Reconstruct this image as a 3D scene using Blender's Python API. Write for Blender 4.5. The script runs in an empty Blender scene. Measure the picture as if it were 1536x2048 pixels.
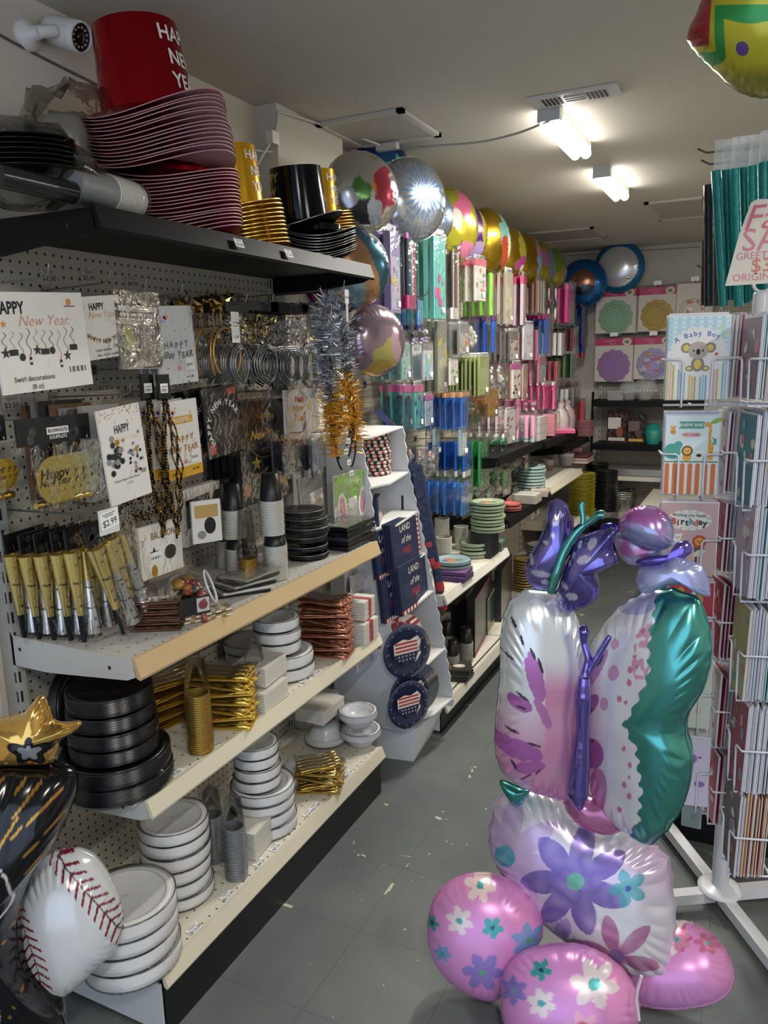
import bpy, math, random
from mathutils import Vector, Matrix, noise
import numpy as np
random.seed(7)
PI = math.pi
sc = bpy.context.scene
col = sc.collection
# ---------------------------------------------------------------- camera
F = 1538.0; H = 1.62
_vz = np.array([170, 7806, F]); _vy = np.array([762, -312, F])
_dz = -_vz/np.linalg.norm(_vz)
_dy = _vy/np.linalg.norm(_vy); _dy = _dy-_dy.dot(_dz)*_dz; _dy /= np.linalg.norm(_dy)
_dx = np.cross(_dy, _dz)
RM = np.array([_dx, _dy, _dz]).T
CP = np.array([0, 0, H])
cam = bpy.data.objects.new('camera', bpy.data.cameras.new('camera')); col.objects.link(cam)
cam.data.sensor_fit = 'VERTICAL'; cam.data.sensor_height = 36; cam.data.lens = F*36/2048
cam.data.clip_start = .02
_m = Matrix(((RM[0][0], -RM[1][0], -RM[2][0], 0), (RM[0][1], -RM[1][1], -RM[2][1], 0), (RM[0][2], -RM[1][2], -RM[2][2], H), (0, 0, 0, 1)))
cam.matrix_world = _m
sc.camera = cam
sc.view_settings.view_transform = 'Standard'; sc.view_settings.look = 'None'
sc.view_settings.gamma = 1; sc.view_settings.use_curve_mapping = False
sc.view_settings.exposure = 0.44
# ---------------------------------------------------------------- world and light
w = bpy.data.worlds.new('world'); sc.world = w; w.use_nodes = True
w.node_tree.nodes['Background'].inputs[0].default_value = (.62, .76, 1, 1)
w.node_tree.nodes['Background'].inputs[1].default_value = 1.6
def area(name, loc, rot, sx, sy, power, c):
    l = bpy.data.lights.new(name, 'AREA'); l.shape = 'RECTANGLE'; l.size = sx; l.size_y = sy
    l.energy = power; l.color = c
    o = bpy.data.objects.new(name, l); col.objects.link(o); o.location = loc; o.rotation_euler = rot
    return o
area('window_daylight', (.3, -1.72, 1.35), (PI/2, 0, PI), 3.4, 2.0, 74, (.80, .90, 1))
LAMPS = [(-.745, 3.2), (-.745, 4.2), (1.3, 3.2), (1.3, 4.4), (1.3, .8), (.35, -.2)]  # last lamp is unseen, added to brighten the upper left wall and ceiling
for x, y in LAMPS:
    area('tube_light', (x, y, 2.415), (0, 0, 0), .075, .5, 17 if y < 6 else 5, (1, .96, .90))
# ---------------------------------------------------------------- helpers
def sp(h):
    h = h.lstrip('#'); return tuple(int(h[i:i+2], 16)/255 for i in (0, 2, 4))
def lin(c):
    return tuple((v/12.92 if v <= .04045 else ((v+.055)/1.055)**2.4) for v in c)
def ray(u, v):
    return RM.T @ np.array([(u-768)/F, (v-1024)/F, 1.])
def onx(u, v, x): d = ray(u, v); return Vector(CP+d*x/d[0])
def ony(u, v, y): d = ray(u, v); return Vector(CP+d*y/d[1])
def onz(u, v, z): d = ray(u, v); return Vector(CP+d*(z-H)/d[2])
def proj(p):
    q = RM @ (np.array(p)-CP); return 768+F*q[0]/q[2], 1024+F*q[1]/q[2]
def onplane(u, v, P, n):
    d = Vector(ray(u, v)); c = Vector(CP); return c+d*((P-c).dot(n)/d.dot(n))
def bx(u0, v0, u1, v1, x):
    um, vm = (u0+u1)/2, (v0+v1)/2
    a, b = onx(u0, vm, x), onx(u1, vm, x); t, s = onx(um, v0, x), onx(um, v1, x)
    return (a.y+b.y)/2, (t.z+s.z)/2, abs(b.y-a.y), abs(t.z-s.z)
def by(u0, v0, u1, v1, y):
    um, vm = (u0+u1)/2, (v0+v1)/2
    a, b = ony(u0, vm, y), ony(u1, vm, y); t, s = ony(um, v0, y), ony(um, v1, y)
    return (a.x+b.x)/2, (t.z+s.z)/2, abs(b.x-a.x), abs(t.z-s.z)
# ---------------------------------------------------------------- materials
MC = {}
def nodes(name):
    m = bpy.data.materials.new(name); m.use_nodes = True; nt = m.node_tree
    return m, nt, nt.nodes['Principled BSDF'], nt.nodes['Material Output']
def bump(nt, b, scale, strength, dist=.01, detail=2, coord='Object', dtype='NOISE'):
    tc = nt.nodes.new('ShaderNodeTexCoord')
    n = nt.nodes.new('ShaderNodeTexNoise' if dtype == 'NOISE' else 'ShaderNodeTexVoronoi')
    n.inputs['Scale'].default_value = scale
    if dtype == 'NOISE': n.inputs['Detail'].default_value = detail
    bp = nt.nodes.new('ShaderNodeBump'); bp.inputs['Strength'].default_value = strength; bp.inputs['Distance'].default_value = dist
    nt.links.new(tc.outputs[coord], n.inputs['Vector']); nt.links.new(n.outputs[0], bp.inputs['Height'])
    nt.links.new(bp.outputs[0], b.inputs['Normal'])
def M(c, rough=.5, metal=0, spec=.5, bmp=None, var=0):
    """plain surface: colour hex, roughness, metallic, optional (scale, strength) bump"""
    k = (c, rough, metal, spec, bmp, var)
    if k in MC: return MC[k]
    m, nt, b, o = nodes('surface_'+c.lstrip('#'))
    b.inputs['Base Color'].default_value = (*lin(sp(c)), 1)
    b.inputs['Roughness'].default_value = rough; b.inputs['Metallic'].default_value = metal
    b.inputs['Specular IOR Level'].default_value = spec
    if var:
        tc = nt.nodes.new('ShaderNodeTexCoord'); n = nt.nodes.new('ShaderNodeTexNoise'); n.inputs['Scale'].default_value = 9
        n.inputs['Detail'].default_value = 5
        mx = nt.nodes.new('ShaderNodeMix'); mx.data_type = 'RGBA'
        l = lin(sp(c)); mx.inputs[6].default_value = (*l, 1); mx.inputs[7].default_value = (*[v*(1-var) for v in l], 1)
        nt.links.new(tc.outputs['Object'], n.inputs['Vector']); nt.links.new(n.outputs[0], mx.inputs[0])
        nt.links.new(mx.outputs[2], b.inputs['Base Color'])
    if bmp: bump(nt, b, bmp[0], bmp[1])
    MC[k] = m; return m
def FOIL(c, rough=.16, bmp=(14, .25)): return M(c, rough, 1.0, .5, bmp)
def film(tint='#ffffff', amount=.16, scale=22, strength=.9):
    k = ('film', tint, amount, scale, strength)
    if k in MC: return MC[k]
    m = bpy.data.materials.new('clear_film'); m.use_nodes = True; nt = m.node_tree; nt.nodes.clear()
    o = nt.nodes.new('ShaderNodeOutputMaterial')
    tr = nt.nodes.new('ShaderNodeBsdfTransparent'); gl = nt.nodes.new('ShaderNodeBsdfGlossy'); mx = nt.nodes.new('ShaderNodeMixShader')
    tr.inputs[0].default_value = (*lin(sp(tint)), 1)
    gl.inputs['Roughness'].default_value = .09
    tc = nt.nodes.new('ShaderNodeTexCoord'); n = nt.nodes.new('ShaderNodeTexNoise'); n.inputs['Scale'].default_value = scale
    n.inputs['Detail'].default_value = 3; n.inputs['Distortion'].default_value = 1.2
    bp = nt.nodes.new('ShaderNodeBump'); bp.inputs['Strength'].default_value = strength*.62; bp.inputs['Distance'].default_value = .008
    fr = nt.nodes.new('ShaderNodeLayerWeight'); fr.inputs['Blend'].default_value = amount
    nt.links.new(tc.outputs['Object'], n.inputs['Vector']); nt.links.new(n.outputs[0], bp.inputs['Height'])
    nt.links.new(bp.outputs[0], gl.inputs['Normal']); nt.links.new(bp.outputs[0], fr.inputs['Normal'])
    mu = nt.nodes.new('ShaderNodeMath'); mu.operation = 'MULTIPLY_ADD'; mu.inputs[1].default_value = 1.25; mu.inputs[2].default_value = -.10; mu.use_clamp = True
    mi = nt.nodes.new('ShaderNodeMath'); mi.operation = 'MINIMUM'; mi.inputs[1].default_value = .6
    nt.links.new(fr.outputs['Fresnel'], mu.inputs[0]); nt.links.new(mu.outputs[0], mi.inputs[0]); nt.links.new(mi.outputs[0], mx.inputs[0]); nt.links.new(tr.outputs[0], mx.inputs[1]); nt.links.new(gl.outputs[0], mx.inputs[2])
    nt.links.new(mx.outputs[0], o.inputs[0]); MC[k] = m; return m
def milky(t=.55, c='#e9ebea'):
    k = ('milky', t, c)
    if k in MC: return MC[k]
    m = bpy.data.materials.new('milky_film'); m.use_nodes = True; nt = m.node_tree; b = nt.nodes['Principled BSDF']; o = nt.nodes['Material Output']
    b.inputs['Base Color'].default_value = (*lin(sp(c)), 1); b.inputs['Roughness'].default_value = .22
    bump(nt, b, 30, .6, .01); tr = nt.nodes.new('ShaderNodeBsdfTransparent'); mx = nt.nodes.new('ShaderNodeMixShader'); mx.inputs[0].default_value = 1-t
    nt.links.new(tr.outputs[0], mx.inputs[1]); nt.links.new(b.outputs[0], mx.inputs[2]); nt.links.new(mx.outputs[0], o.inputs[0]); MC[k] = m; return m
def painted(rough=.2, bmp=(10, .2)):
    k = ('painted', rough, bmp)
    if k in MC: return MC[k]
    m, nt, b, o = nodes('printed_foil')
    a = nt.nodes.new('ShaderNodeAttribute'); a.attribute_name = 'Col'
    nt.links.new(a.outputs['Color'], b.inputs['Base Color']); nt.links.new(a.outputs['Alpha'], b.inputs['Metallic'])
    b.inputs['Roughness'].default_value = rough
    if bmp: bump(nt, b, bmp[0], bmp[1])
    MC[k] = m; return m
def dotted(name, base, hole_shade, px, pz, r, ax=(1, 2), rough=.6, off=(0, 0), lim=None):
    """surface painted with dark dots for the shade in round holes, on a regular grid (object coordinates)"""
    m, nt, b, o = nodes(name); N = nt.nodes; L = nt.links
    tc = N.new('ShaderNodeTexCoord'); s = N.new('ShaderNodeSeparateXYZ'); L.new(tc.outputs['Object'], s.inputs[0])
    sq = []
    for a, p, f in ((ax[0], px, off[0]), (ax[1], pz, off[1])):
        d = N.new('ShaderNodeMath'); d.operation = 'MULTIPLY_ADD'; d.inputs[1].default_value = 1/p; d.inputs[2].default_value = f; L.new(s.outputs[a], d.inputs[0])
        fr = N.new('ShaderNodeMath'); fr.operation = 'FRACT'; L.new(d.outputs[0], fr.inputs[0])
        q = N.new('ShaderNodeMath'); q.operation = 'SUBTRACT'; q.inputs[1].default_value = .5; L.new(fr.outputs[0], q.inputs[0])
        e = N.new('ShaderNodeMath'); e.operation = 'MULTIPLY'; e.inputs[1].default_value = p; L.new(q.outputs[0], e.inputs[0])
        g = N.new('ShaderNodeMath'); g.operation = 'MULTIPLY'; L.new(e.outputs[0], g.inputs[0]); L.new(e.outputs[0], g.inputs[1]); sq.append(g)
    ad = N.new('ShaderNodeMath'); ad.operation = 'ADD'; L.new(sq[0].outputs[0], ad.inputs[0]); L.new(sq[1].outputs[0], ad.inputs[1])
    lt = N.new('ShaderNodeMath'); lt.operation = 'LESS_THAN'; lt.inputs[1].default_value = r*r; L.new(ad.outputs[0], lt.inputs[0])
    mx = N.new('ShaderNodeMix'); mx.data_type = 'RGBA'; mx.inputs[6].default_value = (*lin(sp(base)), 1); mx.inputs[7].default_value = (*lin(sp(hole_shade)), 1)
    L.new(lt.outputs[0], mx.inputs[0]); L.new(mx.outputs[2], b.inputs['Base Color']); b.inputs['Roughness'].default_value = rough
    return m
# ---------------------------------------------------------------- mesh builder
TXT = {}
def text_geo(s, shear=0, off=0):
    k = (s, shear, off)
    if k in TXT: return TXT[k]
    c = bpy.data.curves.new('t', 'FONT'); c.body = s; c.size = 1; c.resolution_u = 2; c.shear = shear; c.offset = off
    c.align_x = 'CENTER'; c.align_y = 'CENTER'
    o = bpy.data.objects.new('t', c); col.objects.link(o)
    me = bpy.data.meshes.new_from_object(o.evaluated_get(bpy.context.evaluated_depsgraph_get()))
    vs = [tuple(v.co) for v in me.vertices]; fs = [tuple(p.vertices) for p in me.polygons]
    bpy.data.objects.remove(o); bpy.data.curves.remove(c); bpy.data.meshes.remove(me)
    TXT[k] = (vs, fs); return TXT[k]
class MB:
    def __init__(s): s.v = []; s.f = []; s.m = []; s.mats = []; s.col = None; s.T = Matrix.Identity(4)
    def mi(s, m):
        if m not in s.mats: s.mats.append(m)
        return s.mats.index(m)
    def add(s, vs, fs, m, sm=False):
        b = len(s.v); T = s.T
        s.v += [tuple(T @ Vector(v)) for v in vs]; i = s.mi(m)
        for f in fs: s.f.append(tuple(b+k for k in f)); s.m.append((i, sm))
        return s
    def box(s, x0, x1, y0, y1, z0, z1, m):
        v = [(x, y, z) for x in (x0, x1) for y in (y0, y1) for z in (z0, z1)]
        return s.add(v, [(0, 1, 3, 2), (4, 6, 7, 5), (0, 4, 5, 1), (2, 3, 7, 6), (0, 2, 6, 4), (1, 5, 7, 3)], m)
    def poly(s, pts, m): return s.add(pts, [tuple(range(len(pts)))], m)
    def art(s, pts, m, y=0):
        """flat printed shape on the local XZ face"""
        return s.add([(x, y, z) for x, z in pts], [tuple(range(len(pts)))], m)
    def rect(s, x0, z0, x1, z1, m, y=0): return s.art([(x0, z0), (x1, z0), (x1, z1), (x0, z1)], m, y)
    def disc(s, x, z, rx, rz, m, y=0, n=18, a=0):
        ca, sa = math.cos(a), math.sin(a)
        return s.art([(x+rx*math.cos(t)*ca-rz*math.sin(t)*sa, z+rx*math.cos(t)*sa+rz*math.sin(t)*ca) for t in [2*PI*i/n for i in range(n)]], m, y)
    def star(s, x, z, r, m, y=0, n=5, q=.42, a=PI/2):
        return s.art([(x+(r if i % 2 == 0 else r*q)*math.cos(a+PI*i/n), z+(r if i % 2 == 0 else r*q)*math.sin(a+PI*i/n)) for i in range(2*n)], m, y)
    def text(s, t, x, z, size, m, y=0, shear=0, off=0, rot=0, sx=1):
        vs, fs = text_geo(t, shear, off); c, q = math.cos(rot), math.sin(rot)
        return s.add([(x+size*(a*sx*c-b*q), y, z+size*(a*sx*q+b*c)) for a, b, _ in vs], fs, m)
    def prism(s, pts, y0, y1, m, sm=False):
        n = len(pts); v = [(x, y0, z) for x, z in pts]+[(x, y1, z) for x, z in pts]
        s.add(v, [tuple(range(n)), tuple(range(2*n-1, n-1, -1))], m)
        return s.add(v, [(i, (i+1) % n, n+(i+1) % n, n+i) for i in range(n)], m, sm)
    def lathe(s, prof, m, n=24, c=(0, 0, 0), cap=True, sm=True, wob=None):
        v = []; f = []; k = len(prof)
        for i in range(n):
            a = 2*PI*i/n
            for j, (r, z) in enumerate(prof):
                q = wob(a, j) if wob else 0
                v.append((c[0]+r*math.cos(a), c[1]+r*math.sin(a), c[2]+z+q))
        for i in range(n):
            for j in range(k-1):
                f.append((i*k+j, ((i+1) % n)*k+j, ((i+1) % n)*k+j+1, i*k+j+1))
        s.add(v, f, m, sm)
        if cap:
            s.add([v[i*k] for i in range(n)][::-1], [tuple(range(n))], m); s.add([v[i*k+k-1] for i in range(n)], [tuple(range(n))], m)
        return s
    def tube(s, pts, r, m, n=6, closed=False, cap=True):
        P = [Vector(p) for p in pts]; N = len(P); R = r if isinstance(r, (list, tuple)) else [r]*N
        v = []; f = []; up = None
        for i, p in enumerate(P):
            if closed: d = P[(i+1) % N]-P[i-1]
            else: d = P[min(i+1, N-1)]-P[max(i-1, 0)]
            d = d.normalized() if d.length > 1e-9 else Vector((0, 0, 1))
            if up is None: up = Vector((0, 0, 1)) if abs(d.z) < .9 else Vector((1, 0, 0))
            a = d.cross(up)
            if a.length < 1e-5: a = d.orthogonal()
            a.normalize(); b = a.cross(d).normalized(); up = b
            for k in range(n):
                t = 2*PI*k/n; v.append(tuple(p+(a*math.cos(t)+b*math.sin(t))*R[i]))
        M_ = N if closed else N-1
        for i in range(M_):
            for k in range(n):
                j = (i+1) % N; f.append((i*n+k, i*n+(k+1) % n, j*n+(k+1) % n, j*n+k))
        s.add(v, f, m, True)
        if cap and not closed: s.add([v[k] for k in range(n)], [tuple(range(n))], m); s.add([v[(N-1)*n+k] for k in range(n)], [tuple(range(n))], m)
        return s
    def sheet(s, w, h, m, y=0, nx=5, nz=6, amp=.004, x0=None, z0=0, seed=0, fn=None):
        """wavy sheet in the XZ plane, hanging from z0 downwards"""
        rd = random.Random(seed); x0 = -w/2 if x0 is None else x0; v = []
        for j in range(nz+1):
            for i in range(nx+1):
                x, z = x0+w*i/nx, z0-h*j/nz
                dy = rd.uniform(-amp, amp)+(fn(x, z) if fn else 0)
                v.append((x+(rd.uniform(-amp, amp)*.6 if 0 < i < nx else 0), y+dy, z))
        return s.add(v, [(j*(nx+1)+i, j*(nx+1)+i+1, (j+1)*(nx+1)+i+1, (j+1)*(nx+1)+i) for j in range(nz) for i in range(nx)], m, True)
    def build(s, name, parent=None, loc=None, rot=None, mw=None):
        me = bpy.data.meshes.new(name); me.from_pydata(s.v, [], s.f)
        for m in s.mats: me.materials.append(m)
        if s.m:
            me.polygons.foreach_set('material_index', [a for a, b in s.m]); me.polygons.foreach_set('use_smooth', [b for a, b in s.m])
        if s.col is not None:
            at = me.color_attributes.new('Col', 'FLOAT_COLOR', 'POINT'); at.data.foreach_set('color', [c for q in s.col for c in q])
        me.update()
        o = bpy.data.objects.new(name, me); col.objects.link(o)
        if parent: o.parent = parent
        if loc: o.location = loc
        if rot: o.rotation_euler = rot
        if mw: o.matrix_world = mw
        return o
def tag(o, label, cat, group=None):
    o['label'] = label; o['category'] = cat
    if group: o['group'] = group
    return o
def thing(name, label, cat, loc=(0, 0, 0), rz=0, group=None, rx=0, ry=0):
    o = bpy.data.objects.new(name, None); col.objects.link(o); o.empty_display_size = .05
    o.location = loc; o.rotation_euler = (rx, ry, rz); return tag(o, label, cat, group)
def struct(o): o['kind'] = 'structure'; return o
def dup(r0, loc, rot=None, label=None, group=None, parent=None):
    r = r0.copy(); col.objects.link(r); r.location = loc
    if rot is not None: r.rotation_euler = rot if isinstance(rot, tuple) else (0, 0, rot)
    if label: r['label'] = label
    if group: r['group'] = group
    for ch in list(r0.children):
        c = ch.copy(); col.objects.link(c); c.parent = r
        for g in list(ch.children):
            d = g.copy(); col.objects.link(d); d.parent = c
    return r
ORD = ['frontmost']+[q+' from the front' for q in ('second', 'third', 'fourth', 'fifth', 'sixth', 'seventh', 'eighth', 'ninth', 'tenth', 'eleventh', 'twelfth', 'thirteenth', 'fourteenth')]
LVL = ['lowest', 'second from the bottom', 'third from the bottom', 'fourth from the bottom', 'fifth from the bottom', 'sixth from the bottom', 'seventh from the bottom', 'eighth from the bottom']
def level(i, n): return 'topmost' if i == n-1 and n > 1 else LVL[i]
HALF = PI/2
WHITE = M('#e9e8e4', .45); PAPER = M('#e6e3dc', .6); INK = M('#1b1b1d', .6); BLACK = M('#0c0c0e', .45)
CHROME = M('#b9b9b6', .25, 1); STEEL = M('#8f8f8c', .35, 1); LABELW = M('#efefec', .5); GREYINK = M('#6a6a6a', .6)
FILM = film(); FILM2 = film('#f6f6f4', .22, 34, 1.0); MILK = milky(); GOLD = FOIL('#e6c062', .17, (40, .35)); SILV = FOIL('#c9ccd0', .14, (40, .35))
# inflated foil: outline in local XZ, seam in the plane y=0
def smooth_loop(pts, n):
    k = len(pts); out = []
    for i in range(n):
        t = i*k/n; a = int(t) % k; f = t-int(t)
        p0, p1, p2, p3 = pts[a-1], pts[a], pts[(a+1) % k], pts[(a+2) % k]
        out.append(tuple(.5*((2*p1[d])+(-p0[d]+p2[d])*f+(2*p0[d]-5*p1[d]+4*p2[d]-p3[d])*f*f+(-p0[d]+3*p1[d]-3*p2[d]+p3[d])*f*f*f) for d in (0, 1)))
    return out
def pillow(out, T, paint, nr=22, rip=.16, k=34, seed=0, back=None, c=(0, 0), p=.55, rim=.012, Tb=None, mat=None, bend=None):
    nt = len(out); rd = random.Random(seed); ph = rd.uniform(0, 9)
    mb = MB(); vs = []; cs = []; fs = []
    L = [0]
    for i in range(nt):
        a, b = out[i], out[(i+1) % nt]; L.append(L[-1]+math.hypot(a[0]-b[0], a[1]-b[1]))
    Tb = T if Tb is None else Tb
    for side, TT in ((-1, T), (1, Tb)):
        pf = paint if side < 0 or back is None else back
        for j in range(nr+2):
            t = (1-(1-j/nr)**1.35) if j <= nr else 1+rim
            for i in range(nt):
                P = out[i]; s = L[i]/L[-1]
                amp = .5+.5*math.sin(ph+7*s*2*PI)*math.sin(3*s*2*PI+ph*2)
                wr = abs(math.sin(k*s*PI+1.3*math.sin(5*s*2*PI+ph)))
                if j <= nr:
                    h = TT*max(0, 1-t**2.4)**p
                    edge = max(0, min(1, (t-.66)/.34)); h *= 1-rip*(1-wr)*edge**1.2*(.30+.70*amp)*1.9
                    pull = 1-rip*.10*wr*max(0, t-.8)/.2
                else: h = 0; pull = 1-rip*.10*wr
                x = c[0]+(P[0]-c[0])*t*pull; z = c[1]+(P[1]-c[1])*t*pull
                y = side*h
                if bend: y += bend(x, z)
                vs.append((x, y, z)); q = pf(x, z); cs.append((*lin(q[:3]), q[3] if len(q) > 3 else .5))
    N = (nr+2)*nt
    for sd in (0, 1):
        for j in range(nr+1):
            for i in range(nt):
                a = sd*N+j*nt+i; b = sd*N+j*nt+(i+1) % nt; q = (a, b, b+nt, a+nt); fs.append(q if sd else q[::-1])
    mb.add(vs, fs, mat or painted(), True); mb.col = cs
    return mb
# ================================================================ the room
def floor_mat():
    m, nt, b, o = nodes('painted_floor'); N = nt.nodes; L = nt.links
    tc = N.new('ShaderNodeTexCoord')
    n1 = N.new('ShaderNodeTexNoise'); n1.inputs['Scale'].default_value = 2.2; n1.inputs['Detail'].default_value = 6; L.new(tc.outputs['Object'], n1.inputs['Vector'])
    r1 = N.new('ShaderNodeValToRGB'); r1.color_ramp.elements[0].color = (*lin(sp('#5c6162')), 1); r1.color_ramp.elements[1].color = (*lin(sp('#717672')), 1)
    r1.color_ramp.elements[0].position = .35; r1.color_ramp.elements[1].position = .7; L.new(n1.outputs[0], r1.inputs[0])
    # chips in the paint
    v = N.new('ShaderNodeTexNoise'); v.inputs['Scale'].default_value = 26; v.inputs['Detail'].default_value = 2.5; v.inputs['Distortion'].default_value = 1.4; L.new(tc.outputs['Object'], v.inputs['Vector'])
    v2 = N.new('ShaderNodeTexNoise'); v2.inputs['Scale'].default_value = 1.7; L.new(tc.outputs['Object'], v2.inputs['Vector'])
    gt = N.new('ShaderNodeMath'); gt.operation = 'MULTIPLY_ADD'; gt.inputs[1].default_value = .22; L.new(v2.outputs[0], gt.inputs[0]); L.new(v.outputs[0], gt.inputs[2])
    g = N.new('ShaderNodeMath'); g.operation = 'GREATER_THAN'; g.inputs[1].default_value = .865; L.new(gt.outputs[0], g.inputs[0])
    # seams between the old tiles
    s = N.new('ShaderNodeSeparateXYZ'); L.new(tc.outputs['Object'], s.inputs[0]); seams = []
    for a, p, of in ((0, .305, .12), (1, .305, .4)):
        q = N.new('ShaderNodeMath'); q.operation = 'MULTIPLY_ADD'; q.inputs[1].default_value = 1/p; q.inputs[2].default_value = of; L.new(s.outputs[a], q.inputs[0])
        fr = N.new('ShaderNodeMath'); fr.operation = 'FRACT'; L.new(q.outputs[0], fr.inputs[0])
        lt = N.new('ShaderNodeMath'); lt.operation = 'LESS_THAN'; lt.inputs[1].default_value = .011; L.new(fr.outputs[0], lt.inputs[0])
        w_ = N.new('ShaderNodeMath'); w_.operation = 'LESS_THAN'; w_.inputs[1].default_value = .035; L.new(fr.outputs[0], w_.inputs[0]); seams.append((lt, w_))
    mxs = N.new('ShaderNodeMath'); mxs.operation = 'MAXIMUM'; L.new(seams[0][0].outputs[0], mxs.inputs[0]); L.new(seams[1][0].outputs[0], mxs.inputs[1])
    mxw = N.new('ShaderNodeMath'); mxw.operation = 'MAXIMUM'; L.new(seams[0][1].outputs[0], mxw.inputs[0]); L.new(seams[1][1].outputs[0], mxw.inputs[1])
    n3 = N.new('ShaderNodeTexNoise'); n3.inputs['Scale'].default_value = 9; n3.inputs['Detail'].default_value = 4; L.new(tc.outputs['Object'], n3.inputs['Vector'])
    g3 = N.new('ShaderNodeMath'); g3.operation = 'GREATER_THAN'; g3.inputs[1].default_value = .635; L.new(n3.outputs[0], g3.inputs[0])
    se = N.new('ShaderNodeMath'); se.operation = 'MULTIPLY'; L.new(mxw.outputs[0], se.inputs[0]); L.new(g3.outputs[0], se.inputs[1])
    ch = N.new('ShaderNodeMath'); ch.operation = 'MAXIMUM'; L.new(g.outputs[0], ch.inputs[0]); L.new(se.outputs[0], ch.inputs[1])
    a1 = N.new('ShaderNodeMix'); a1.data_type = 'RGBA'; a1.inputs[7].default_value = (*lin(sp('#585d5c')), 1); L.new(mxs.outputs[0], a1.inputs[0]); L.new(r1.outputs[0], a1.inputs[6])
    a2 = N.new('ShaderNodeMix'); a2.data_type = 'RGBA'; a2.inputs[7].default_value = (*lin(sp('#c9c2a8')), 1); L.new(ch.outputs[0], a2.inputs[0]); L.new(a1.outputs[2], a2.inputs[6])
    L.new(a2.outputs[2], b.inputs['Base Color']); b.inputs['Roughness'].default_value = .38
    bp = N.new('ShaderNodeBump'); bp.inputs['Strength'].default_value = .12; bp.inputs['Distance'].default_value = .004; L.new(n1.outputs[0], bp.inputs['Height']); L.new(bp.outputs[0], b.inputs['Normal'])
    return m
WALLM = M('#cfc8ba', .75, 0, .3, (30, .08), .06)
CEILM = M('#c3bfb4', .8, 0, .3, (6, .12), .07)
mb = MB(); mb.box(-1.9, 2.8, -2, 7.2, -.1, 0, floor_mat()); struct(mb.build('floor'))
mb = MB(); mb.box(-1.9, 2.8, -2, 7.2, 2.49, 2.6, CEILM); struct(mb.build('ceiling'))
mb = MB(); mb.box(-1.8, -1.64, -2, 7.0, 0, 2.49, WALLM); struct(mb.build('wall_left'))
mb = MB(); mb.box(-1.8, 2.8, 6.88, 7.0, 0, 2.49, M('#c9c4bb', .75, 0, .3, (30, .08), .06)); struct(mb.build('wall_back'))
mb = MB(); mb.box(2.6, 2.75, -2, 7.0, 0, 2.49, WALLM); struct(mb.build('wall_right'))
mb = MB()   # shop front with its wide window
mb.box(-1.64, 2.6, -1.65, -1.6, 0, .3, WALLM).box(-1.64, 2.6, -1.65, -1.6, 2.4, 2.49, WALLM).box(-1.64, -1.45, -1.65, -1.6, .3, 2.4, WALLM).box(2.1, 2.6, -1.65, -1.6, .3, 2.4, WALLM)
struct(mb.build('wall_front'))
mb = MB(); al = M('#3a3a3c', .4, .7)
for x in (-1.45, -.3, .9, 2.06): mb.box(x, x+.04, -1.64, -1.59, .3, 2.4, al)
mb.box(-1.45, 2.1, -1.64, -1.59, .3, .34, al).box(-1.45, 2.1, -1.64, -1.59, 2.36, 2.4, al); struct(mb.build('window_1'))
mb = MB(); mb.box(-1.64, -1.555, 2.402, 2.868, 0, 2.49, M('#cdc8bb', .75, 0, .3, (30, .08), .05)); struct(mb.build('trim_1'))
# hatches and vents in the ceiling
def hatch(name, label, x0, x1, y0, y1, slats=0, cat='vent'):
    o = thing(name, label, cat, ((x0+x1)/2, (y0+y1)/2, 2.49))
    W, D = (x1-x0)/2, (y1-y0)/2; fm = M('#b9b6ad', .5); b = MB()
    for a in ((-W, W, -D, -D+.025), (-W, W, D-.025, D), (-W, -W+.025, -D, D), (W-.025, W, -D, D)): b.box(a[0], a[1], a[2], a[3], -.014, -.001, fm)
    b.build('frame', o)
    b = MB(); b.box(-W+.02, W-.02, -D+.02, D-.02, -.007, -.002, M('#aaa69c', .6)); b.build('panel', o)
    return o
hatch('ceiling_hatch', 'square white access hatch with raised edge above the left shelving', -1.56, -1.2, 2.66, 3.03, cat='hatch')
hatch('ceiling_hatch', 'sagging white hatch near the back wall above the gold balloons', -1.62, -1.115, 5.62, 6.12, cat='hatch')
hatch('ceiling_hatch', 'flat patched ceiling panel behind the teal rolls', -.69, -.35, 4.92, 5.58, cat='hatch')
vt = thing('air_vent', 'long white slotted air vent in the ceiling in front of the tube lights', 'vent', (-.64, 2.84, 2.49))
b = MB(); b.box(-.15, .15, -.06, .06, -.010, -.001, M('#c6c5c0', .4)); b.build('frame', vt)
for i in range(5):
    b = MB(); b.box(-.105+i*.014, -.098+i*.014, -.035, .035, -.012, -.009, M('#2c2d31', .6)); b.build('vent_slot', vt); b = MB(); b.box(.045+i*.014, .052+i*.014, -.035, .035, -.012, -.009, M('#2c2d31', .6)); b.build('vent_slot', vt)
b = MB()
for i in range(3): b.box(-.03, .035, -.03+i*.022, -.022+i*.022, -.014, -.009, M('#b2b1ab', .4))
b.build('louvre', vt)
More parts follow.
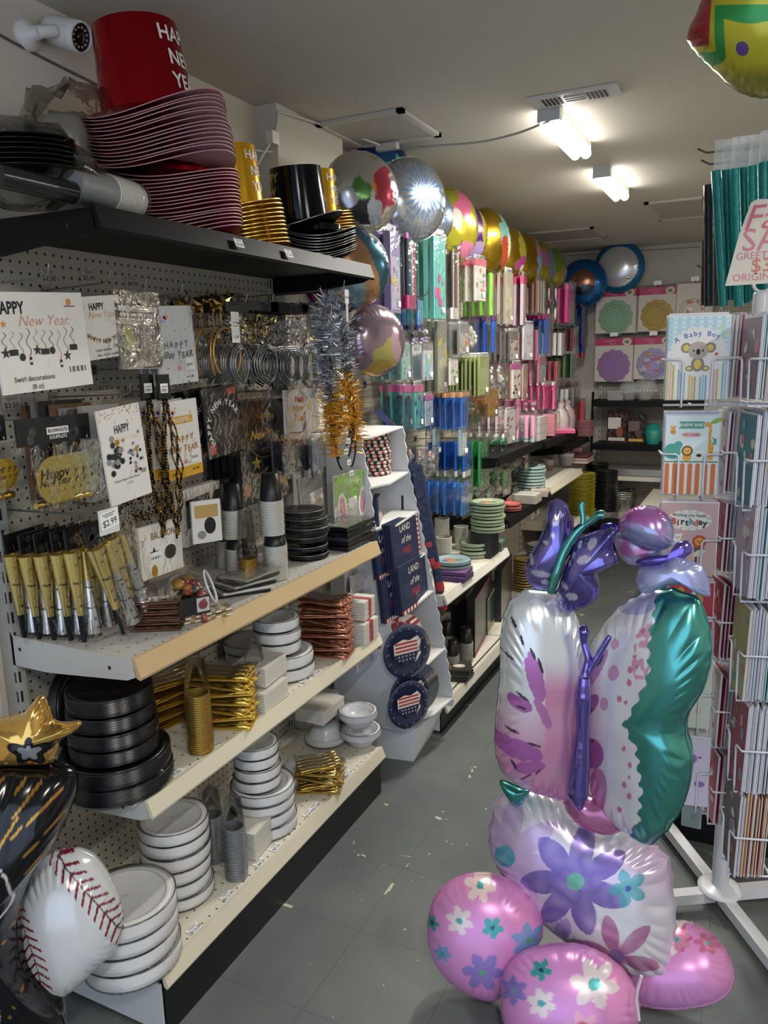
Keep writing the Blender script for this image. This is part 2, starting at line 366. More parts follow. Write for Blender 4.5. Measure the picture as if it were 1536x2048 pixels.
# tube lamps
def em(c, s):
    m = bpy.data.materials.new('lit_diffuser'); m.use_nodes = True; nt = m.node_tree; nt.nodes.clear(); o = nt.nodes.new('ShaderNodeOutputMaterial')
    e = nt.nodes.new('ShaderNodeEmission'); e.inputs[0].default_value = (*lin(sp(c)), 1); e.inputs[1].default_value = s; nt.links.new(e.outputs[0], o.inputs[0]); return m
LIT = em('#fff8ee', 15)
for (x, y), lb in zip(LAMPS, ['lit tube lamp with a cable plugged into its near end', 'lit tube lamp behind the nearer one', 'lit tube lamp over the right side of the shop', 'far lit tube lamp over the right side of the shop', 'lit tube lamp near the shop window', 'added unseen tube lamp brightening the upper left wall']):
    t = thing('tube_lamp', lb, 'lamp', (x, y, 2.49))
    b = MB(); b.box(-.035, .035, -.27, .27, -.022, 0, M('#d8d8d4', .4)); b.build('housing', t)
    MB().box(-.04, .04, -.295, -.25, -.05, 0, M('#b9bbbb', .4)).build('end_cap', t); MB().box(-.04, .04, .25, .275, -.05, 0, M('#b9bbbb', .4)).build('end_cap', t)
    b = MB(); b.T = Matrix.Rotation(-HALF, 4, 'X')
    for s_ in (-1, 1):
        b.T = Matrix.Translation((s_*.022, -.25, -.045)) @ Matrix.Rotation(-HALF, 4, 'X'); b.lathe([(.021, 0), (.021, .5)], LIT, 12)
    b.build('diffuser', t)
# cables
CAB = M('#c9c8c2', .5)
def cable(name, pts, r, label, cat='cable', m=CAB):
    P = [pts[0]]
    for i in range(len(pts)-1):
        a = [Vector(pts[max(0, i-1)]), Vector(pts[i]), Vector(pts[i+1]), Vector(pts[min(len(pts)-1, i+2)])]
        for k in range(1, 7):
            f = k/6; P.append(.5*((2*a[1])+(-a[0]+a[2])*f+(2*a[0]-5*a[1]+4*a[2]-a[3])*f*f+(-a[0]+3*a[1]-3*a[2]+a[3])*f*f*f))
    b = MB(); b.tube(P, r, m, 6); return tag(b.build(name), label, cat)
cable('power_cable', [(-.745, 2.91, 2.44), onz(1030, 268, 2.455), onz(960, 284, 2.46), onz(880, 291, 2.47), onz(800, 298, 2.47)], .0045, 'white power cable sagging from the tube lamp to the connector', m=M('#8f8f8b', .5))
pc = thing('cable_connector', 'white in-line cable connector under the ceiling above the silver balloons', 'connector', onz(775, 294, 2.465))
b = MB(); b.box(-.045, .045, -.016, .016, -.012, .012, M('#bdbcb6', .4)); b.build('socket_body', pc)
cable('power_cable', [onz(760, 290, 2.465), onx(700, 268, -1.52), onx(640, 248, -1.535), onx(575, 228, -1.545), onx(556, 224, -1.545)], .0045, 'thin white cable running along the top of the pilaster')
cable('power_cable', [onx(556, 224, -1.545), onx(553, 250, -1.54), onx(549, 272, -1.53)], .004, 'short white cable dropping down the pilaster corner to the plug')
pl = thing('plug', 'white three-pin plug hanging beside the pilaster above the gold hats', 'plug', onx(545, 275, -1.53), 0)
b = MB(); b.box(-.014, .014, -.02, .02, -.022, .018, M('#d8d5cb', .4)); b.build('plug_body', pl)
cable('power_cable', [onx(541, 285, -1.53), onx(520, 320, -1.55), onx(503, 355, -1.58)], .004, 'white cable slanting down from the plug behind the gold hats')
cable('wall_cable', [onx(-40, 45, -1.636), onx(0, 70, -1.636), onx(95, 120, -1.636), onx(200, 172, -1.636)], .003, 'thin cable along the left wall below the camera', m=M('#5d5a55', .5))
cable('wall_cable', [onx(395, 262, -1.63), onx(450, 280, -1.6), onx(510, 300, -1.58), onx(545, 304, -1.56)], .003, 'thin white cable behind the red hat stack')
cable('ceiling_wire', [ony(1130, 512, 6.86), ony(1250, 503, 6.86), ony(1400, 494, 6.86)], .003, 'thin wire along the top of the back wall', m=M('#77756f', .5))
# security camera
p = onx(52, 72, -1.64)
sc_ = thing('security_camera', 'white bullet security camera with a ring of infrared lights on the left wall', 'camera', p)
WM = M('#dcdad4', .35)
b = MB(); b.T = Matrix.Rotation(HALF, 4, 'Y'); b.lathe([(.035, 0), (.035, .012), (.028, .02), (.016, .03), (.014, .05)], WM, 24); b.build('mount', sc_)
b = MB(); b.tube([(.045, 0, 0), (.06, .012, .003), (.065, .03, .008)], .014, WM, 12); b.build('arm', sc_)
d = (Vector((.3, .12, 1.25))-Vector((-1.5, 1.5, 2.4))); d = Vector((.90, .05, -.33)).normalized()
mt = d.to_track_quat('Z', 'Y').to_matrix().to_4x4(); mt.translation = Vector((.062, .066, .016))
b = MB(); b.T = mt
b.lathe([(.02, -.06), (.03, -.052), (.034, -.03), (.036, .03), (.036, .05), (.031, .052), (.031, .045)], WM, 28, cap=False)
b.lathe([(.0, -.06), (.021, -.06)], WM, 28, cap=False); b.build('body', sc_)
b = MB(); b.T = mt; b.lathe([(0, .044), (.031, .044)], M('#160c0c', .15), 24, cap=False); b.lathe([(.012, .044), (.011, .05), (.0, .052)], M('#241014', .08), 16, cap=False)
for i in range(12):
    a = 2*PI*i/12; b.lathe([(.0028, .045), (.0028, .047), (0, .0475)], M('#c8b8b4', .3), 6, c=(.021*math.cos(a), .021*math.sin(a), 0), cap=False)
b.build('lens', sc_)
# ================================================================ shelving
PEG = dotted('pegboard', '#b3ac9c', '#2a2723', .0254, .0254, .0036)
PEGD = dotted('far_pegboard', '#a39c8d', '#2f2b26', .0254, .0254, .0034, ax=(0, 2))
DECK = dotted('shelf_deck', '#d9d3c2', '#3a362e', .050, .030, .0030, ax=(0, 1))
DECKG = dotted('grey_deck', '#b9b7b0', '#504d47', .050, .030, .0030, ax=(0, 1))
CREAM = M('#d8d0b8', .4); CREAMD = M('#cfcabb', .45); TAN = M('#cbb083', .55, 0, .4, None, .12); KICK = M('#0e1013', .4); BLK = M('#070708', .5, 0, .2)
UPR = M('#b9b7b1', .45)
def price(b, x, z, txt, y, s=1.0, rot=0, bg=LABELW):
    """sticker with a price, on the local XZ plane"""
    c, q = math.cos(rot), math.sin(rot)
    P = [(-.022, -.014), (.022, -.014), (.022, .014), (-.022, .014)]
    b.art([(x+s*(p*c-r*q), z+s*(p*q+r*c)) for p, r in P], bg, y)
    b.text(txt, x+s*.004*q, z-s*.005*c, .0155*s, INK, y-.0004, rot=rot, off=.004)
    for k, w_ in ((.010, .030), (.0065, .022)): b.art([(x+s*(p*c-r*q), z+s*(p*q+r*c)) for p, r in [(-w_/2, k-.0008), (w_/2, k-.0008), (w_/2, k+.0008), (-w_/2, k+.0008)]], GREYINK, y-.0004)
def shelf(parent, name, y0, y1, xb, xf, z, deck, lip, label=None, brack=None, liph=.034, tags=(), deckz=0):
    o = bpy.data.objects.new(name, None); col.objects.link(o); o.parent = parent
    b = MB(); b.box(xb, xf-.006, y0+.002, y1-.002, z-.018, z, deck); d = b.build('shelf_deck', o)
    b = MB(); b.T = Matrix(((0, 1, 0, 0), (1, 0, 0, 0), (0, 0, 1, 0), (0, 0, 0, 1)))
    prof = [(xf-.012, z-.002), (xf-.012, z+.003), (xf-.003, z+.004), (xf+.012, z-liph), (xf+.009, z-liph-.007), (xf-.001, z-liph-.003), (xf-.006, z-.012)]
    n = len(prof)
    v = [(y0, x, zz) for x, zz in prof]+[(y1, x, zz) for x, zz in prof]
    b.add(v, [tuple(range(n)), tuple(range(2*n-1, n-1, -1))]+[(i, (i+1) % n, n+(i+1) % n, n+i) for i in range(n)], lip)
    b.build('price_rail', o)
    if brack:
        for yy in (y0, y1-.004):
            b = MB(); pts = [(xb, z+.002), (xf-.012, z-.002), (xf-.006, z-.042), (xf-.03, z-.052), (xb+.12, z-.075), (xb, z-.075)]
            b.add([(x, yy, zz) for x, zz in pts]+[(x, yy+.004, zz) for x, zz in pts], [tuple(range(6)), tuple(range(11, 5, -1))]+[(i, (i+1) % 6, 6+(i+1) % 6, 6+i) for i in range(6)], brack)
            for hx in (xb+.03, xf-.08): b.add([(hx+.005*math.cos(a), yy-.0006, z-.03+.005*math.sin(a)) for a in [k*PI/4 for k in range(8)]], [tuple(range(8))], INK)
            b.build('shelf_bracket', o)
    return o
def unit(name, label, y0, y1, xp, xb, top, kick=KICK):
    g = thing(name, label, 'shelving unit', (xp, y0, 0), 0)
    g.location = (0, 0, 0)
    for yy in (y0, y1-.025):
        b = MB(); b.box(xp-.035, xp+.008, yy, yy+.025, 0, top, UPR)
        k = int(top/.0508)
        for i in range(2, k): b.box(xp+.006, xp+.0086, yy+.004, yy+.010, i*.0508, i*.0508+.028, M('#1c1b1a', .7)); b.box(xp+.0, xp+.004, yy-.0006, yy+.001, i*.0508, i*.0508+.028, M('#1c1b1a', .7))
        b.build('upright', g)
    b = MB(); b.box(xp-.03, xp, y0+.025, y1-.025, .1, top-.01, PEG); b.build('peg_panel', g)
    b = MB(); b.box(xb, xb+.004, y0+.01, y1, 0, .15, kick); b.build('kick_plate', g)
    b = MB(); b.box(xp, xb, y0, y0+.006, .015, .15, M('#c9cdd0', .4)); b.build('end_plate', g)
    return g
# --- first unit, beside the camera
g1 = unit('shelving_unit', 'cream pegboard shelving unit nearest the camera with black top shelf, party hats and plate stacks', 1.19, 2.39, -1.60, -1.215, 1.96)
shelf(g1, 'base_shelf', 1.19, 2.39, -1.6, -1.2, .188, DECK, CREAM)
shelf(g1, 'shelf', 1.19, 2.39, -1.6, -1.2, .640, DECK, CREAM, brack=M('#c3c3bd', .4))
shelf(g1, 'shelf', 1.19, 2.39, -1.6, -1.2, .985, DECKG, TAN, brack=M('#c3c3bd', .4), liph=.040)
ts = shelf(g1, 'top_shelf', 1.19, 2.39, -1.6, -1.2, 1.93, BLK, BLK, brack=BLK, liph=.04)
ts['label'] = 'black top shelf'
# price stickers on the shelf edges of the first unit (children of the unit)
def edge_tags(unit_o, items, xf, z, y_=None, flat=True):
    for txt, yy in items:
        b = MB()
        if flat: b.T = Matrix.Translation((xf-.030, yy, z+.0012)) @ Matrix.Rotation(HALF, 4, 'Z') @ Matrix.Rotation(-HALF, 4, 'X')
        else: b.T = Matrix.Translation((xf+.007, yy, z-.018)) @ Matrix.Rotation(HALF, 4, 'Z') @ Matrix.Rotation(-.38, 4, 'X')
        price(b, 0, 0, txt, -.0008, .95 if flat else .8); b.build('price_sticker', unit_o)
Y12 = lambda u, v: onx(u, v, -1.2).y
edge_tags(g1, [('$18.00', Y12(335, 1890)+.01), ('$12.00', Y12(405, 1830)), ('$12.00', Y12(470, 1760)), ('$4.50', Y12(535, 1690)), ('$4.50', Y12(565, 1660)), ('$18.00', Y12(632, 1600)), ('$12.00', Y12(645, 1580)), ('$12.99', Y12(710, 1510)), ('$3.99', Y12(695, 1545))], -1.2, .188)
edge_tags(g1, [('$18.00', Y12(290, 1590)), ('2.00', Y12(370, 1535)), ('$12.00', Y12(442, 1480)), ('$4.50', Y12(555, 1395)), ('$3.50', Y12(580, 1370)), ('$4.50', Y12(530, 1410)), ('$12.00', Y12(625, 1335)), ('$12.00', Y12(645, 1325)), ('$3.99', Y12(690, 1295))], -1.2, .640)
edge_tags(g1, [('$2.50', Y12(470, 492)), ('$1.50', Y12(570, 513))], -1.195, 1.93, flat=False)
def wall_price(txt, u, v, x=-1.598, s=1.15, par=None):
    p = onx(u, v, x); b = MB(); b.T = Matrix.Translation(p) @ Matrix.Rotation(HALF, 4, 'Z')
    price(b, 0, 0, txt, -.0015, s, bg=M('#b9b2a2', .6)); o = b.build('price_sticker', par or g1)
for t_, u, v in (('$2.50', 97, 552), ('$5.99', 177, 552), ('$4.99', 264, 564), ('$3.50', 22, 806), ('$3.50', 207, 772), ('$9.50', 160, 1045), ('$1.99', 502, 778)): wall_price(t_, u, v)
# --- second unit and those behind it
UN = [(2.91, 3.81), (3.81, 4.72), (4.72, 5.63), (5.63, 6.45)]
UL = ['pegboard unit with white shelves behind the cardboard display, hung with blue and green party goods', 'pegboard unit with black shelves of pastel plates past the dinosaur plates', 'pegboard unit with pink party goods farther down the aisle', 'last pegboard unit on the left before the back wall']
g2 = []
for (a, c), l in zip(UN, UL):
    g = unit('shelving_unit', l, a, c, -1.60, -1.18, 2.16); g2.append(g)
    shelf(g, 'base_shelf', a, c, -1.60, -1.15, .145, DECK, CREAMD)
shelf(g2[0], 'shelf', *UN[0], -1.60, -1.15, .637, DECK, M('#d4d0c4', .4), brack=M('#c3c3bd', .4))
shelf(g2[1], 'shelf', *UN[1], -1.60, -1.15, .785, BLK, BLK, brack=BLK)
shelf(g2[1], 'upper_shelf', *UN[1], -1.60, -1.21, 1.11, BLK, BLK, brack=BLK)
shelf(g2[2], 'shelf', *UN[2], -1.60, -1.15, .815, DECK, CREAM, brack=CREAM)
shelf(g2[2], 'upper_shelf', *UN[2], -1.60, -1.19, 1.10, BLK, BLK, brack=BLK)
shelf(g2[3], 'shelf', *UN[3], -1.60, -1.15, .40, DECK, CREAM, brack=CREAM)
shelf(g2[3], 'upper_shelf', *UN[3], -1.60, -1.27, .97, BLK, BLK, brack=BLK)
# --- back wall unit: built in its own object coordinates facing the camera
gb = thing('back_shelving_unit', 'pegboard unit with black shelves against the back wall, cake boards hanging above', 'shelving unit')
for x in (-1.265, -.35, .55):
    b = MB(); b.box(x, x+.025, 6.83, 6.87, 0, 2.19, UPR)
    for i in range(3, 42): b.box(x+.009, x+.014, 6.829, 6.831, i*.0508, i*.0508+.028, M('#1c1b1a', .7))
    b.build('upright', gb)
b = MB(); b.box(-1.24, .55, 6.84, 6.87, .1, 2.18, PEGD); b.build('peg_panel', gb)
b = MB(); b.box(-1.25, .6, 6.52, 6.53, 0, .2, KICK); b.build('kick_plate', gb)
for nm, z, m, h in (('shelf', 1.255, BLK, .045), ('shelf', .90, BLK, .045), ('steel_shelf', .70, M('#b9b7ae', .25, .7), .05), ('base_shelf', .33, CREAMD, .045)):
    b = MB(); b.box(-1.25, .55, 6.5, 6.83, z-.02, z, m); b.box(-1.25, .55, 6.49, 6.503, z-h, z+.004, m)
    if nm == 'steel_shelf': b.box(-1.25, .55, 6.47, 6.5, z-.09, z-.055, CREAMD)
    b.build(nm, gb)
b = MB(); b.box(-1.262, -1.245, 6.5, 6.52, .3, 1.33, BLK); b.box(-1.262, -1.245, 6.5, 6.83, 1.24, 1.262, BLK); b.build('end_frame', gb)
# --- right-hand unit: long gondola with a card-covered end
gr = thing('right_shelving_unit', 'white shelving unit with a black base behind the card rack', 'shelving unit')
b = MB(); b.box(-.20, .95, 2.55, 2.57, 0, .17, KICK); b.build('end_kick_plate', gr)
b = MB(); b.box(-.42, -.415, 4.0, 6.1, 0, .16, KICK); b.build('kick_plate', gr)
b = MB(); b.box(-.46, 0, 4.0, 6.1, .17, .19, DECK); b.build('base_shelf', gr)
b = MB(); b.box(-.16, .90, 2.60, 2.63, .17, 1.62, M('#bdb8ac', .6)); b.build('end_panel', gr)
b = MB(); b.box(-.69, .0, 4.9, 6.1, .59, .615, DECK); b.box(-.70, -.69, 4.9, 6.1, .565, .617, CREAMD); b.build('shelf', gr)
b = MB(); b.box(-.02, .02, 3.2, 6.1, .19, 1.25, M('#b3ac9c', .6)); b.build('peg_panel', gr)
# --- cardboard floor display
CB = M('#d3d6da', .7); CBW = M('#dcdcd8', .65)
cd = thing('cardboard_display', 'tall white cardboard floor display with scalloped sides full of flag napkins and plates', 'display stand', (-1.3, 2.75, 0))
cd.location = (0, 0, 0)
SZ = [1.33, 1.145, .98, .79, .62, .36, .18]; SXR = [-1.325, -1.303, -1.264, -1.228, -1.194, -1.145, -1.11]; SZR = [1.356, 1.168, 1.003, .826, .666, .415, .194]; SXL = [-1.367, -1.334, -1.317, -1.289, -1.262, -1.224, -1.215]
for yy, XS, ZS in ((2.6, SXL, SZ), (2.895, SXR, SZR)):
    b = MB(); pr = []
    k = 44
    for i in range(k+1):
        z = 1.345-(1.345-.15)*i/k; x = np.interp(-z, [-q for q in ZS], XS); pr.append((x+(.004 if i % 2 else -.003), z))
    pr = [(-1.52, 1.345)]+pr+[(-1.52, .15)]; n = len(pr)
    b.add([(x, yy, z) for x, z in pr]+[(x, yy+.006, z) for x, z in pr], [tuple(range(n)), tuple(range(2*n-1, n-1, -1))]+[(i, (i+1) % n, n+(i+1) % n, n+i) for i in range(n)], CB); b.build('side_panel', cd)
b = MB(); b.box(-1.526, -1.52, 2.6, 2.90, 0, 1.345, CB); b.build('back_panel', cd)
for i in range(7):
    z, a, c = SZ[i], SXL[i], SXR[i]; b = MB()
    mid = ((a+c)/2+(.03 if i in (1, 2, 6) else .004)); ym = 2.68 if i < 3 else 2.74; zr = SZR[i]
    P = [(-1.52, 2.606), (a, 2.606), (mid, ym), (c, 2.895), (-1.52, 2.895)]; zz = [z, z-.003, z+(zr-z)*.3-.003, zr-.003, zr]
    n = 5; v = [(x, y, q) for (x, y), q in zip(P, zz)]+[(x, y, q-.007) for (x, y), q in zip(P, zz)]
    b.add(v, [tuple(range(n)), tuple(range(2*n-1, n-1, -1))]+[(j, (j+1) % n, n+(j+1) % n, n+j) for j in range(n)], CBW); b.build('tray', cd)
b = MB(); b.add([(-1.50, 2.62, 0), (-1.37, 2.62, 0), (-1.19, 2.65, 0), (-1.21, 2.89, 0), (-1.50, 2.89, 0), (-1.50, 2.62, .15), (-1.37, 2.62, .15), (-1.17, 2.65, .15), (-1.15, 2.89, .15), (-1.50, 2.89, .15)],
    [(4, 3, 2, 1, 0), (5, 6, 7, 8, 9), (0, 1, 6, 5), (1, 2, 7, 6), (2, 3, 8, 7), (3, 4, 9, 8), (4, 0, 5, 9)], CB); b.build('base', cd)
# ================================================================ party goods on the first unit: top shelf
RY = HALF   # things on the left wall face +X
def hook(x1, y, z, label, x0=-1.598, up=.018):
    b = MB(); b.tube([(x0-(.0), y, z-.004), (x0+.006, y, z), (x1-.015, y, z+.006), (x1, y, z+.012), (x1+.004, y, z+.012+up)], .0022, STEEL, 6)
    b.box(x0, x0+.004, y-.012, y+.012, z-.012, z+.012, STEEL)
    return tag(b.build('peg_hook'), label, 'hook')
def hat_mesh(rt, rb, h, br, foil, under, wave, crown=True, text=None, ta=.5, n=48, ink=WHITE, tsz=.044):
    b = MB()
    hh = h if crown else .02
    b.lathe([(rb, 0), (rb*1.0+(rt-rb)*hh/h, hh)], foil, n, cap=False)
    if crown: b.lathe([(0, h-.002), (rt, h-.002)], foil, n, cap=False)
    for m_, dz in ((foil, 0), (under, -.0016)):
        v = []; f = []
        for i in range(n):
            a = 2*PI*i/n
            for j in range(4):
                t = j/3; r = rb+(br-rb)*t; v.append((r*math.cos(a)*(1+.06*t*math.cos(2*a)), r*math.sin(a), dz+wave*t*t*math.cos(2*a+.5)+.004*t*math.sin(3*a)))
        for i in range(n):
            for j in range(3): f.append((i*4+j, ((i+1) % n)*4+j, ((i+1) % n)*4+j+1, i*4+j+1))
        b.add(v, f, m_, True)
    v = []
    for i in range(n):
        a = 2*PI*i/n; r = br+.0002
        for dz in (.0003, -.0020): v.append((r*math.cos(a)*(1+.06*math.cos(2*a)), r*math.sin(a), dz+wave*math.cos(2*a+.5)+.004*math.sin(3*a)))
    b.add(v, [(2*i, 2*((i+1) % n), 2*((i+1) % n)+1, 2*i+1) for i in range(n)], EDGE.get(foil, PAPER), True)
    if text:
        for k, ln in enumerate(text):
            vs, fs = text_geo(ln, 0, .02); zc = h*.80-k*h*.26; out = []
            for x, z, _ in vs:
                zz = zc+z*tsz; rr = rb+(rt-rb)*zz/h+.0012; a = ta+x*tsz/rr; out.append((rr*math.cos(a), rr*math.sin(a), zz))
            b.add(out, fs, ink)
    return b
HT = ['HAPPY', 'NEW', 'YEAR']
EDGE = {}
def hat_stack(cname, colname, pos, n, pitch, rt, rb, h, br, foil, under, wave, ta, tilt=(0, 0), drift=(0, 0), tsz=.044, ink=WHITE, rz=0, top=True, where=''):
    first = None; grp = '%s party hats %s' % (colname, where)
    for i in range(n-1 if top else n):
        loc = (pos[0]+drift[0]*i/n+random.uniform(-.002, .002), pos[1]+drift[1]*i/n+random.uniform(-.002, .002), pos[2]+i*pitch)
        rot = (tilt[0]*i/n, tilt[1]*i/n, rz+random.uniform(-.06, .06)); lb = '%s paper hat, a wavy brim %s' % (colname, where)
        if first is None:
            o = first = hat_mesh(rt, rb, h, br, foil, under, wave, crown=False).build('party_hat'); o.location = loc; o.rotation_euler = rot; tag(o, lb, 'party hat', grp)
        else:
            o = first.copy(); col.objects.link(o); o.location = loc; o.rotation_euler = rot
    if top:
        o = hat_mesh(rt, rb, h, br, foil, under, wave, True, HT, ta-rz, tsz=tsz, ink=ink).build('party_hat')
        o.location = (pos[0]+drift[0], pos[1]+drift[1], pos[2]+(n-1)*pitch); o.rotation_euler = (tilt[0], tilt[1], rz)
        tag(o, '%s top hat reading HAPPY NEW YEAR on the stack %s' % (colname, where), 'party hat')
RED = M('#a3101e', .2, .85); REDU = M('#8c626b', .5); REDU2 = M('#8f2c3a', .35, .3); GLD = M('#d9a51c', .25, .6); GLDU = M('#b07a1c', .4, .4); BKF = M('#0b1014', .12, .6); BKU = M('#17181a', .45)
EDGE[RED] = M('#b3848b', .5); EDGE[GLD] = M('#f0c860', .3, .6); EDGE[BKF] = M('#8a8a8a', .3, .4)
pr = onx(352, 470, -1.38)
hat_stack('red', 'red', (-1.37, pr.y, 1.945), 17, .0082, .098, .108, .19, .155, RED, REDU2, .026, 0, rz=.7, drift=(0, -.01), top=False, where='under the red top hat')
hat_stack('red', 'dark red', (-1.37, pr.y-.045, 2.095), 15, .0082, .098, .112, .195, .172, RED, REDU, .034, .30, tilt=(.02, -.10), drift=(-.01, -.02), tsz=.046, rz=.5, where='beside the camera')
pg = onx(500, 485, -1.34)
hat_stack('gold', 'gold', (-1.345, pg.y, 1.945), 11, .0105, .060, .070, .155, .112, GLD, GLDU, .016, .30, tilt=(.03, -.05), drift=(-.005, -.03), tsz=.033, rz=.6, where='next to the red hats')
pk = onx(690, 500, -1.40)
hat_stack('gold', 'yellow gold', (-1.42, pk.y-.05, 1.945), 20, .0095, .060, .066, .145, .105, GLD, GLDU, .014, .2, tilt=(.03, -.03), drift=(-.02, -.05), tsz=.033, rz=.6, where='behind the black hats')
pb = onx(640, 510, -1.30)
hat_stack('black', 'black', (-1.305, pb.y-.02, 1.95), 9, .0085, .08, .085, .15, .125, BKF, BKU, .026, 1.4, rz=.9, top=False, where='at the end of the black shelf')
o = hat_mesh(.078, .086, .15, .125, BKF, BKU, .02, True, HT, 3.6, tsz=.034, ink=M('#c9a24a', .3, .6)).build('party_hat'); o.location = (-1.315, pb.y-.085, 2.048); o.rotation_euler = (.12, -.05, .3)
tag(o, 'glossy black top hat with gold letters tilted on the stack at the shelf end', 'party hat')
# bags on the left of the top shelf
def lump(b, c, r, m, n=18, k=10, rough=.1, seed=0):
    rd = random.Random(seed); v = []; f = []
    for j in range(k+1):
        p = PI*j/k
        for i in range(n):
            a = 2*PI*i/n; d = Vector((math.cos(a)*math.sin(p), math.sin(a)*math.sin(p), math.cos(p)))
            q = 1+rough*noise.noise(d*2.6+Vector((seed*3.1, 0, 0)))*2
            v.append((c[0]+r[0]*d.x*q, c[1]+r[1]*d.y*q, max(c[2]-r[2]*.98, c[2]+r[2]*d.z*q)))
    for j in range(k):
        for i in range(n): f.append((j*n+i, (j+1)*n+i, (j+1)*n+(i+1) % n, j*n+(i+1) % n))
    return b.add(v, f, m, True)
def rings(b, p0, p1, r, n, m, rr=.0022, seg=20):
    """row of rims between two points"""
    a, c = Vector(p0), Vector(p1); d = (c-a); q = d.to_track_quat('Z', 'Y').to_matrix().to_4x4(); T0 = b.T.copy()
    for i in range(n):
        q.translation = a+d*(i/max(1, n-1)); b.T = T0 @ q; b.lathe([(r-rr, 0), (r+rr*.6, rr*.4), (r+rr, rr), (r+rr*.4, rr*2), (r-rr, rr*1.6)], m, seg, cap=False)
    b.T = T0
PB = onx(60, 350, -1.36)
t = thing('plate_bag', 'clear crinkled bag of black plates at the left of the black top shelf', 'bag of plates', (-1.37, PB.y-.03, 1.932))
b = MB()
for i in range(7): b.T = Matrix.Translation((0, 0, .060+i*.009)) @ Matrix.Rotation(.12, 4, 'X'); b.lathe([(.0, .0), (.09, 0), (.118, .010), (.121, .011), (.121, .013), (.09, .003), (0, .003)], M('#16171a', .25), 32, cap=False)
b.build('plates', t)
b = MB(); lump(b, (0, 0, .085), (.15, .15, .083), film('#e8e8e6', .34, 20, 1.0), 26, 14, .14, 3); b.build('plastic_bag', t)
t = thing('tablecloth_roll', 'black plastic roll with a round pale end lying on the black shelf edge', 'tablecloth roll', (-1.24, onx(140, 408, -1.24).y, 1.955))
b = MB(); b.T = Matrix.Translation((0, -.16, 0)) @ Matrix.Rotation(-HALF, 4, 'X'); b.lathe([(.021, 0), (.021, .17)], M('#1b1c20', .2), 18); b.build('roll', t)
b = MB(); b.T = Matrix.Translation((0, .012, 0)) @ Matrix.Rotation(-HALF, 4, 'X'); b.lathe([(.0, .001), (.019, .001), (.019, 0)], M('#9b9b98', .4), 18, cap=False); b.build('end_cap', t)
t = thing('cup_sleeve', 'clear sleeve of grey cups with white rims lying beside the red hats', 'sleeve of cups', (-1.25, onx(215, 415, -1.25).y, 1.972), .12)
b = MB(); b.T = Matrix.Rotation(-HALF, 4, 'X'); b.lathe([(.026, -.10), (.036, .0)], M('#8c8d90', .3), 20)
b.T = Matrix.Identity(4); rings(b, (0, 0, 0), (0, .085, 0), .037, 12, M('#d9d7d0', .4)); b.build('cups', t)
b = MB(); b.T = Matrix.Rotation(-HALF, 4, 'X'); b.lathe([(.024, -.15), (.03, -.1), (.041, -.02), (.042, .06), (.04, .10), (.01, .115)], film('#ffffff', .3, 30, 1), 18, wob=lambda a, j: .003*math.sin(5*a+j)); b.build('plastic_bag', t)
pt = onx(150, 280, -1.5)
t = thing('tinsel_bag', 'clear bag with gold tinsel standing behind the plate bag', 'bag', (-1.5, pt.y, 2.03))
b = MB()
for i in range(60):
    a = random.uniform(0, 6.28); r = random.uniform(.0, .03); z = random.uniform(.03, .11); x, y = r*math.cos(a)-.02, r*math.sin(a)-.04
    b.add([(x, y, z), (x+.012, y+.004, z+.006), (x+.006, y-.006, z+.012)], [(0, 1, 2)], GOLD)
b.build('tinsel', t)
b = MB(); lump(b, (.0, .01, .09), (.07, .11, .09), M('#8f8d88', .25), 20, 10, .2, 9); b.T = Matrix.Scale(.72, 4); b.build('contents', t)
b = MB(); lump(b, (0, 0, .11), (.09, .12, .12), film('#f0efe9', .3, 18, 1), 22, 12, .22, 5); b.build('plastic_bag', t)

# ================================================================ packaged goods: builders
def bagfilm(b, w, h, t, m=None, up=.03, seed=0):
    m = m or FILM
    b.sheet(w+.012, h+up, m, y=-t/2-.003, nx=6, nz=8, amp=.0035, z0=h/2+up, seed=seed)
def cardbag(name, label, cat, box, X, art, t=.006, tilt=0, rz=0, bgc=PAPER, up=.03, filmm=None, hk=True, dx=0):
    y, z, w, h = box
    o = thing(name, label, cat, (X, y, z), RY+rz, ry=0); o.rotation_euler = (0, tilt, RY+rz)
    o.rotation_euler = (Matrix.Rotation(RY+rz, 3, 'Z') @ Matrix.Rotation(-tilt, 3, 'Y')).to_euler()
    b = MB(); b.box(-w/2, w/2, -t/2, t/2, -h/2, h/2, bgc)
    art(b, w, h, -t/2-.0008); b.build('printed_card', o)
    b = MB(); bagfilm(b, w, h, t, filmm, up, seed=len(bpy.data.objects)); b.build('plastic_bag', o)
    if hk: hook(X+.035+dx, y, z+h/2+up-.008, 'metal peg hook holding the '+hk if isinstance(hk, str) else 'metal peg hook', up=.02)
    return o
def barcode(b, x, z, w, h, y):
    k = 12
    for i in range(k):
        if i % 3 != 1: b.rect(x+w*i/k, z, x+w*(i+.6)/k, z+h, INK, y)
GLDP = M('#b98a35', .4, .3); ROSE = M('#c98d6b', .45); PCH = M('#e3d2b4', .6); ORG = M('#d8904f', .6)
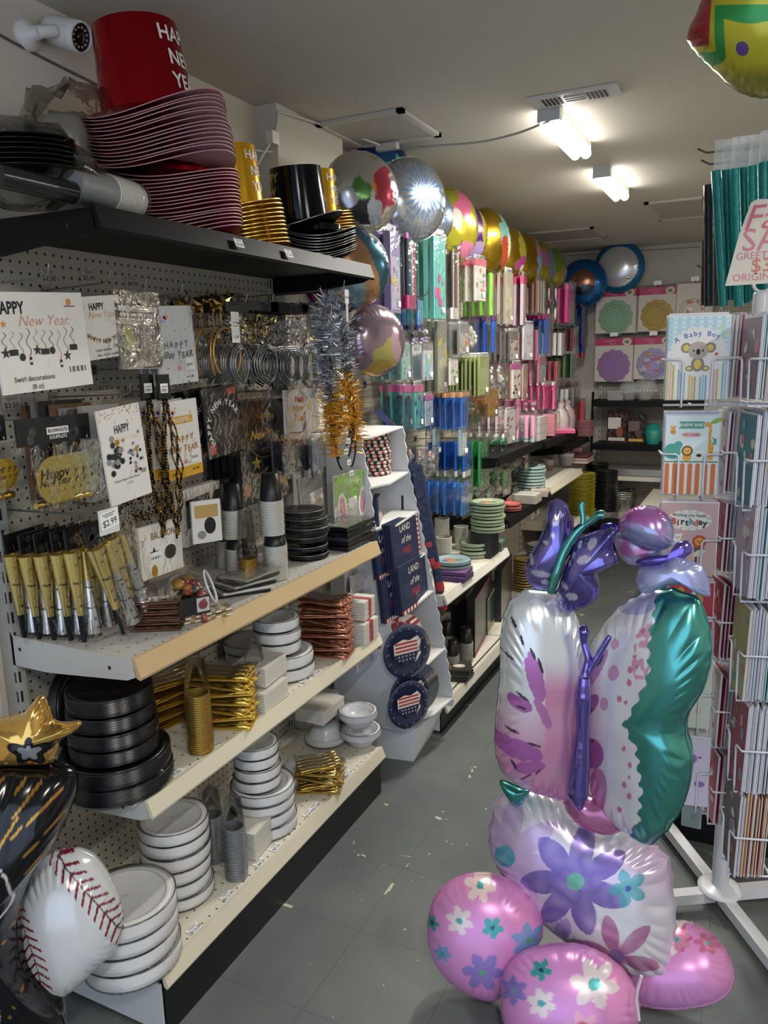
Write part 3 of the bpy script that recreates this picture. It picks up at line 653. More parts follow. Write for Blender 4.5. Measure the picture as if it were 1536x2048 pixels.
def art_swirl(b, w, h, y):
    b.text('HAPPY', -w*.33, h*.34, h*.17, INK, y, off=.03, sx=.75)
    b.text('New Year', w*.02, h*.21, h*.16, ROSE, y, shear=.35, off=-.01)
    b.star(-w*.40, h*.19, w*.035, ORG, y)
    for cx, cz in ((w*.08, h*.40), (-w*.40, -h*.36), (w*.33, h*.26)):
        for i in range(14):
            a = 2*PI*i/14; r0, r1 = w*.02, w*.10; b.art([(cx+r0*math.cos(a-.03), cz+r0*math.sin(a-.03)), (cx+r1*math.cos(a), cz+r1*math.sin(a)), (cx+r0*math.cos(a+.03), cz+r0*math.sin(a+.03))], PCH, y)
    rd = random.Random(4)
    for i in range(10):
        x = -w*.42+i*w*.082; top = h*(.10+.05*rd.random()); n = 20; L = h*(.16+.14*rd.random()); m = (INK, GLDP, GREYINK)[i % 3]
        for k in range(n):
            a0, a1 = k/n*9, (k+1)/n*9; z0, z1 = top-L*k/n, top-L*(k+1)/n; q = w*.028*(1-k/n*.5)
            b.art([(x+q*math.sin(a0)-.0007, z0), (x+q*math.sin(a0)+.0009, z0), (x+q*math.sin(a1)+.0009, z1), (x+q*math.sin(a1)-.0007, z1)], m, y)
        e = top-L-h*.03
        if i % 4 == 0: b.star(x, e, w*.05, M('#35332f', .6), y)
        elif i % 4 == 1: b.rect(x-w*.045, e-h*.03, x+w*.045, e+h*.03, M('#2c2a27', .6), y)
        elif i % 4 == 2: b.disc(x, e, w*.032, w*.032, M('#2e2c29', .6), y)
        else:
            b.rect(x-w*.014, e-h*.07, x+w*.014, e+h*.01, INK, y); b.rect(x-w*.005, e+h*.01, x+w*.005, e+h*.045, ROSE, y); b.rect(x-w*.012, e-h*.045, x+w*.012, e-h*.02, PAPER, y-.0003)
    b.text('Swirl decorations', -w*.16, -h*.365, h*.075, INK, y, off=.01); b.text('(8 ct)', -w*.14, -h*.45, h*.07, INK, y, off=.01)
    barcode(b, w*.24, -h*.34, w*.2, h*.06, y); b.disc(w*.33, h*.40, w*.03, w*.03, ORG, y); b.rect(w*.27, h*.35, w*.40, h*.362, M('#7a4a7a'), y)
def art_banner(b, w, h, y):
    b.text('HAPPY', -w*.1, h*.33, h*.15, INK, y, off=.03, sx=.75); b.text('New Year', 0, h*.20, h*.15, ROSE, y, shear=.35, off=-.01)
    for i, c in enumerate('HAPPY NEW YEAR'):
        t = i/13; x = -w*.38+t*w*.76; z = -h*.12-h*.11*(1-(2*t-1)**2)
        if c != ' ': b.text(c, x, z, h*.10, (INK, GLDP)[i % 2], y, off=.03)
    b.text('Letter Banner', -w*.08, -h*.36, h*.065, INK, y, off=.005); b.text('(Apx. 59.4" in Length)', 0, -h*.44, h*.055, INK, y, off=.01); barcode(b, w*.2, -h*.35, w*.22, h*.06, y)
def art_ribbon(b, w, h, y):
    b.rect(-w/2, h*.28, w/2, h/2, M('#121214', .35), y); b.rect(-w*.45, h*.38, w*.47, h*.46, PAPER, y-.0004)
    b.text('SHAPED RIBBON BANNER', 0, h*.435, h*.042, INK, y-.0008, off=.01); b.text('BANNIERE RUBAN FORMEE', 0, h*.395, h*.038, INK, y-.0008, off=.01)
    for i in range(11): b.rect(-w*.42+i*w*.08, h*.30, -w*.37+i*w*.08, h*.35, PAPER, y-.0004)
    b.rect(-w*.45, h*.18, w*.45, h*.28, M('#b5b2ab', .5), y); b.text('10.2 m x 1.83 m', 0, h*.23, h*.05, INK, y-.0004)
    b.rect(-w*.36, -h*.20, -w*.16, h*.16, M('#a6ab62', .6), y); b.rect(-w*.36, -h*.22, w*.15, -h*.19, M('#a6ab62', .6), y)
    b.rect(-w*.1, h*.04, w*.30, h*.055, M('#a5a59f'), y); b.rect(w*.10, -h*.2, w*.13, h*.14, M('#a5a59f'), y)
    b.art([(-w*.35, -h*.5), (0, -h*.34), (w*.4, -h*.5)], M('#bfb6a4'), y)
def art_foilb(head, hb, fg, tail, y_=0):
    def f(b, w, h, y):
        b.disc(-w*.28, h*.33, w*.09, h*.045, M('#b9a4cc'), y); b.disc(-w*.20, h*.36, w*.06, h*.03, M('#d79b72'), y)
        if head: b.rect(-w*.33, h*.20, w*.33, h*.30, M('#d9a843', .5), y); b.text('BALLOON', 0, h*.25, h*.075, WHITE, y-.0004, off=.015, sx=.9)
        for ln, z in (('HAPPY', 0), ('NEW YEAR', -h*.13)):
            for i, c in enumerate(ln):
                n = len(ln); x = (i-(n-1)/2)*w*.105*(1 if n > 5 else 1.25)
                if c != ' ': b.text(c, x, z+h*.012*math.sin(i*2.1), h*.115, hb, y, off=.02, rot=.12*math.sin(i*3))
        for i in range(9): b.disc(random.uniform(-.4, .4)*w, random.uniform(-.35, .42)*h, .0018, .0018, random.Random(i).choice([INK, ORG, M('#c25a5a')]), y)
        b.disc(w*.02, -h*.30, w*.05, h*.03, M('#d97f6e'), y)
        if tail: b.rect(-w/2, -h/2, w/2, -h*.36, M('#d9a322', .5), y)
        b.text('12PCS', -w*.33, -h*.44, h*.045, fg, y-.0005, off=.01); b.text('66/CM', w*.28, -h*.42, h*.05, fg, y-.0005, off=.01)
        b.rect(w*.18, -h*.33, w*.42, -h*.17, WHITE, y-.0004); barcode(b, w*.2, -h*.28, w*.18, h*.035, y-.0008)
    return f
def art_pom(b, w, h, y):
    rd = random.Random(2)
    for i in range(60): b.disc(rd.uniform(-.48, .48)*w, h*.5-abs(rd.gauss(0, .07))*h-.002, .0016, .0016, rd.choice([GLDP, ROSE, PCH]), y, n=6)
    b.text('HAPPY', 0, h*.27, h*.12, INK, y, off=.02, sx=.6); b.text('New Year', w*.1, h*.17, h*.08, PCH, y, shear=.3, off=0); b.star(-w*.22, h*.2, w*.03, ORG, y)
    for i in range(26):
        x, z = -w*.2+rd.gauss(0, .09)*w, -h*.02+rd.gauss(0, .075)*h; b.disc(x, z, w*.055, w*.055, rd.choice([INK, GLDP, M('#8d8f92'), M('#2c3037')]), y-.0003*i/26)
    for i in range(26):
        x, z = w*.23+rd.gauss(0, .09)*w, -h*.02+rd.gauss(0, .09)*h; b.disc(x, z, w*.03, w*.03, rd.choice([INK, GLDP, M('#8d8f92'), M('#8a8494')]), y-.0003*i/26)
    b.text('Tissue Paper Pom Poms', -w*.05, -h*.26, h*.038, INK, y, off=.005); b.text('(12 ct)', 0, -h*.31, h*.035, INK, y); barcode(b, w*.3, -h*.25, w*.14, h*.05, y)
def art_blackballoon(b, w, h, y):
    b.rect(-w/2, -h/2, w/2, h/2, M('#15161a', .3), y+.0004); b.disc(w*.03, -h*.07, w*.36, h*.28, M('#23252a', .12), y, n=32)
    for i, c in enumerate('HAPPY NEW YEAR'):
        a = PI*1.18-i*PI*1.0/13; b.text(c, w*.03+w*.44*math.cos(a), -h*.09+h*.36*math.sin(a), h*.115, WHITE, y-.0004, off=.02, rot=a-HALF)
    b.rect(w*.2, h*.36, w*.45, h*.45, M('#a33a3a'), y); b.rect(-w*.45, -h*.45, -w*.28, -h*.30, M('#b04a44'), y)
def X1(u0, v0, u1, v1, X): return bx(u0, v0, u1, v1, X)
# --- row 1 (just below the black shelf)
cardbag('swirl_decoration_pack', 'large white bag card reading HAPPY New Year Swirl decorations on its hook', 'decoration pack', X1(-15, 585, 176, 780, -1.38), -1.38, art_swirl, tilt=.06, hk='swirl decorations', rz=.04)
cardbag('banner_pack', 'white card with a tiny HAPPY NEW YEAR letter banner beside the swirl decorations', 'banner pack', X1(160, 592, 247, 716, -1.42), -1.42, art_banner, tilt=.11, rz=.05, hk='letter banner packs')
cardbag('ribbon_banner_pack', 'dark ribbon banner pack with a black header next to the letter banner', 'banner pack', X1(234, 608, 318, 738, -1.42), -1.42, art_ribbon, bgc=M('#56575a', .3), hk='ribbon banner pack', filmm=film('#ffffff', .3, 30, 1))
for i in range(3):
    X = -1.42-.03*i
    cardbag('foil_balloon_pack', 'silver and white HAPPY NEW YEAR balloon pack, %s' % ORD[i], 'balloon pack', X1(311, 612, 388, 768, -1.42), X, art_foilb(False, M('#55575c', .3), GREYINK, False), bgc=M('#c8c9cb', .35), tilt=.06, hk='silver balloon packs' if i == 0 else None)
# gold star headbands on a hook
def headband(x, y, z, label, s=1.0, rz=0):
    t = thing('star_headband', label, 'headband', (x, y, z), RY+rz, 'gold star headbands on one hook')
    b = MB(); R = .062*s; gm = M('#c99a50', .35, .6)
    pts = [(R*math.sin(a)*.85, 0, -R+R*1.15*math.cos(a)) for a in np.linspace(-2.5, 2.5, 22)]; b.tube(pts, .0032, gm, 6); b.build('band', t)
    for sx, hh in ((-.02, .055), (.018, .075)):
        b = MB(); b.tube([(sx*.6, 0, R*.12), (sx, 0, hh)], .0012, gm, 5); b.build('spring', t)
        b = MB(); v = []
        for i in range(10):
            r = (.030 if i % 2 == 0 else .013)*s; a = PI/2+PI*i/5+sx*8; v.append((sx+r*math.cos(a), 0, hh+.02+r*math.sin(a)))
        v += [(sx, -.011, hh+.02), (sx, .011, hh+.02)]; b.add(v, [(i, (i+1) % 10, 10) for i in range(10)]+[((i+1) % 10, i, 11) for i in range(10)], GOLD); b.build('star', t)
y0, z0, w0, h0 = X1(392, 640, 440, 735, -1.46)
for i in range(6):
    headband(-1.56+.032*i, y0-.012+.004*i, z0+.03+.004*(i % 2), 'gold headband with two foil stars, %s' % ORD[5-i], rz=.3*math.sin(i*2))
hook(-1.34, y0, z0+.045, 'long metal peg hook carrying the gold star headbands')
tg = thing('price_tag', 'white paper tag hanging over the gold star headbands', 'price tag', (-1.352, y0-.01, z0+.055), RY)
b = MB(); b.rect(-.018, -.055, .018, .03, WHITE, 0); b.rect(-.012, -.01, .012, -.008, GREYINK, -.001); b.rect(-.012, .0, .012, .002, GREYINK, -.001); b.text('1.99', 0, -.04, .014, INK, -.001); b.box(-.018, .018, .0004, .001, -.055, .03, WHITE); b.build('tag_card', tg)
# tiara bags: clear bags with glittery headbands
def tiara_bag(X, box, label, c1, c2, word=True, seed=0, rz=0):
    y, z, w, h = box; t = thing('tiara_bag', label, 'tiara bag', (X, y, z), RY+rz); rd = random.Random(seed)
    b = MB(); hb = M('#101113', .3); b.box(-w*.5, w*.5, -.002, .002, h*.47, h*.60, hb); b.build('header_card', t)
    b = MB(); m = FOIL(c1, .2, (60, .5))
    for k in range(3):
        pts = [(w*.40*(1-.12*k)*math.sin(a), -.004*k, -h*.22+h*.26*(1-.1*k)*math.cos(a)) for a in np.linspace(-2.9, 2.9, 22)]; b.tube(pts, .0030, M('#8f9194', .25, .8), 5)
    b.build('band', t)
    b = MB()
    if word:
        b.text('HAPPY', 0, h*.30, h*.19, m, -.006, off=.03); b.text('NEW', -w*.1, h*.14, h*.19, m, -.006, off=.03)
    for i in range(44):
        x, zz = rd.uniform(-.4, .4)*w, rd.uniform(.0, .42)*h; a = rd.uniform(0, 3.1); L = rd.uniform(.008, .026)
        b.add([(x, rd.uniform(-.008, .008), zz), (x+L*math.cos(a), rd.uniform(-.012, .012), zz+L*math.sin(a)), (x+.006*math.cos(a+1), 0, zz+.006*math.sin(a+1))], [(0, 1, 2)], rd.choice([m, FOIL(c2, .2, (60, .5))]))
    b.build('glitter_topper', t)
    b = MB(); b.sheet(w*1.05, h*1.1, film('#ffffff', .08, 16, .8), y=-.020, nx=7, nz=9, amp=.006, z0=h*.5, seed=seed); b.build('plastic_bag', t)
tb = [((455, 620, 500, 770), '#3b3d41', '#b9bcc0', 'dark tinsel tiara bag left of the gold one'), ((500, 618, 560, 770), '#dfba60', '#f0d890', 'gold tiara bag in the row of tiara bags'), ((545, 622, 618, 775), '#c4c7cc', '#8d9096', 'silver HAPPY NEW YEAR tiara bag facing the aisle'), ((612, 622, 655, 780), '#c9a23f', '#b8bac0', 'bent silver and gold tiara bag at the right of the row')]
for k, (bxx, c1, c2, lb) in enumerate(tb):
    n = 4
    for i in range(n):
        X = -1.38-.032*i; yy = X1(*bxx, -1.38)
        tiara_bag(X, (yy[0]-.004*i, yy[1], yy[2], yy[3]), lb+', %s' % ORD[i], c1, c2, k == 2, seed=k*10+i, rz=.25*(k == 3))
    hook(-1.345, yy[0], yy[1]+yy[3]*.55, 'metal peg hook holding the '+['dark', 'gold', 'silver', 'bent'][k]+' tiara bags')
# ---- boa headbands hanging in a long cluster at the end of the first unit
pbx = -1.22
hk_ = onx(676, 575, pbx); hook(pbx+.02, hk_.y, hk_.z-.01, 'hook at the unit end carrying the tinsel headbands', x0=-1.595)
tg = thing('price_tag', 'white hang tag above the silver tinsel headbands', 'price tag', (pbx+.03, hk_.y, hk_.z-.02), RY)
b = MB(); b.box(-.012, .012, -.0006, .0006, -.03, .012, WHITE); b.box(-.007, .007, -.0006, .0006, -.085, -.03, M('#cfcfcb', .4)); b.text('$4.99', 0, -.012, .011, INK, -.0012); b.build('tag_card', tg)
def tinsel_band(y, z, x, fm, label, grp, seed, n=520, R=.078):
    rd = random.Random(seed); t = thing('tinsel_headband', label, 'headband', (x, y, z), RY+rd.uniform(-.2, .2), grp)
    b = MB(); b.tube([(R*.85*math.sin(a), 0, R*1.1*math.cos(a)) for a in np.linspace(-2.6, 2.6, 20)], .0035, M('#0e0e10', .4), 6); b.build('band', t)
    b = MB()
    for i in range(n):
        a = rd.uniform(-1.9, 1.9); r = .008+abs(rd.gauss(0, .011)); f = rd.uniform(0, 6.28)
        cx, cz = R*.95*math.sin(a), R*1.15*math.cos(a); d = Vector((math.cos(f)*math.sin(a), math.sin(f), math.cos(f)*math.cos(a)))
        e = Vector((cx, 0, cz)); q = e+d*r*1.7; wv = d.cross(Vector((rd.uniform(-1, 1), rd.uniform(-1, 1), rd.uniform(-1, 1)))).normalized()*.0016
        b.add([tuple(e-wv), tuple(e+wv), tuple(q+wv*.8), tuple(q-wv*.8)], [(0, 1, 2, 3)], fm)
    b.build('tinsel', t)
    b = MB(); b.box(-.013, .013, -.019, -.018, -R*1.15-.009, -R*1.15+.009, LABELW); b.rect(-.009, -R*1.15+.001, .009, -R*1.15+.003, GREYINK, -.0195); b.rect(-.009, -R*1.15-.004, .009, -R*1.15-.002, INK, -.0195); b.build('price_sticker', t)
TS = M('#c9ccd2', .25, .9); TG = M('#e3b44e', .3, .7)
for i in range(12):
    v = 652+i*22; u = 693+i*2.2
    p = onx(u, v, pbx+.01); m_ = TS if i < 7 else TG
    tinsel_band(p.y, p.z, pbx-.05+.006*(i % 3), m_, ('silver' if i < 7 else 'gold')+' tinsel headband in the long hanging cluster at the unit end', ('silver' if i < 7 else 'gold')+' tinsel headbands in the long cluster', i)
# ---- row 2
def blowout_bag(X, box, label, seed=0, rz=0, cols=None):
    y, z, w, h = box; t = thing('blowout_pack', label, 'blowout pack', (X, y, z), RY+rz)
    b = MB(); y_ = -.004; b.box(-w/2, w/2, -.004, .0, h*.20, h*.5, M('#141417', .35)); rd = random.Random(seed)
    for i in range(7): b.disc(rd.uniform(-.42, .42)*w, h*rd.uniform(.26, .36), w*.05, w*.05, M('#3b3c40', .4), y_-.0006)
    b.rect(-w*.12, h*.30, w*.18, h*.38, WHITE, y_-.001); b.text('BLOWOUTS', w*.03, h*.34, h*.055, INK, y_-.0016, off=.02); b.text('SOUFFLETS', w*.03, h*.265, h*.055, WHITE, y_-.0012, off=.02)
    b.text('6', w*.44, h*.23, h*.06, WHITE, y_-.001); b.build('header_card', t)
    cols = cols or ['#c6cfc4', '#b9c3a8', '#bdb673', '#c1b05c', '#c9b45a']
    for i, c in enumerate(cols):
        x = w*.36-i*w*.13; g = M(c, .25, .7)
        b = MB(); yy = -.010-.003*i; b.prism([(x+w*.24*math.cos(a), -h*.20+w*.24*math.sin(a)) for a in [2*PI*k/28 for k in range(28)]], yy-.0012, yy, g)
        last = i == len(cols)-1
        b.text('Happy' if last else 'y', x+(0 if last else w*.18), -h*.13, w*(.15 if last else .12), INK, yy-.002, shear=.2, off=.012); b.text('New Year' if last else 'r', x+(0 if last else w*.18), -h*.23, w*(.10 if last else .12), INK, yy-.002, shear=.2, off=.01)
        for q in ((-.10, .02, .11) if last else (.12,)): b.star(x+q*w, -h*.33, w*.022, INK, yy-.002, n=6, q=.2)
        b.build('blowout', t)
    b = MB()
    for i in range(5):
        x = -w*.30+i*w*.15; b.T = Matrix.Translation((x, -.012, -h*.46)) @ Matrix.Rotation(HALF, 4, 'Y'); b.lathe([(.007, -.02), (.009, 0), (.007, .02)], GOLD, 10)
    b.build('mouthpieces', t)
    b = MB(); b.sheet(w*1.02, h*.72, FILM2, y=-.034, nx=8, nz=7, amp=.005, z0=h*.20, seed=seed); b.build('plastic_bag', t); return t
bb = X1(28, 832, 190, 1008, -1.40)
blowout_bag(-1.40, bb, 'gold disc blowouts pack with black header, whole front visible', 1, rz=.10)
b2 = X1(-60, 835, 60, 1010, -1.36)
blowout_bag(-1.42, (b2[0], b2[1], b2[2], b2[3]), 'gold blowouts pack half hidden at the far left', 2, rz=.1, cols=['#c9a53c', '#d2b145', '#c9a53c'])
for nm, q in (('whole', bb), ('far left', b2)): hook(-1.37, q[0], q[1]+q[3]*.44, 'metal peg hook holding the %s blowouts pack' % nm)
def brown_pack(X, y, z, w, h, label, c, grp=None):
    t = thing('paper_pack', label, 'decoration pack', (X, y, z), RY, grp)
    b = MB(); b.box(-w/2, w/2, -.008, .008, -h/2, h/2, M(c, .5, .15)); b.build('folded_paper', t)
    b = MB(); bagfilm(b, w, h, .018, FILM, .03, seed=int(X*1e3)); b.build('plastic_bag', t)
bq = X1(120, 800, 222, 1010, -1.44)
for i in range(7): brown_pack(-1.57+.024*i, bq[0]+.006*i, bq[1]+.01*math.sin(i), .115, bq[3]*.92, 'clear bag of folded tissue pom poms, %s' % ORD[6-i], ['#6b4e38', '#85827c', '#3a352f', '#7a5c40', '#8f8d88', '#5b4a3a', '#94918b'][i])
bp_ = X1(205, 812, 290, 1003, -1.375)
cardbag('pompom_pack', 'white HAPPY New Year tissue paper pom poms card beside the gold blowouts', 'decoration pack', bp_, -1.375, art_pom, tilt=.10, hk='pom pom packs')
# bead necklaces
def beads(u, label, X, sw=0, cm=None):
    a = onx(u, 800, X); z1 = onx(u+20, 1078, X).z; L = a.z-z1
    t = thing('bead_necklace', label, 'necklace', (X, a.y, a.z+.03), RY, 'black and gold bead necklaces')
    b = MB(); b.box(-.022, .022, -.003, .003, -.03, .035, M('#0f0f11', .3)); b.rect(-.014, -.012, .014, .012, LABELW, -.0036); b.rect(-.010, .003, .010, .005, GREYINK, -.0042); barcode(b, -.010, -.009, .02, .008, -.0042); b.build('header_card', t)
    for s in range(4):
        b = MB(); n = 110
        for i in range(n):
            f = i/(n-1); a_ = f*2*PI; x = (.018+.004*s)*math.sin(a_)*(1 if f < .5 else 1)+sw*math.sin(PI*f)+.003*s-.006; zz = -.03-L*(1-abs(2*f-1))**.95*(1-.03*s); r = .0045
            c = (x, -.004+.006*math.sin(s*2+i*.4), zz)
            v = [(c[0]+r, c[1], c[2]), (c[0]-r, c[1], c[2]), (c[0], c[1]+r, c[2]), (c[0], c[1]-r, c[2]), (c[0], c[1], c[2]+r), (c[0], c[1], c[2]-r)]
            b.add(v, [(0, 2, 4), (2, 1, 4), (1, 3, 4), (3, 0, 4), (2, 0, 5), (1, 2, 5), (3, 1, 5), (0, 3, 5)], (M('#17140f', .12, .6), M('#a8853d', .12, .9))[(s+i//3) % 2], True)
        b.build('bead_strand', t)
    return t
beads(296, 'strand bundle of black and gold beads hanging left, label on black card', -1.40, .016)
beads(328, 'strand bundle of black and gold beads hanging right, label on black card', -1.385, .012)
q = onx(300, 745, -1.4); hook(-1.36, q.y, q.z+.008, 'metal peg hook carrying the bead necklaces')
# pile of beads lower left (dark garland)
pz = onx(285, 1010, -1.47)
t = thing('bead_necklace', 'tangle of dark beads hanging behind the foil balloon card', 'necklace', (-1.47, pz.y, pz.z+.03), RY)
b = MB(); rd = random.Random(8)
for i in range(260):
    a = rd.uniform(0, 6.28); c = (.06*math.sin(a)+rd.gauss(0, .006), rd.gauss(0, .012), -.03+.028*math.cos(a)+rd.gauss(0, .008)); r = .0034
    v = [(c[0]+r, c[1], c[2]), (c[0]-r, c[1], c[2]), (c[0], c[1]+r, c[2]), (c[0], c[1]-r, c[2]), (c[0], c[1], c[2]+r), (c[0], c[1], c[2]-r)]
    b.add(v, [(0, 2, 4), (2, 1, 4), (1, 3, 4), (3, 0, 4), (2, 0, 5), (1, 2, 5), (3, 1, 5), (0, 3, 5)], (M('#17140f', .12, .6), M('#a8853d', .12, .9))[i % 4 == 0], True)
b.build('bead_strand', t); hook(-1.44, pz.y, pz.z+.06, 'metal peg hook behind the foil balloon card')
# yellow balloon packs
for i in range(3):
    cardbag('foil_balloon_pack', 'yellow and white BALLOON pack, %s' % ORD[i], 'balloon pack', X1(328, 800, 398, 955, -1.42), -1.42-.05*i, art_foilb(True, M('#b5803a', .4, .3), INK, True), tilt=.05, hk='yellow balloon packs' if i == 0 else None)
for i in range(3):
    q = X1(408, 772, 478, 910, -1.42)
    cardbag('black_balloon_pack', 'black balloon pack with white HAPPY NEW YEAR arc, %s' % ORD[i], 'balloon pack', (q[0]-.008*i, q[1]-.004*i, q[2], q[3]), -1.42-.045*i, art_blackballoon, bgc=M('#15161a', .3), tilt=.09, hk='black balloon packs' if i == 0 else None)
BKP = M('#141518', .3); GLW = M('#b88f3e', .3, .6); GLT = M('#d0a850', .3, .5)
def art_napkin(b, w, h, y):
    b.rect(-w/2, -h/2, w/2, h/2, BKP, y+.0004)
    vs, fs = text_geo('Happy', .3, .01); b.add([(w*.08-x*h*.20, y-.0003, h*.15-z*h*.20) for x, z, _ in vs], fs, GLT)
    vs, fs = text_geo('New Year', .3, .02); b.add([(w*.02+x*h*.26, y-.0003, -h*.22+z*h*.26) for x, z, _ in vs], fs, GLT)
    for i in range(40):
        a = 2*PI*i/40; a2 = 2*PI*(i+1)/40; r = w*.46; b.art([(r*math.cos(a), r*math.sin(a)), (r*math.cos(a2), r*math.sin(a2)), (r*.985*math.cos(a2), r*.985*math.sin(a2)), (r*.985*math.cos(a), r*.985*math.sin(a))], GLW, y-.0002)
def art_stars(b, w, h, y):
    b.rect(-w/2, -h/2, w/2, h/2, BKP, y+.0004); b.star(-w*.2, h*.32, w*.10, GLT, y); b.star(w*.33, -h*.05, w*.18, GLT, y); b.star(w*.05, h*.02, w*.06, GLW, y, n=8, q=.3); b.disc(-w*.42, -h*.2, w*.06, w*.08, M('#b3753a'), y)
    b.star(w*.33, -h*.05, w*.08, GLW, y-.0003); b.star(-w*.1, -h*.35, w*.07, GLW, y, n=6, q=.3)
for i in range(3):
    cardbag('napkin_pack', 'black napkin pack with gold script Happy New Year, %s' % ORD[i], 'napkin pack', X1(478, 800, 563, 895, -1.44), -1.44-.035*i, art_napkin, t=.02, bgc=BKP, tilt=0, hk='gold script napkin packs' if i == 0 else None)
for i in range(5):
    cardbag('tablecloth_pack', 'black pack with gold stars, %s' % ORD[i], 'tablecloth pack', X1(468, 905, 566, 1000, -1.47), -1.45-.028*i, art_stars, t=.02, bgc=BKP, tilt=0, hk='black star packs' if i == 0 else None)
def art_topper(b, w, h, y):
    g = M('#c8952f', .25, .7); b.text('Happy', -w*.02, h*.30, h*.20, g, y, shear=.3, off=.04); b.text('New', -w*.12, h*.10, h*.22, g, y, shear=.3, off=.04); b.text('Year', -w*.1, -h*.10, h*.22, g, y, shear=.3, off=.04)
    b.text('Happy', -w*.02, h*.30, h*.20, M('#a02a2a'), y-.0005, shear=.3, off=.01); b.rect(w*.06, -h*.38, w*.11, h*.02, M('#8c1e2c'), y-.0003); b.star(w*.25, h*.12, w*.12, M('#e0c060', .25, .6), y)
for i in range(2):
    cardbag('cake_topper_pack', 'grey card with gold Happy New Year cake topper, %s' % ORD[i], 'cake topper pack', X1(568, 778, 634, 872, -1.40), -1.40-.04*i, art_topper, bgc=M('#bdbbb6', .5), tilt=0, hk='cake topper packs' if i == 0 else None)
def art_silverbag(b, w, h, y):
    rd = random.Random(3)
    for i in range(26): b.rect(x0 := rd.uniform(-.45, .4)*w, z0 := rd.uniform(-.45, .4)*h, x0+rd.uniform(.02, .1)*w, z0+rd.uniform(.03, .2)*h, rd.choice([M('#3c3d40', .3, .5), M('#9a9ca0', .3, .8), M('#6d6a60', .3, .5)]), y-.0002*i/26)
for k, (bxx, nm) in enumerate([((565, 882, 615, 945), 'left'), ((608, 880, 660, 945), 'right')]):
    for i in range(2): cardbag('confetti_pack', 'small silver and black confetti bag, %s of the %s pair below the cake topper' % (['front', 'back'][i], nm), 'confetti pack', X1(*bxx, -1.38), -1.38-.04*i, art_silverbag, bgc=M('#4d4e52', .3, .4), tilt=.1*k, rz=.3*k, hk=nm+' confetti bags' if i == 0 else None)
cardbag('plate_bag', 'tall clear bag with a pale printed insert beside the wrapped plates', 'bag of plates', X1(600, 945, 648, 1075, -1.42), -1.42, lambda b, w, h, y: (b.rect(-w*.1, -h*.4, w*.45, h*.2, M('#c4bfb4'), y), b.text('HAPPY', w*.17, 0, h*.1, M('#b59a6a'), y-.0005)), bgc=M('#6f716f', .4), tilt=.12, hk='tall clear plate bag')
# ---- horn packs
def horn_pack(X, y, z, label, s=1.0, tilt=0, rz=0, seed=0, front=False):
    t = thing('party_horn_pack', label, 'party horn pack', (X, y, z)); t.rotation_euler = (Matrix.Rotation(RY+rz, 3, 'Z') @ Matrix.Rotation(-tilt, 3, 'Y')).to_euler()
    b = MB(); b.box(-.062*s, .062*s, -.010, -.004, .115*s, .165*s, M('#131316', .35)); rd = random.Random(seed)
    for i in range(6): b.disc(rd.uniform(-.05, .05)*s, rd.uniform(.125, .155)*s, .009*s, .009*s, M('#35363a', .4), -.0106)
    b.build('header_card', t)
    gm, sm, bk = M('#f0d98c', .2, .8), M('#d6d8da', .16, .9), M('#14171f', .25)
    for i, x in enumerate((-.036, -.012, .012, .036)):
        x *= s; up = i % 2 == 0; b = MB(); y0 = .006 if up else -.006
        if up: b.lathe([(.020*s, .105*s), (.0085*s, -.055*s)], gm, 16, c=(x, y0, 0), cap=False); b.lathe([(.0085*s, -.055*s), (.006*s, -.125*s)], bk, 12, c=(x, y0, 0))
        else: b.lathe([(.0062*s, .10*s), (.0088*s, .03*s)], gm, 12, c=(x, y0, 0)); b.lathe([(.0088*s, .03*s), (.021*s, -.105*s)], sm, 16, c=(x, y0, 0), cap=False); b.lathe([(.0, -.104*s), (.021*s, -.105*s)], M('#5d6064', .3, .6), 16, c=(x, y0, 0), cap=False)
        for k in range(7):
            zz = (.09-.02*k if up else -.09+.017*k)*s; r = np.interp(zz/s, [-.055, .105], [.0085, .020]) if up else np.interp(zz/s, [-.105, .03], [.021, .0088]); r *= s
            a = -HALF+(-.5 if k % 2 else .5)
            vs, fs = text_geo('*' if k % 3 else ('Happy' if up else 'New Year'), .2, .02); sz = .016*s if k % 3 else .009*s
            b.add([(x+(r+.0006)*math.cos(a+q*sz/r), y0+(r+.0006)*math.sin(a+q*sz/r), zz+w_*sz) for q, w_, _ in vs], fs, INK)
        b.build('horn', t)
    b = MB(); f = FILM2; b.sheet(.13*s, .29*s, f, y=-.030*s, nx=6, nz=10, amp=.005, z0=.165*s, seed=seed); b.sheet(.13*s, .29*s, f, y=.028*s, nx=4, nz=6, amp=.004, z0=.165*s, seed=seed+5); b.build('plastic_bag', t); return t
for i, (u, v, sc_k, X) in enumerate([(62, 1180, .92, -1.55), (92, 1182, .93, -1.51), (122, 1182, .94, -1.47), (155, 1180, .95, -1.43), (182, 1178, .96, -1.39)]):
    p = onx(u, v, X); horn_pack(X, p.y, p.z, 'gold and silver party horn pack, %s behind the price tag' % ['farthest left', 'second from the left', 'third from the left', 'fourth from the left', 'fifth from the left'][i], sc_k, tilt=.05, seed=i)
p = onx(243, 1160, -1.33); horn_pack(-1.33, p.y, p.z, 'frontmost party horn pack, slanted, under the $2.99 tag', 1.02, tilt=.28, seed=9, front=True)
q = onx(213, 1040, -1.29); hook(-1.29, q.y-.01, q.z+.005, 'long metal peg hook carrying the party horn packs', up=.01)
t = thing('price_tag', 'clear label holder with a $2.99 price above the party horns', 'price tag', (-1.283, q.y, q.z), RY+.1)
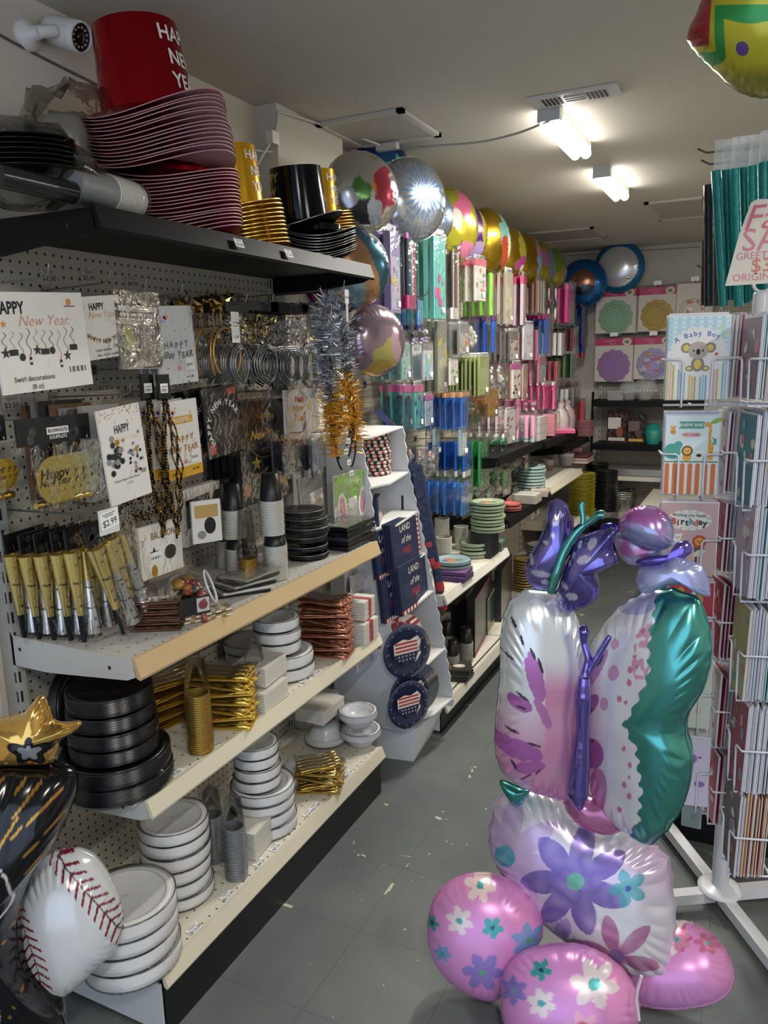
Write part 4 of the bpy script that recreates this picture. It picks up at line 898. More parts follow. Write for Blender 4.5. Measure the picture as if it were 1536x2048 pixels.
b = MB(); b.box(-.032, .032, -.001, .001, -.030, .026, M('#d9d8d4', .2)); price(b, 0, .002, '$2.99', -.002, 1.35, rot=.12); b.build('tag_card', t)
# ---- small goods lying on the middle grey shelf (top z .985)
Z3, Z2, Z1 = .9855, .6405, .1885
def card_stand(X, u0, v0, u1, v1, label, art, bgc=PAPER, tilt=0, rz=0, t=.01, name='decoration_pack', cat='decoration pack'):
    q = bx(u0, v0, u1, v1, X); o = cardbag(name, label, cat, (q[0], max(q[1], Z3+q[3]/2+.001), q[2], q[3]), X, art, t=t, tilt=tilt, rz=rz, bgc=bgc, up=.005, hk=None); return o
def art_foilcard(b, w, h, y):
    b.text('BALLOON', w*.05, h*.28, h*.19, M('#8a6a3a'), y, off=.01, sx=.75); b.text('Foil', -w*.42, h*.2, h*.08, INK, y, rot=HALF); b.star(-w*.18, -h*.05, w*.12, INK, y)
    b.rect(-w*.3, -h*.20, -w*.02, -h*.02, LABELW, y-.0005); barcode(b, -w*.27, -h*.16, w*.22, h*.06, y-.001); b.disc(-w*.2, -h*.38, w*.07, h*.12, M('#c9a24a', .3, .5), y); b.disc(w*.2, -h*.1, w*.14, h*.14, M('#3a3430', .4), y)
card_stand(-1.44, 276, 1045, 362, 1150, 'white foil BALLOON card leaning behind the beads', art_foilcard, tilt=0)
card_stand(-1.50, 352, 968, 452, 1080, 'white boxed sign set reading NEW YEAR behind the balloon jar', lambda b, w, h, y: (b.art([(-w*.45, h*.3), (w*.1, h*.35), (w*.1, -h*.1), (-w*.45, -h*.2)], BKP, y), b.text('NEW', -w*.2, h*.18, h*.16, GLT, y-.0005, off=.02), b.text('YEAR', -w*.2, 0, h*.16, GLT, y-.0005, off=.02), b.disc(w*.28, h*.2, w*.13, h*.16, M('#2c2a28'), y)), t=.03, rz=.1)
card_stand(-1.40, 392, 1000, 432, 1085, 'narrow gold and black decoration card right of the NEW YEAR box', lambda b, w, h, y: (b.rect(-w*.4, h*.1, w*.4, h*.4, M('#c9a96a', .4, .3), y), b.disc(w*.1, -h*.1, w*.2, h*.2, INK, y), b.disc(-w*.2, -h*.3, w*.15, h*.1, M('#8d8f92'), y)), rz=-.5)
# balloon jar lying on its side
pj = onx(378, 1150, -1.27)
t = thing('balloon_jar', 'clear plastic jar of rust and gold balloons tipped on its side', 'jar', (-1.275, pj.y, Z3+.062), 0)
ax = Vector((.62, .42, .25)).normalized(); mt = ax.to_track_quat('Z', 'Y').to_matrix().to_4x4()
b = MB(); b.T = mt; b.lathe([(.0, -.05), (.035, -.05), (.055, -.03), (.06, 0), (.055, .028), (.040, .042), (.042, .056)], film('#f5f3ef', .3, 8, .25), 30, cap=False); b.lathe([(.040, .055), (.046, .056), (.046, .060), (.040, .060), (.040, .055)], M('#c9ccd0', .1), 30, cap=False); b.build('jar_body', t)
b = MB(); rd = random.Random(5)
for i in range(22):
    c = [rd.uniform(-.03, .03) for _ in range(3)]; lump(b, c, (rd.uniform(.010, .022), rd.uniform(.010, .02), rd.uniform(.008, .016)), M(rd.choice(['#8a4438', '#a8653a', '#3c4347', '#7b3a36', '#b0863a']), .35), 10, 6, .2, i)
b.build('balloons', t)
b = MB(); b.T = Matrix.Rotation(RY-.5, 4, 'Z'); b.box(-.05, .03, -.062, -.0605, -.035, .01, M('#1a1a1c', .4)); b.box(-.005, .028, -.0632, -.0625, -.03, .006, M('#b9b6b0', .5)); b.disc(.011, -.012, .012, .012, M('#7a3a44'), -.0636); b.build('jar_label', t)
t = thing('balloon', 'single rust coloured balloon with a long neck in front of the jar', 'balloon', (-1.225, onx(405, 1170, -1.22).y, Z3+.05))
b = MB(); lump(b, (0, 0, .008), (.015, .015, .024), M('#8f4438', .3), 16, 10, .05, 2); b.tube([(0, 0, -.015), (.004, -.002, -.036), (.012, -.004, -.047)], [.010, .006, .008], M('#8f4438', .3), 10); b.build('balloon_body', t)
# straw packs and flat bags
def bundle(name, label, cat, loc, rz, n, L, r, cols, seed=0, flat=.5, grp=None, film_=True):
    t = thing(name, label, cat, loc, rz, grp); rd = random.Random(seed); b = MB()
    for i in range(n):
        y = (i-(n-1)/2)*r*1.5; z = r+(i % 2)*r*1.4
        if len(cols) == 2 and cols[0] != cols[1]:
            for k in range(9): b.tube([(-L/2+L*k/9, y, z), (-L/2+L*(k+1)/9, y, z)], r, cols[(k+i) % 2], 6)
        else: b.tube([(-L/2, y, z), (L/2+rd.uniform(-.006, .006), y, z)], r, cols[0], 6)
    b.build('straws', t)
    if film_: b = MB(); b.T = Matrix.Translation((0, 0, r*3.6)) @ Matrix.Rotation(-HALF, 4, 'X'); b.sheet(L*1.1, n*r*1.9, FILM2, y=0, nx=8, nz=4, amp=.003, z0=n*r*.95, seed=seed); b.build('plastic_bag', t)
    return t
for i in range(6):
    p = onx(352, 1238, -1.26); bundle('straw_pack', 'bronze foil straw pack in a pile of six beside the horns, '+level(i, 6), 'straw pack', (-1.30, p.y-.035+.006*math.sin(i*2), Z3+.001+.0135*i), .5+.12*math.sin(i*3), 7, .13, .003, [M('#6d4a38', .25, .6)], i)
for i in range(2):
    p = onx(425, 1222, -1.225); bundle('straw_pack', 'white and gold checked paper straw pack, '+['lower', 'upper'][i]+' one', 'straw pack', (-1.235, p.y-.015, Z3+.001+.0125*i), 1.05+.1*i, 8, .125, .003, [M('#d9d2c2', .5), M('#a08446', .4, .3)], i+10)
for i in range(6):
    p = onx(495, 1165, -1.28); t = thing('napkin_pack', 'flat printed pack in the slanted pile by the cup sleeves, %s' % level(i, 6), 'napkin pack', (-1.30+.005*i, p.y-.01+.004*i, Z3+.004+.0095*i), .9+.12*i)
    b = MB(); b.box(-.075, .075, -.05, .05, -.0035, .0035, M(['#17181b', '#c9c6be', '#1c1d20', '#a9a69c', '#3a3733', '#8e8a80'][i], .35)); b.T = Matrix.Translation((0, 0, .0037)) @ Matrix.Rotation(-HALF, 4, 'X'); b.disc(.01, 0, .03, .03, M('#6d6b66'), 0); b.build('napkins', t)
    b = MB(); b.T = Matrix.Translation((0, 0, .0055)) @ Matrix.Rotation(-HALF, 4, 'X'); b.sheet(.16, .11, FILM2, nx=6, nz=5, amp=.002, z0=.055, seed=i); b.build('plastic_bag', t)
# cup sleeves standing upside down
def cup_tower(name, label, X, y, z, r, n, pitch, rimm, bodym, bh, rt, film_=True, seg=28, clear=False, grp=None, band=None):
    t = thing(name, label, 'sleeve of cups', (X, y, z), 0, grp); b = MB(); prof = []
    for i in range(n):
        zz = i*pitch; prof += [(r-.0030, zz), (r+.0018, zz+.0006), (r+.0018, zz+pitch*.45), (r-.0030, zz+pitch*.6)]
    b.lathe(prof, rimm, seg, cap=False, sm=False); b.build('rims', t)
    b = MB(); b.lathe([(r-.0015, n*pitch-pitch*.4), (rt, n*pitch+bh), (rt-.003, n*pitch+bh+.001), (0, n*pitch+bh+.001)] if not clear else [(r-.001, n*pitch-pitch*.4), (rt, n*pitch+bh), (0, n*pitch+bh)], bodym, seg, cap=False); b.build('top_cup', t)
    if film_:
        b = MB(); Ht = n*pitch+bh; b.lathe([(r+.004, 0), (r+.0045, Ht*.5), (r+.003, n*pitch), (rt+.004, Ht), (rt*.6, Ht+.012), (.008, Ht+.02)], FILM2, 18, cap=False, wob=lambda a, j: .002*math.sin(4*a+j)); b.build('plastic_bag', t)
    return t
CW = M('#d8d6cf', .45); CB_ = M('#15161a', .35)
for (u, v, X, n, rr) in ((552, 1132, -1.275, 13, .034), (476, 1128, -1.40, 11, .034), (455, 1125, -1.50, 11, .034)):
    p = onx(u, v, X); lb = {552: 'front right', 476: 'middle', 455: 'back left'}[u]
    cup_tower('cup_sleeve', 'black paper cups with white rims stacked upside down, %s sleeve, lower' % lb, X, p.y, Z3+.001, rr, n, .0082, CW, CB_, .028, rr-.006)
    cup_tower('cup_sleeve', 'black paper cups with white rims stacked upside down, %s sleeve, upper' % lb, X-.004, p.y-.003, Z3+.030+n*.0082, rr, n, .0082, CW, CB_, .075, rr-.010)
p = onx(500, 1130, -1.31); cup_tower('champagne_glass_sleeve', 'tall clear sleeve of champagne glasses with gold ends among the cups', -1.31, p.y-.01, Z3+.001, .026, 16, .0052, M('#d9b95e', .25, .7), film('#ffffff', .3, 12, .3), .135, .018, clear=True)
# wrapped black plate packs
def wrapped_disc(name, label, loc, R, n, th, pm, rim, rot=(0, 0, 0), wrap=None, cat='plate pack', grp=None, sink=.0075, printf=None, line=True):
    t = thing(name, label, cat, loc, 0, grp); t.rotation_euler = rot; b = MB(); prof = [(0, 0), (R*.66, 0)]
    for i in range(n):
        zz = .004+i*th; prof += [(R-.0022, zz), (R, zz+th*.35), (R, zz+th*.65), (R-.0022, zz+th*.95)]
    Ht = .004+n*th
    prof += [(R-.001, Ht), (R*.82, Ht-.0015), (R*.78, Ht-.003), (R*.70, Ht-sink), (0, Ht-sink)]
    b.lathe(prof, pm, 44, cap=False); b.build('plates', t)
    b = MB(); b.lathe([(R-.0022, Ht+.0003), (R-.0008, Ht+.0005), (R+.0004, Ht-.0002), (R+.0004, Ht-.0012)], rim, 44, cap=False)
    if line: b.lathe([(R*.80, Ht-.0014), (R*.808, Ht-.0013)], rim, 44, cap=False)
    b.build('rim_line', t)
    if printf: b = MB(); b.T = Matrix.Translation((0, 0, Ht-sink+.0006)) @ Matrix.Rotation(-HALF, 4, 'X'); printf(b, R); b.build('printed_pattern', t)
    if wrap:
        b = MB(); b.lathe([(R*.5, -.0003), (R+.0012, .001), (R+.0016, Ht*.5), (R+.0012, Ht+.0008), (R*.9, Ht+.002), (R*.4, Ht-.001), (0, Ht-.002)], wrap, 40, cap=False, wob=lambda a, j: .0006*math.sin(9*a+j*2)); b.build('shrink_wrap', t)
    return t, Ht
WRAP = film('#ffffff', .14, 26, .8); WRAPK = film('#ffffff', .22, 22, .9)
def plate_tower(u, v, X, zb, packs, label, pm, rim, wrap=WRAP, jit=.004, th=.0028, dz=.001, seed=0):
    p = onx(u, v, X); z = zb+.0005; rd = random.Random(seed)
    for i, (R, n, dx, dy) in enumerate(packs):
        t, Ht = wrapped_disc('plate_pack', '%s, %s pack' % (label, level(i, len(packs))), (X+dx+rd.uniform(-jit, jit), p.y+dy+rd.uniform(-jit, jit), z), R, n, th, pm, rim, wrap=wrap); z += Ht+dz
DKP = M('#26272a', .35, .2)
pk_ = [(.072, 5, 0, 0), (.076, 5, .0, .0), (.074, 6, 0, 0), (.078, 6, .004, 0), (.074, 5, 0, 0), (.072, 5, -.004, -.01)]
plate_tower(612, 1112, -1.33, Z3, pk_, 'shrink-wrapped black plates by the bunny ears', DKP, M('#9b9b98', .3, .4), WRAPK, dz=.010)
for i in range(5):
    p = onx(690, 1095, -1.30); t = thing('tablecloth_pack', 'folded black plastic tablecloth pack by the shelf end, %s of five' % level(i, 5), 'tablecloth pack', (-1.31+.008*math.sin(i*3), p.y-.012+.008*math.sin(i*2), Z3+.009+.0165*i), .05*math.sin(i*4))
    b = MB(); b.box(-.085, .085, -.10, .10, -.007, .007, M(['#1b1c20', '#15161a', '#2e3336', '#101114', '#17181b'][i], .25, 0, .5, (30, .4))); b.build('folded_cloth', t)
    b = MB(); b.T = Matrix.Translation((0, 0, .009)) @ Matrix.Rotation(-HALF, 4, 'X'); b.sheet(.17, .205, FILM2, nx=6, nz=6, amp=.003, z0=.10, seed=i); b.build('plastic_bag', t)
# bunny ear bag hanging off the unit end, over the cardboard display side
def bunny(b, w, h, y):
    G = M('#6fae2b', .5); b.rect(-w/2, 0, w/2, h*.5, G, y); b.rect(w*.36, -h*.5, w*.5, 0, G, y); b.rect(-w*.2, h*.33, w*.2, h*.42, M('#9ccf72'), y-.0004); b.text('BUNNY', 0, h*.37, h*.05, WHITE, y-.0008)
    for s in (-1, 1):
        b.disc(s*w*.30, -h*.06, w*.13, h*.27, WHITE, y-.001, a=-.12*s); b.disc(s*w*.30, -h*.06, w*.08, h*.20, M('#c98a9c'), y-.0014, a=-.12*s)
    b.rect(-w*.12, -h*.12, w*.12, h*.08, LABELW, y-.0006)
q = bx(668, 944, 736, 1062, -1.36)
cardbag('bunny_ears_pack', 'bright green bag with white and pink bunny ears at the shelf end', 'bunny ears pack', (q[0]+.0, q[1], q[2], q[3]), -1.36, bunny, bgc=M('#cfcfca', .5), hk=None, up=.01)
for i, (u0, v0, u1, v1, X) in enumerate([(690, 1105, 745, 1215, -1.40), (702, 1140, 752, 1260, -1.37), (712, 1180, 760, 1330, -1.345)]):
    q = bx(u0, v0, u1, v1, X)
    def rabb(b, w, h, y):
        for k in range(4):
            b.art([(-w*.4, h*(.32-.24*k)), (w*.4, h*(.36-.24*k)), (w*.4, h*(.345-.24*k)), (-w*.4, h*(.305-.24*k))], M('#c98a9c'), y)
            for j in range(4): b.disc(-w*.25+j*w*.16, h*(.28-.24*k), w*.05, h*.018, M('#c05a7a'), y)
    cardbag('bunny_paw_pack', 'clear bag of white and pink bunny items, %s in the hanging column' % ['top', 'middle', 'lowest'][i], 'party favour pack', q, X, rabb, bgc=M('#d9d4d6', .5), hk=None, up=.01)
# price tag strip on display side
# ================================================================ lower shelves of the first unit
PWH = M('#dcdcdb', .35); PSIL = M('#77797c', .25, .8); PBK = M('#15161a', .28); PBR = M('#3a3c40', .2, .3)
# big white plates, bottom shelf
plate_tower(262, 1905, -1.31, Z1, [(.118, 10, 0, 0), (.118, 10, 0, 0), (.118, 10, .002, 0), (.118, 10, .004, -.004)], 'large white plates behind the baseball balloon', PWH, PSIL, th=.0040)
plate_tower(356, 1760, -1.365, Z1, [(.094, 9, 0, 0), (.093, 10, 0, 0), (.093, 10, 0, 0), (.093, 10, 0, .002), (.093, 10, 0, 0), (.093, 9, 0, -.003)], 'white silver-lined plates in the straight bottom-shelf tower', PWH, PSIL, th=.0035)
plate_tower(525, 1600, -1.33, Z1, [(.102, 10, 0, 0), (.101, 10, 0, 0), (.100, 9, 0, 0), (.099, 9, 0, .002), (.074, 9, -.006, -.012), (.072, 9, -.006, -.012), (.070, 9, -.006, -.012), (.069, 9, -.006, -.012)], 'mixed white plates in the middle tower of the bottom shelf', PWH, PSIL, th=.0034)
# black plates on the middle shelf
plate_tower(235, 1555, -1.335, Z2, [(.128, 9, 0, 0), (.127, 9, .002, .002), (.102, 8, .004, .0), (.102, 8, .002, 0), (.100, 8, .0, .0), (.098, 9, -.004, .002)], 'shrink-wrapped black plates in the tower on the middle shelf', PBK, PBR, WRAPK, th=.0042)
t, _ = wrapped_disc('plate_pack', 'black plate pack standing on edge behind the black tower', (-1.52, onx(160, 1420, -1.52).y, Z2+.125), .12, 8, .003, PBK, PBR, rot=(0, 1.35, .2), wrap=WRAPK)
# white plates + rose-gold, right of the middle shelf
plate_tower(566, 1325, -1.33, Z2, [(.098, 10, 0, 0), (.098, 10, .002, 0), (.075, 9, -.008, -.014), (.075, 9, -.008, -.014), (.073, 9, -.010, -.014)], 'white plates in the tower beside the rose-gold cups', PWH, PSIL, th=.0036)
plate_tower(505, 1345, -1.50, Z2, [(.09, 9, 0, 0), (.09, 8, 0, 0)], 'low white plates behind the rose-gold cups', PWH, PSIL, th=.0034)
# clear cups
CLR = film('#f7f7f7', .3, 10, .3)
def clear_cups(label, u, v, X, zb, r, n, pitch, rimm, bh, rt, low=None):
    p = onx(u, v, X); t = cup_tower('cup_sleeve', label, X, p.y, zb+.001, r, n, pitch, rimm, CLR, bh, rt, clear=True, seg=26); return t
clear_cups('tall sleeve of clear cups with gold bands beside the black plates', 402, 1490, -1.245, Z2, .030, 26, .0062, M('#dcc070', .22, .75), .085, .021)
clear_cups('sleeve of clear cups with rose-gold bands beside the white plates', 508, 1318, -1.30, Z2, .030, 15, .0062, M('#cf9078', .22, .75), .07, .021)
SV = M('#c9ccd1', .22, .7)
clear_cups('front sleeve of clear cups with silver bands on the bottom shelf', 472, 1720, -1.255, Z1, .029, 26, .0062, SV, .08, .021)
clear_cups('back sleeve of clear cups with silver bands on the bottom shelf', 428, 1690, -1.36, Z1, .028, 24, .0062, SV, .07, .021)
# napkin blocks
def napkins(label, u, v, X, z, w, d, h, rz=0, band=None, name='napkin_pack', colr='#dedbd0'):
    p = onx(u, v, X); t = thing(name, label, 'napkin pack', (X, p.y, z), rz); b = MB(); k = 7
    for i in range(k): b.box(-w/2+(.001 if i % 2 else 0), w/2-(.001 if i % 2 else 0), -d/2, d/2, h*i/k+.0004, h*(i+1)/k-.0004, M(colr, .7))
    b.build('napkins', t)
    if band: b = MB(); b.box(-w/2-.0008, w/2+.0008, -d*.12, d*.12, -.0001, h+.0008, M(band, .5)); b.build('paper_band', t)
    b = MB(); b.box(-w/2-.003, w/2+.003, -d/2-.003, d/2+.003, -.0003, h+.003, FILM); b.build('plastic_wrap', t); return t
napkins('cream napkin block beside the gold cutlery, upper one', 520, 1345, -1.29, Z2+.062, .11, .13, .058, .1)
napkins('cream napkin block beside the gold cutlery, lower one', 520, 1368, -1.27, Z2+.001, .11, .13, .058, .05)
napkins('white napkin block behind the silver cups', 500, 1650, -1.30, Z1+.001, .10, .12, .085, .1, colr='#dcd9d0')
napkins('white napkin block with a red printed band, lower of two', 716, 1270, -1.25, Z2+.001, .11, .11, .075, .0, band='#b5525a')
napkins('white napkin block with a red printed band, upper of two', 714, 1215, -1.26, Z2+.080, .10, .10, .068, .1, band='#b5525a')
napkins('long cream napkin block under the shelf near the bowls', 640, 1420, -1.42, Z1+.13, .12, .16, .05, .0)
# cutlery packs
def cutlery_pack(label, u, v, X, z, c, w=.085, L=.17, rz=0, h=.018, n=7, seed=0, name='cutlery_pack', dy=0, grp=None, tilt=0, lid=None):
    p = onx(u, v, X); t = thing(name, label, 'cutlery pack', (X, p.y+dy, z), rz, grp); t.rotation_euler = (tilt, 0, rz); b = MB(); rd = random.Random(seed); fm = FOIL(c, .2, (30, .3))
    for i in range(n):
        y = (i-(n-1)/2)*w/n; zz = .004+.005*(i % 2)
        pts = [(-L/2, y, zz+.002), (-L*.3, y, zz+.004), (L*.1, y, zz), (L*.22, y, zz+.003), (L*.40, y, zz+.004), (L*.49, y, zz)]
        b.tube(pts, [.0045, .0032, .0028, .0062, .0095, .002], fm, 6)
    b.build('cutlery', t)
    b = MB(); b.box(-L*.5, L*.5, -w/2, w/2, 0, .003, M(c, .35, .6)); b.build('tray', t)
    b = MB(); b.T = Matrix.Translation((0, 0, h)) @ Matrix.Rotation(-HALF, 4, 'X'); b.sheet(L*1.08, w*1.1, FILM2, nx=9, nz=5, amp=.0032, z0=w*.55, seed=seed); b.build('plastic_bag', t)
    return t
for i in range(7): cutlery_pack('gold cutlery pack piled beside the gold cups, %s' % level(i, 7), 452, 1465, -1.285, Z2+.002+.0235*i, '#dcbc58', rz=.35+.25*math.sin(i*2.1), seed=i, w=.095)
for i in range(5): cutlery_pack('gold cutlery pack behind the gold cups, %s' % level(i, 5), 345, 1425, -1.44, Z2+.002+.028*i, '#d0a848', rz=1.3+.2*math.sin(i*3), seed=20+i, w=.10)
for i in range(9): cutlery_pack('rose-gold cutlery pack near the red-banded napkins, %s' % (['lowest', 'second', 'third', 'fourth', 'fifth', 'sixth', 'seventh', 'eighth', 'topmost'][i]+(' from the bottom' if 0 < i < 8 else '')), 655, 1300, -1.28, Z2+.002+.0235*i, '#cc9076', rz=.15+.3*math.sin(i*2.3), seed=40+i, w=.09)
for i in range(5): cutlery_pack('small gold cutlery pack in the pile beside the bowls, %s' % level(i, 5), 640, 1560, -1.275, Z1+.002+.0215*i, '#d2b468', rz=.4+.4*math.sin(i*2.0), seed=60+i, w=.095, L=.15, n=9)
# bowls
def bowl_pack(label, loc, R, h, n, up=True, rot=(0, 0, 0), m=None):
    t = thing('bowl_pack', label, 'bowl pack', loc); t.rotation_euler = rot; b = MB(); m = m or M('#d9dadf', .25)
    prof = [(0, 0), (R*.55, 0), (R*.62, h*.15), (R*.82, h*.6), (R*.86, h*.8)]
    for i in range(n): zz = h*.72+i*.004; prof += [(R-.001, zz+.001), (R, zz+.002), (R-.0015, zz+.0036)]
    top = h*.72+n*.004; prof += [(R, top+.001), (R*.80, top-.002), (R*.70, top-h*.35), (R*.5, top-h*.62), (0, top-h*.66)]
    b.lathe(prof, m, 40, cap=False); b.build('bowls', t)
    b = MB(); b.lathe([(R-.002, top+.0014), (R+.0004, top+.001)], PSIL, 40, cap=False); b.lathe([(R*.81, top-.0006), (R*.83, top-.0003)], PSIL, 40, cap=False); b.build('rim_line', t)
    b = MB(); b.lathe([(R*.55, -.0002), (R*.9, h*.6), (R+.0015, h*.8), (R+.0015, top+.001), (R*.8, top+.003), (0, top+.001)], WRAP, 36, cap=False); b.build('shrink_wrap', t)
p = onx(722, 1488, -1.29); bowl_pack('white bowls with a silver line at the end of the bottom shelf, lower pack', (-1.29, p.y, Z1+.001), .078, .055, 6)
bowl_pack('white bowls with a silver line at the end of the bottom shelf, upper pack', (-1.295, p.y-.008, Z1+.078), .074, .055, 6)
for i, (u, v, X, z, R) in enumerate([(590, 1480, -1.38, Z1+.06, .07), (650, 1430, -1.42, Z1+.075, .08), (655, 1375, -1.44, Z1+.17, .075)]):
    p = onx(u, v, X); bowl_pack('white bowl pack turned upside down behind the gold packs, %s' % ['left', 'middle', 'upper right'][i], (X, p.y, z), R, .055, 5, rot=(PI, 0, 0))
t = thing('pink_glass_pack', 'clear bag with a bright pink glass behind the rose-gold packs', 'glass pack', (-1.40, onx(715, 1175, -1.4).y, onx(715, 1205, -1.4).z))
b = MB(); b.lathe([(.022, 0), (.004, .004), (.004, .02), (.026, .05), (.022, .085)], M('#b0287a', .15), 20, cap=False); b.build('glass', t)
# ================================================================ the cardboard display's goods
NAVY = M('#1b2545', .5); RD = M('#a8303a', .5); CRM = M('#d9d2c6', .55)
def art_land(b, w, h, y):
    b.rect(-w/2, -h/2, w/2, h/2, NAVY, y+.0004)
    for i in range(9): b.rect(-w/2+w*i/9, -h/2, -w/2+w*(i+.5)/9, -h*.42, RD, y); b.rect(-w/2+w*(i+.5)/9, -h/2, -w/2+w*(i+1)/9, -h*.42, CRM, y)
    for i in range(9): b.rect(w*.44, -h*.42+h*.92*i/9, w/2, -h*.42+h*.92*(i+.5)/9, RD, y); b.rect(w*.44, -h*.42+h*.92*(i+.5)/9, w/2, -h*.42+h*.92*(i+1)/9, CRM, y)
    b.text('LAND', 0, h*.32, h*.20, CRM, y-.0003, off=.0); b.text('of the', 0, h*.08, h*.20, CRM, y-.0003, shear=.35, off=.0); b.text('FREE', 0, -h*.16, h*.20, RD, y-.0003, off=.01)
    rd = random.Random(int(w*1e5)); m = M('#4d5f92')
    for i in range(30): b.disc(rd.uniform(-.46, .42)*w, rd.uniform(-.4, .48)*h, .0012, .0012, rd.choice([m, CRM]), y, n=6)
    for cx, cz in ((-w*.25, -h*.05), (w*.2, -h*.3)):
        for k in range(12): a = k*PI/6; b.art([(cx, cz), (cx+w*.12*math.cos(a), cz+w*.12*math.sin(a)), (cx+w*.12*math.cos(a+.08), cz+w*.12*math.sin(a+.08))], m, y-.0001)
def art_flag(b, w, h, y):
    b.rect(-w/2, -h/2, w/2, h/2, NAVY, y+.0004)
    for i in range(7): b.rect(-w*.35, -h*.28+i*h*.08, w*.5, -h*.24+i*h*.08, RD, y); b.rect(-w*.35, -h*.24+i*h*.08, w*.5, -h*.20+i*h*.08, CRM, y)
    b.rect(-w*.35, -h*.0, w*.1, h*.28, NAVY, y-.0003)
    for i in range(12): b.star(-w*.28+(i % 4)*w*.11, h*.05+(i//4)*h*.08, w*.03, CRM, y-.0006)
def disp_pack(u0, v0, u1, v1, X, label, art, t=.010, rz=0, lean=-.14, n=1, dx=.013, name='napkin_pack', cat='napkin pack'):
    q = bx(u0, v0, u1, v1, X)
    for i in range(n):
        o = thing(name, label if n == 1 else label+', %s' % ORD[i], cat, (X-dx*i, q[0], q[1])); o.rotation_euler = (Matrix.Rotation(HALF+rz, 3, 'Z') @ Matrix.Rotation(lean, 3, 'X')).to_euler()
        b = MB(); b.box(-q[2]/2, q[2]/2, -t/2, t/2, -q[3]/2, q[3]/2, M('#232c4a', .5)); art(b, q[2], q[3], -t/2-.0008); b.build('napkins', o)
        b = MB(); b.sheet(q[2]*1.04, q[3]*1.04, film('#ffffff', .05, 24, .5), y=-t/2-.003, nx=4, nz=4, amp=.0015, z0=q[3]*.52, seed=i); b.build('plastic_wrap', o)
disp_pack(750, 1058, 788, 1150, -1.30, 'navy LAND of the FREE napkins, upper row left', art_land, n=2, lean=-.1)
disp_pack(782, 1038, 836, 1132, -1.262, 'navy LAND of the FREE napkins, upper row right', art_land, n=3, lean=-.1)
disp_pack(765, 1148, 806, 1234, -1.27, 'navy LAND of the FREE napkins, lower row left', art_land, n=2, lean=-.1)
disp_pack(798, 1120, 855, 1213, -1.232, 'navy LAND of the FREE napkins, lower row right', art_land, n=3, lean=-.1)
disp_pack(744, 992, 770, 1052, -1.345, 'navy napkin pack with the American flag', art_flag, n=2, rz=.35, lean=-.05)
for i in range(4):
    q = bx(772+i*3, 985, 780+i*3, 1045, -1.40); o = thing('napkin_pack', 'navy napkin pack seen edge-on beside the flag napkins, %s' % ORD[i], 'napkin pack', (-1.37-.0*i, q[0]+.03+.016*i, q[1]), HALF+1.0)
    b = MB(); b.box(-.05, .05, -.006, .006, -.055, .055, NAVY); b.rect(-.05, -.055, .05, -.05, RD, -.0068); b.build('napkins', o)
# book-like box on top of the display
q = bx(742, 822, 806, 880, -1.44)
t = thing('party_box', 'blue and red printed box leaning on top of the cardboard display', 'box', (-1.44, q[0], 1.33+.035), HALF+.55); t.rotation_euler = (Matrix.Rotation(HALF+.5, 3, 'Z') @ Matrix.Rotation(-.75, 3, 'X')).to_euler()
b = MB(); b.box(-.085, .085, -.012, .012, -.045, .07, M('#2a2f68', .4)); b.rect(-.085, -.045, .085, -.005, M('#b53a34', .4), -.0128); b.disc(.045, .02, .022, .018, WHITE, -.0128); b.disc(.045, .02, .018, .014, M('#c7c7c7'), -.0132); b.text('TOUR', .045, .02, .014, NAVY, -.0136); b.text('CONNECTING', -.02, -.025, .017, WHITE, -.0134, off=.01); b.build('box', t)
# striped paper plates stack (red/white/black twist) on the first tray
p = onx(757, 965, -1.41)
for i in range(13):
    t = thing('paper_plate_pack', 'red, white and black checked paper plates in the round stack on the display', 'plate pack', (-1.415+.003*math.sin(i*2), p.y+.003*math.cos(i*3), 1.148+.0142*i), i*.37, 'checked plates stacked on the display')
    b = MB(); k = 26; R = .058
    for j in range(k):
        a0, a1 = 2*PI*j/k, 2*PI*(j+1)/k; v = []
        for a in (a0, a1):
            for r, z in ((R-.006, .0), (R, .003), (R+.001, .009), (R-.006, .013)): v.append((r*math.cos(a), r*math.sin(a), z))
        b.add(v, [(0, 4, 5, 1), (1, 5, 6, 2), (2, 6, 7, 3)], (RD, CRM, M('#1a1a20', .5), CRM)[j % 4])
    b.lathe([(0, .002), (R-.006, .002)], CRM, 26, cap=False); b.lathe([(R-.006, .012), (0, .012)], CRM, 26, cap=False); b.build('plates', t)
# round plates standing on edge in the lower trays
def stand_plate(label, loc, R, m, printf, rz, lean=-.12, t_=.010, n=1, pitch=.016):
    for i in range(n):
        o = thing('paper_plate_pack', label if n == 1 else label+', %s' % ORD[i], 'plate pack', (loc[0], loc[1]+pitch*i, loc[2])); o.rotation_euler = (Matrix.Rotation(rz, 3, 'Z') @ Matrix.Rotation(lean, 3, 'X')).to_euler()
        b = MB(); b.T = Matrix.Rotation(HALF, 4, 'X'); b.lathe([(0, .0), (R*.72, 0), (R*.78, .004), (R, .008), (R, .012), (R*.8, .008)], m, 36, cap=False)
        b.T = Matrix.Identity(4); printf(b, R, -.0008); b.build('plates', o)
        b = MB(); b.T = Matrix.Rotation(HALF, 4, 'X'); b.lathe([(0, .0135), (R*.7, .012), (R*1.02, .012), (R*1.03, .006)], film('#ffffff', .1, 24, .7), 30, cap=False); b.build('plastic_wrap', o)
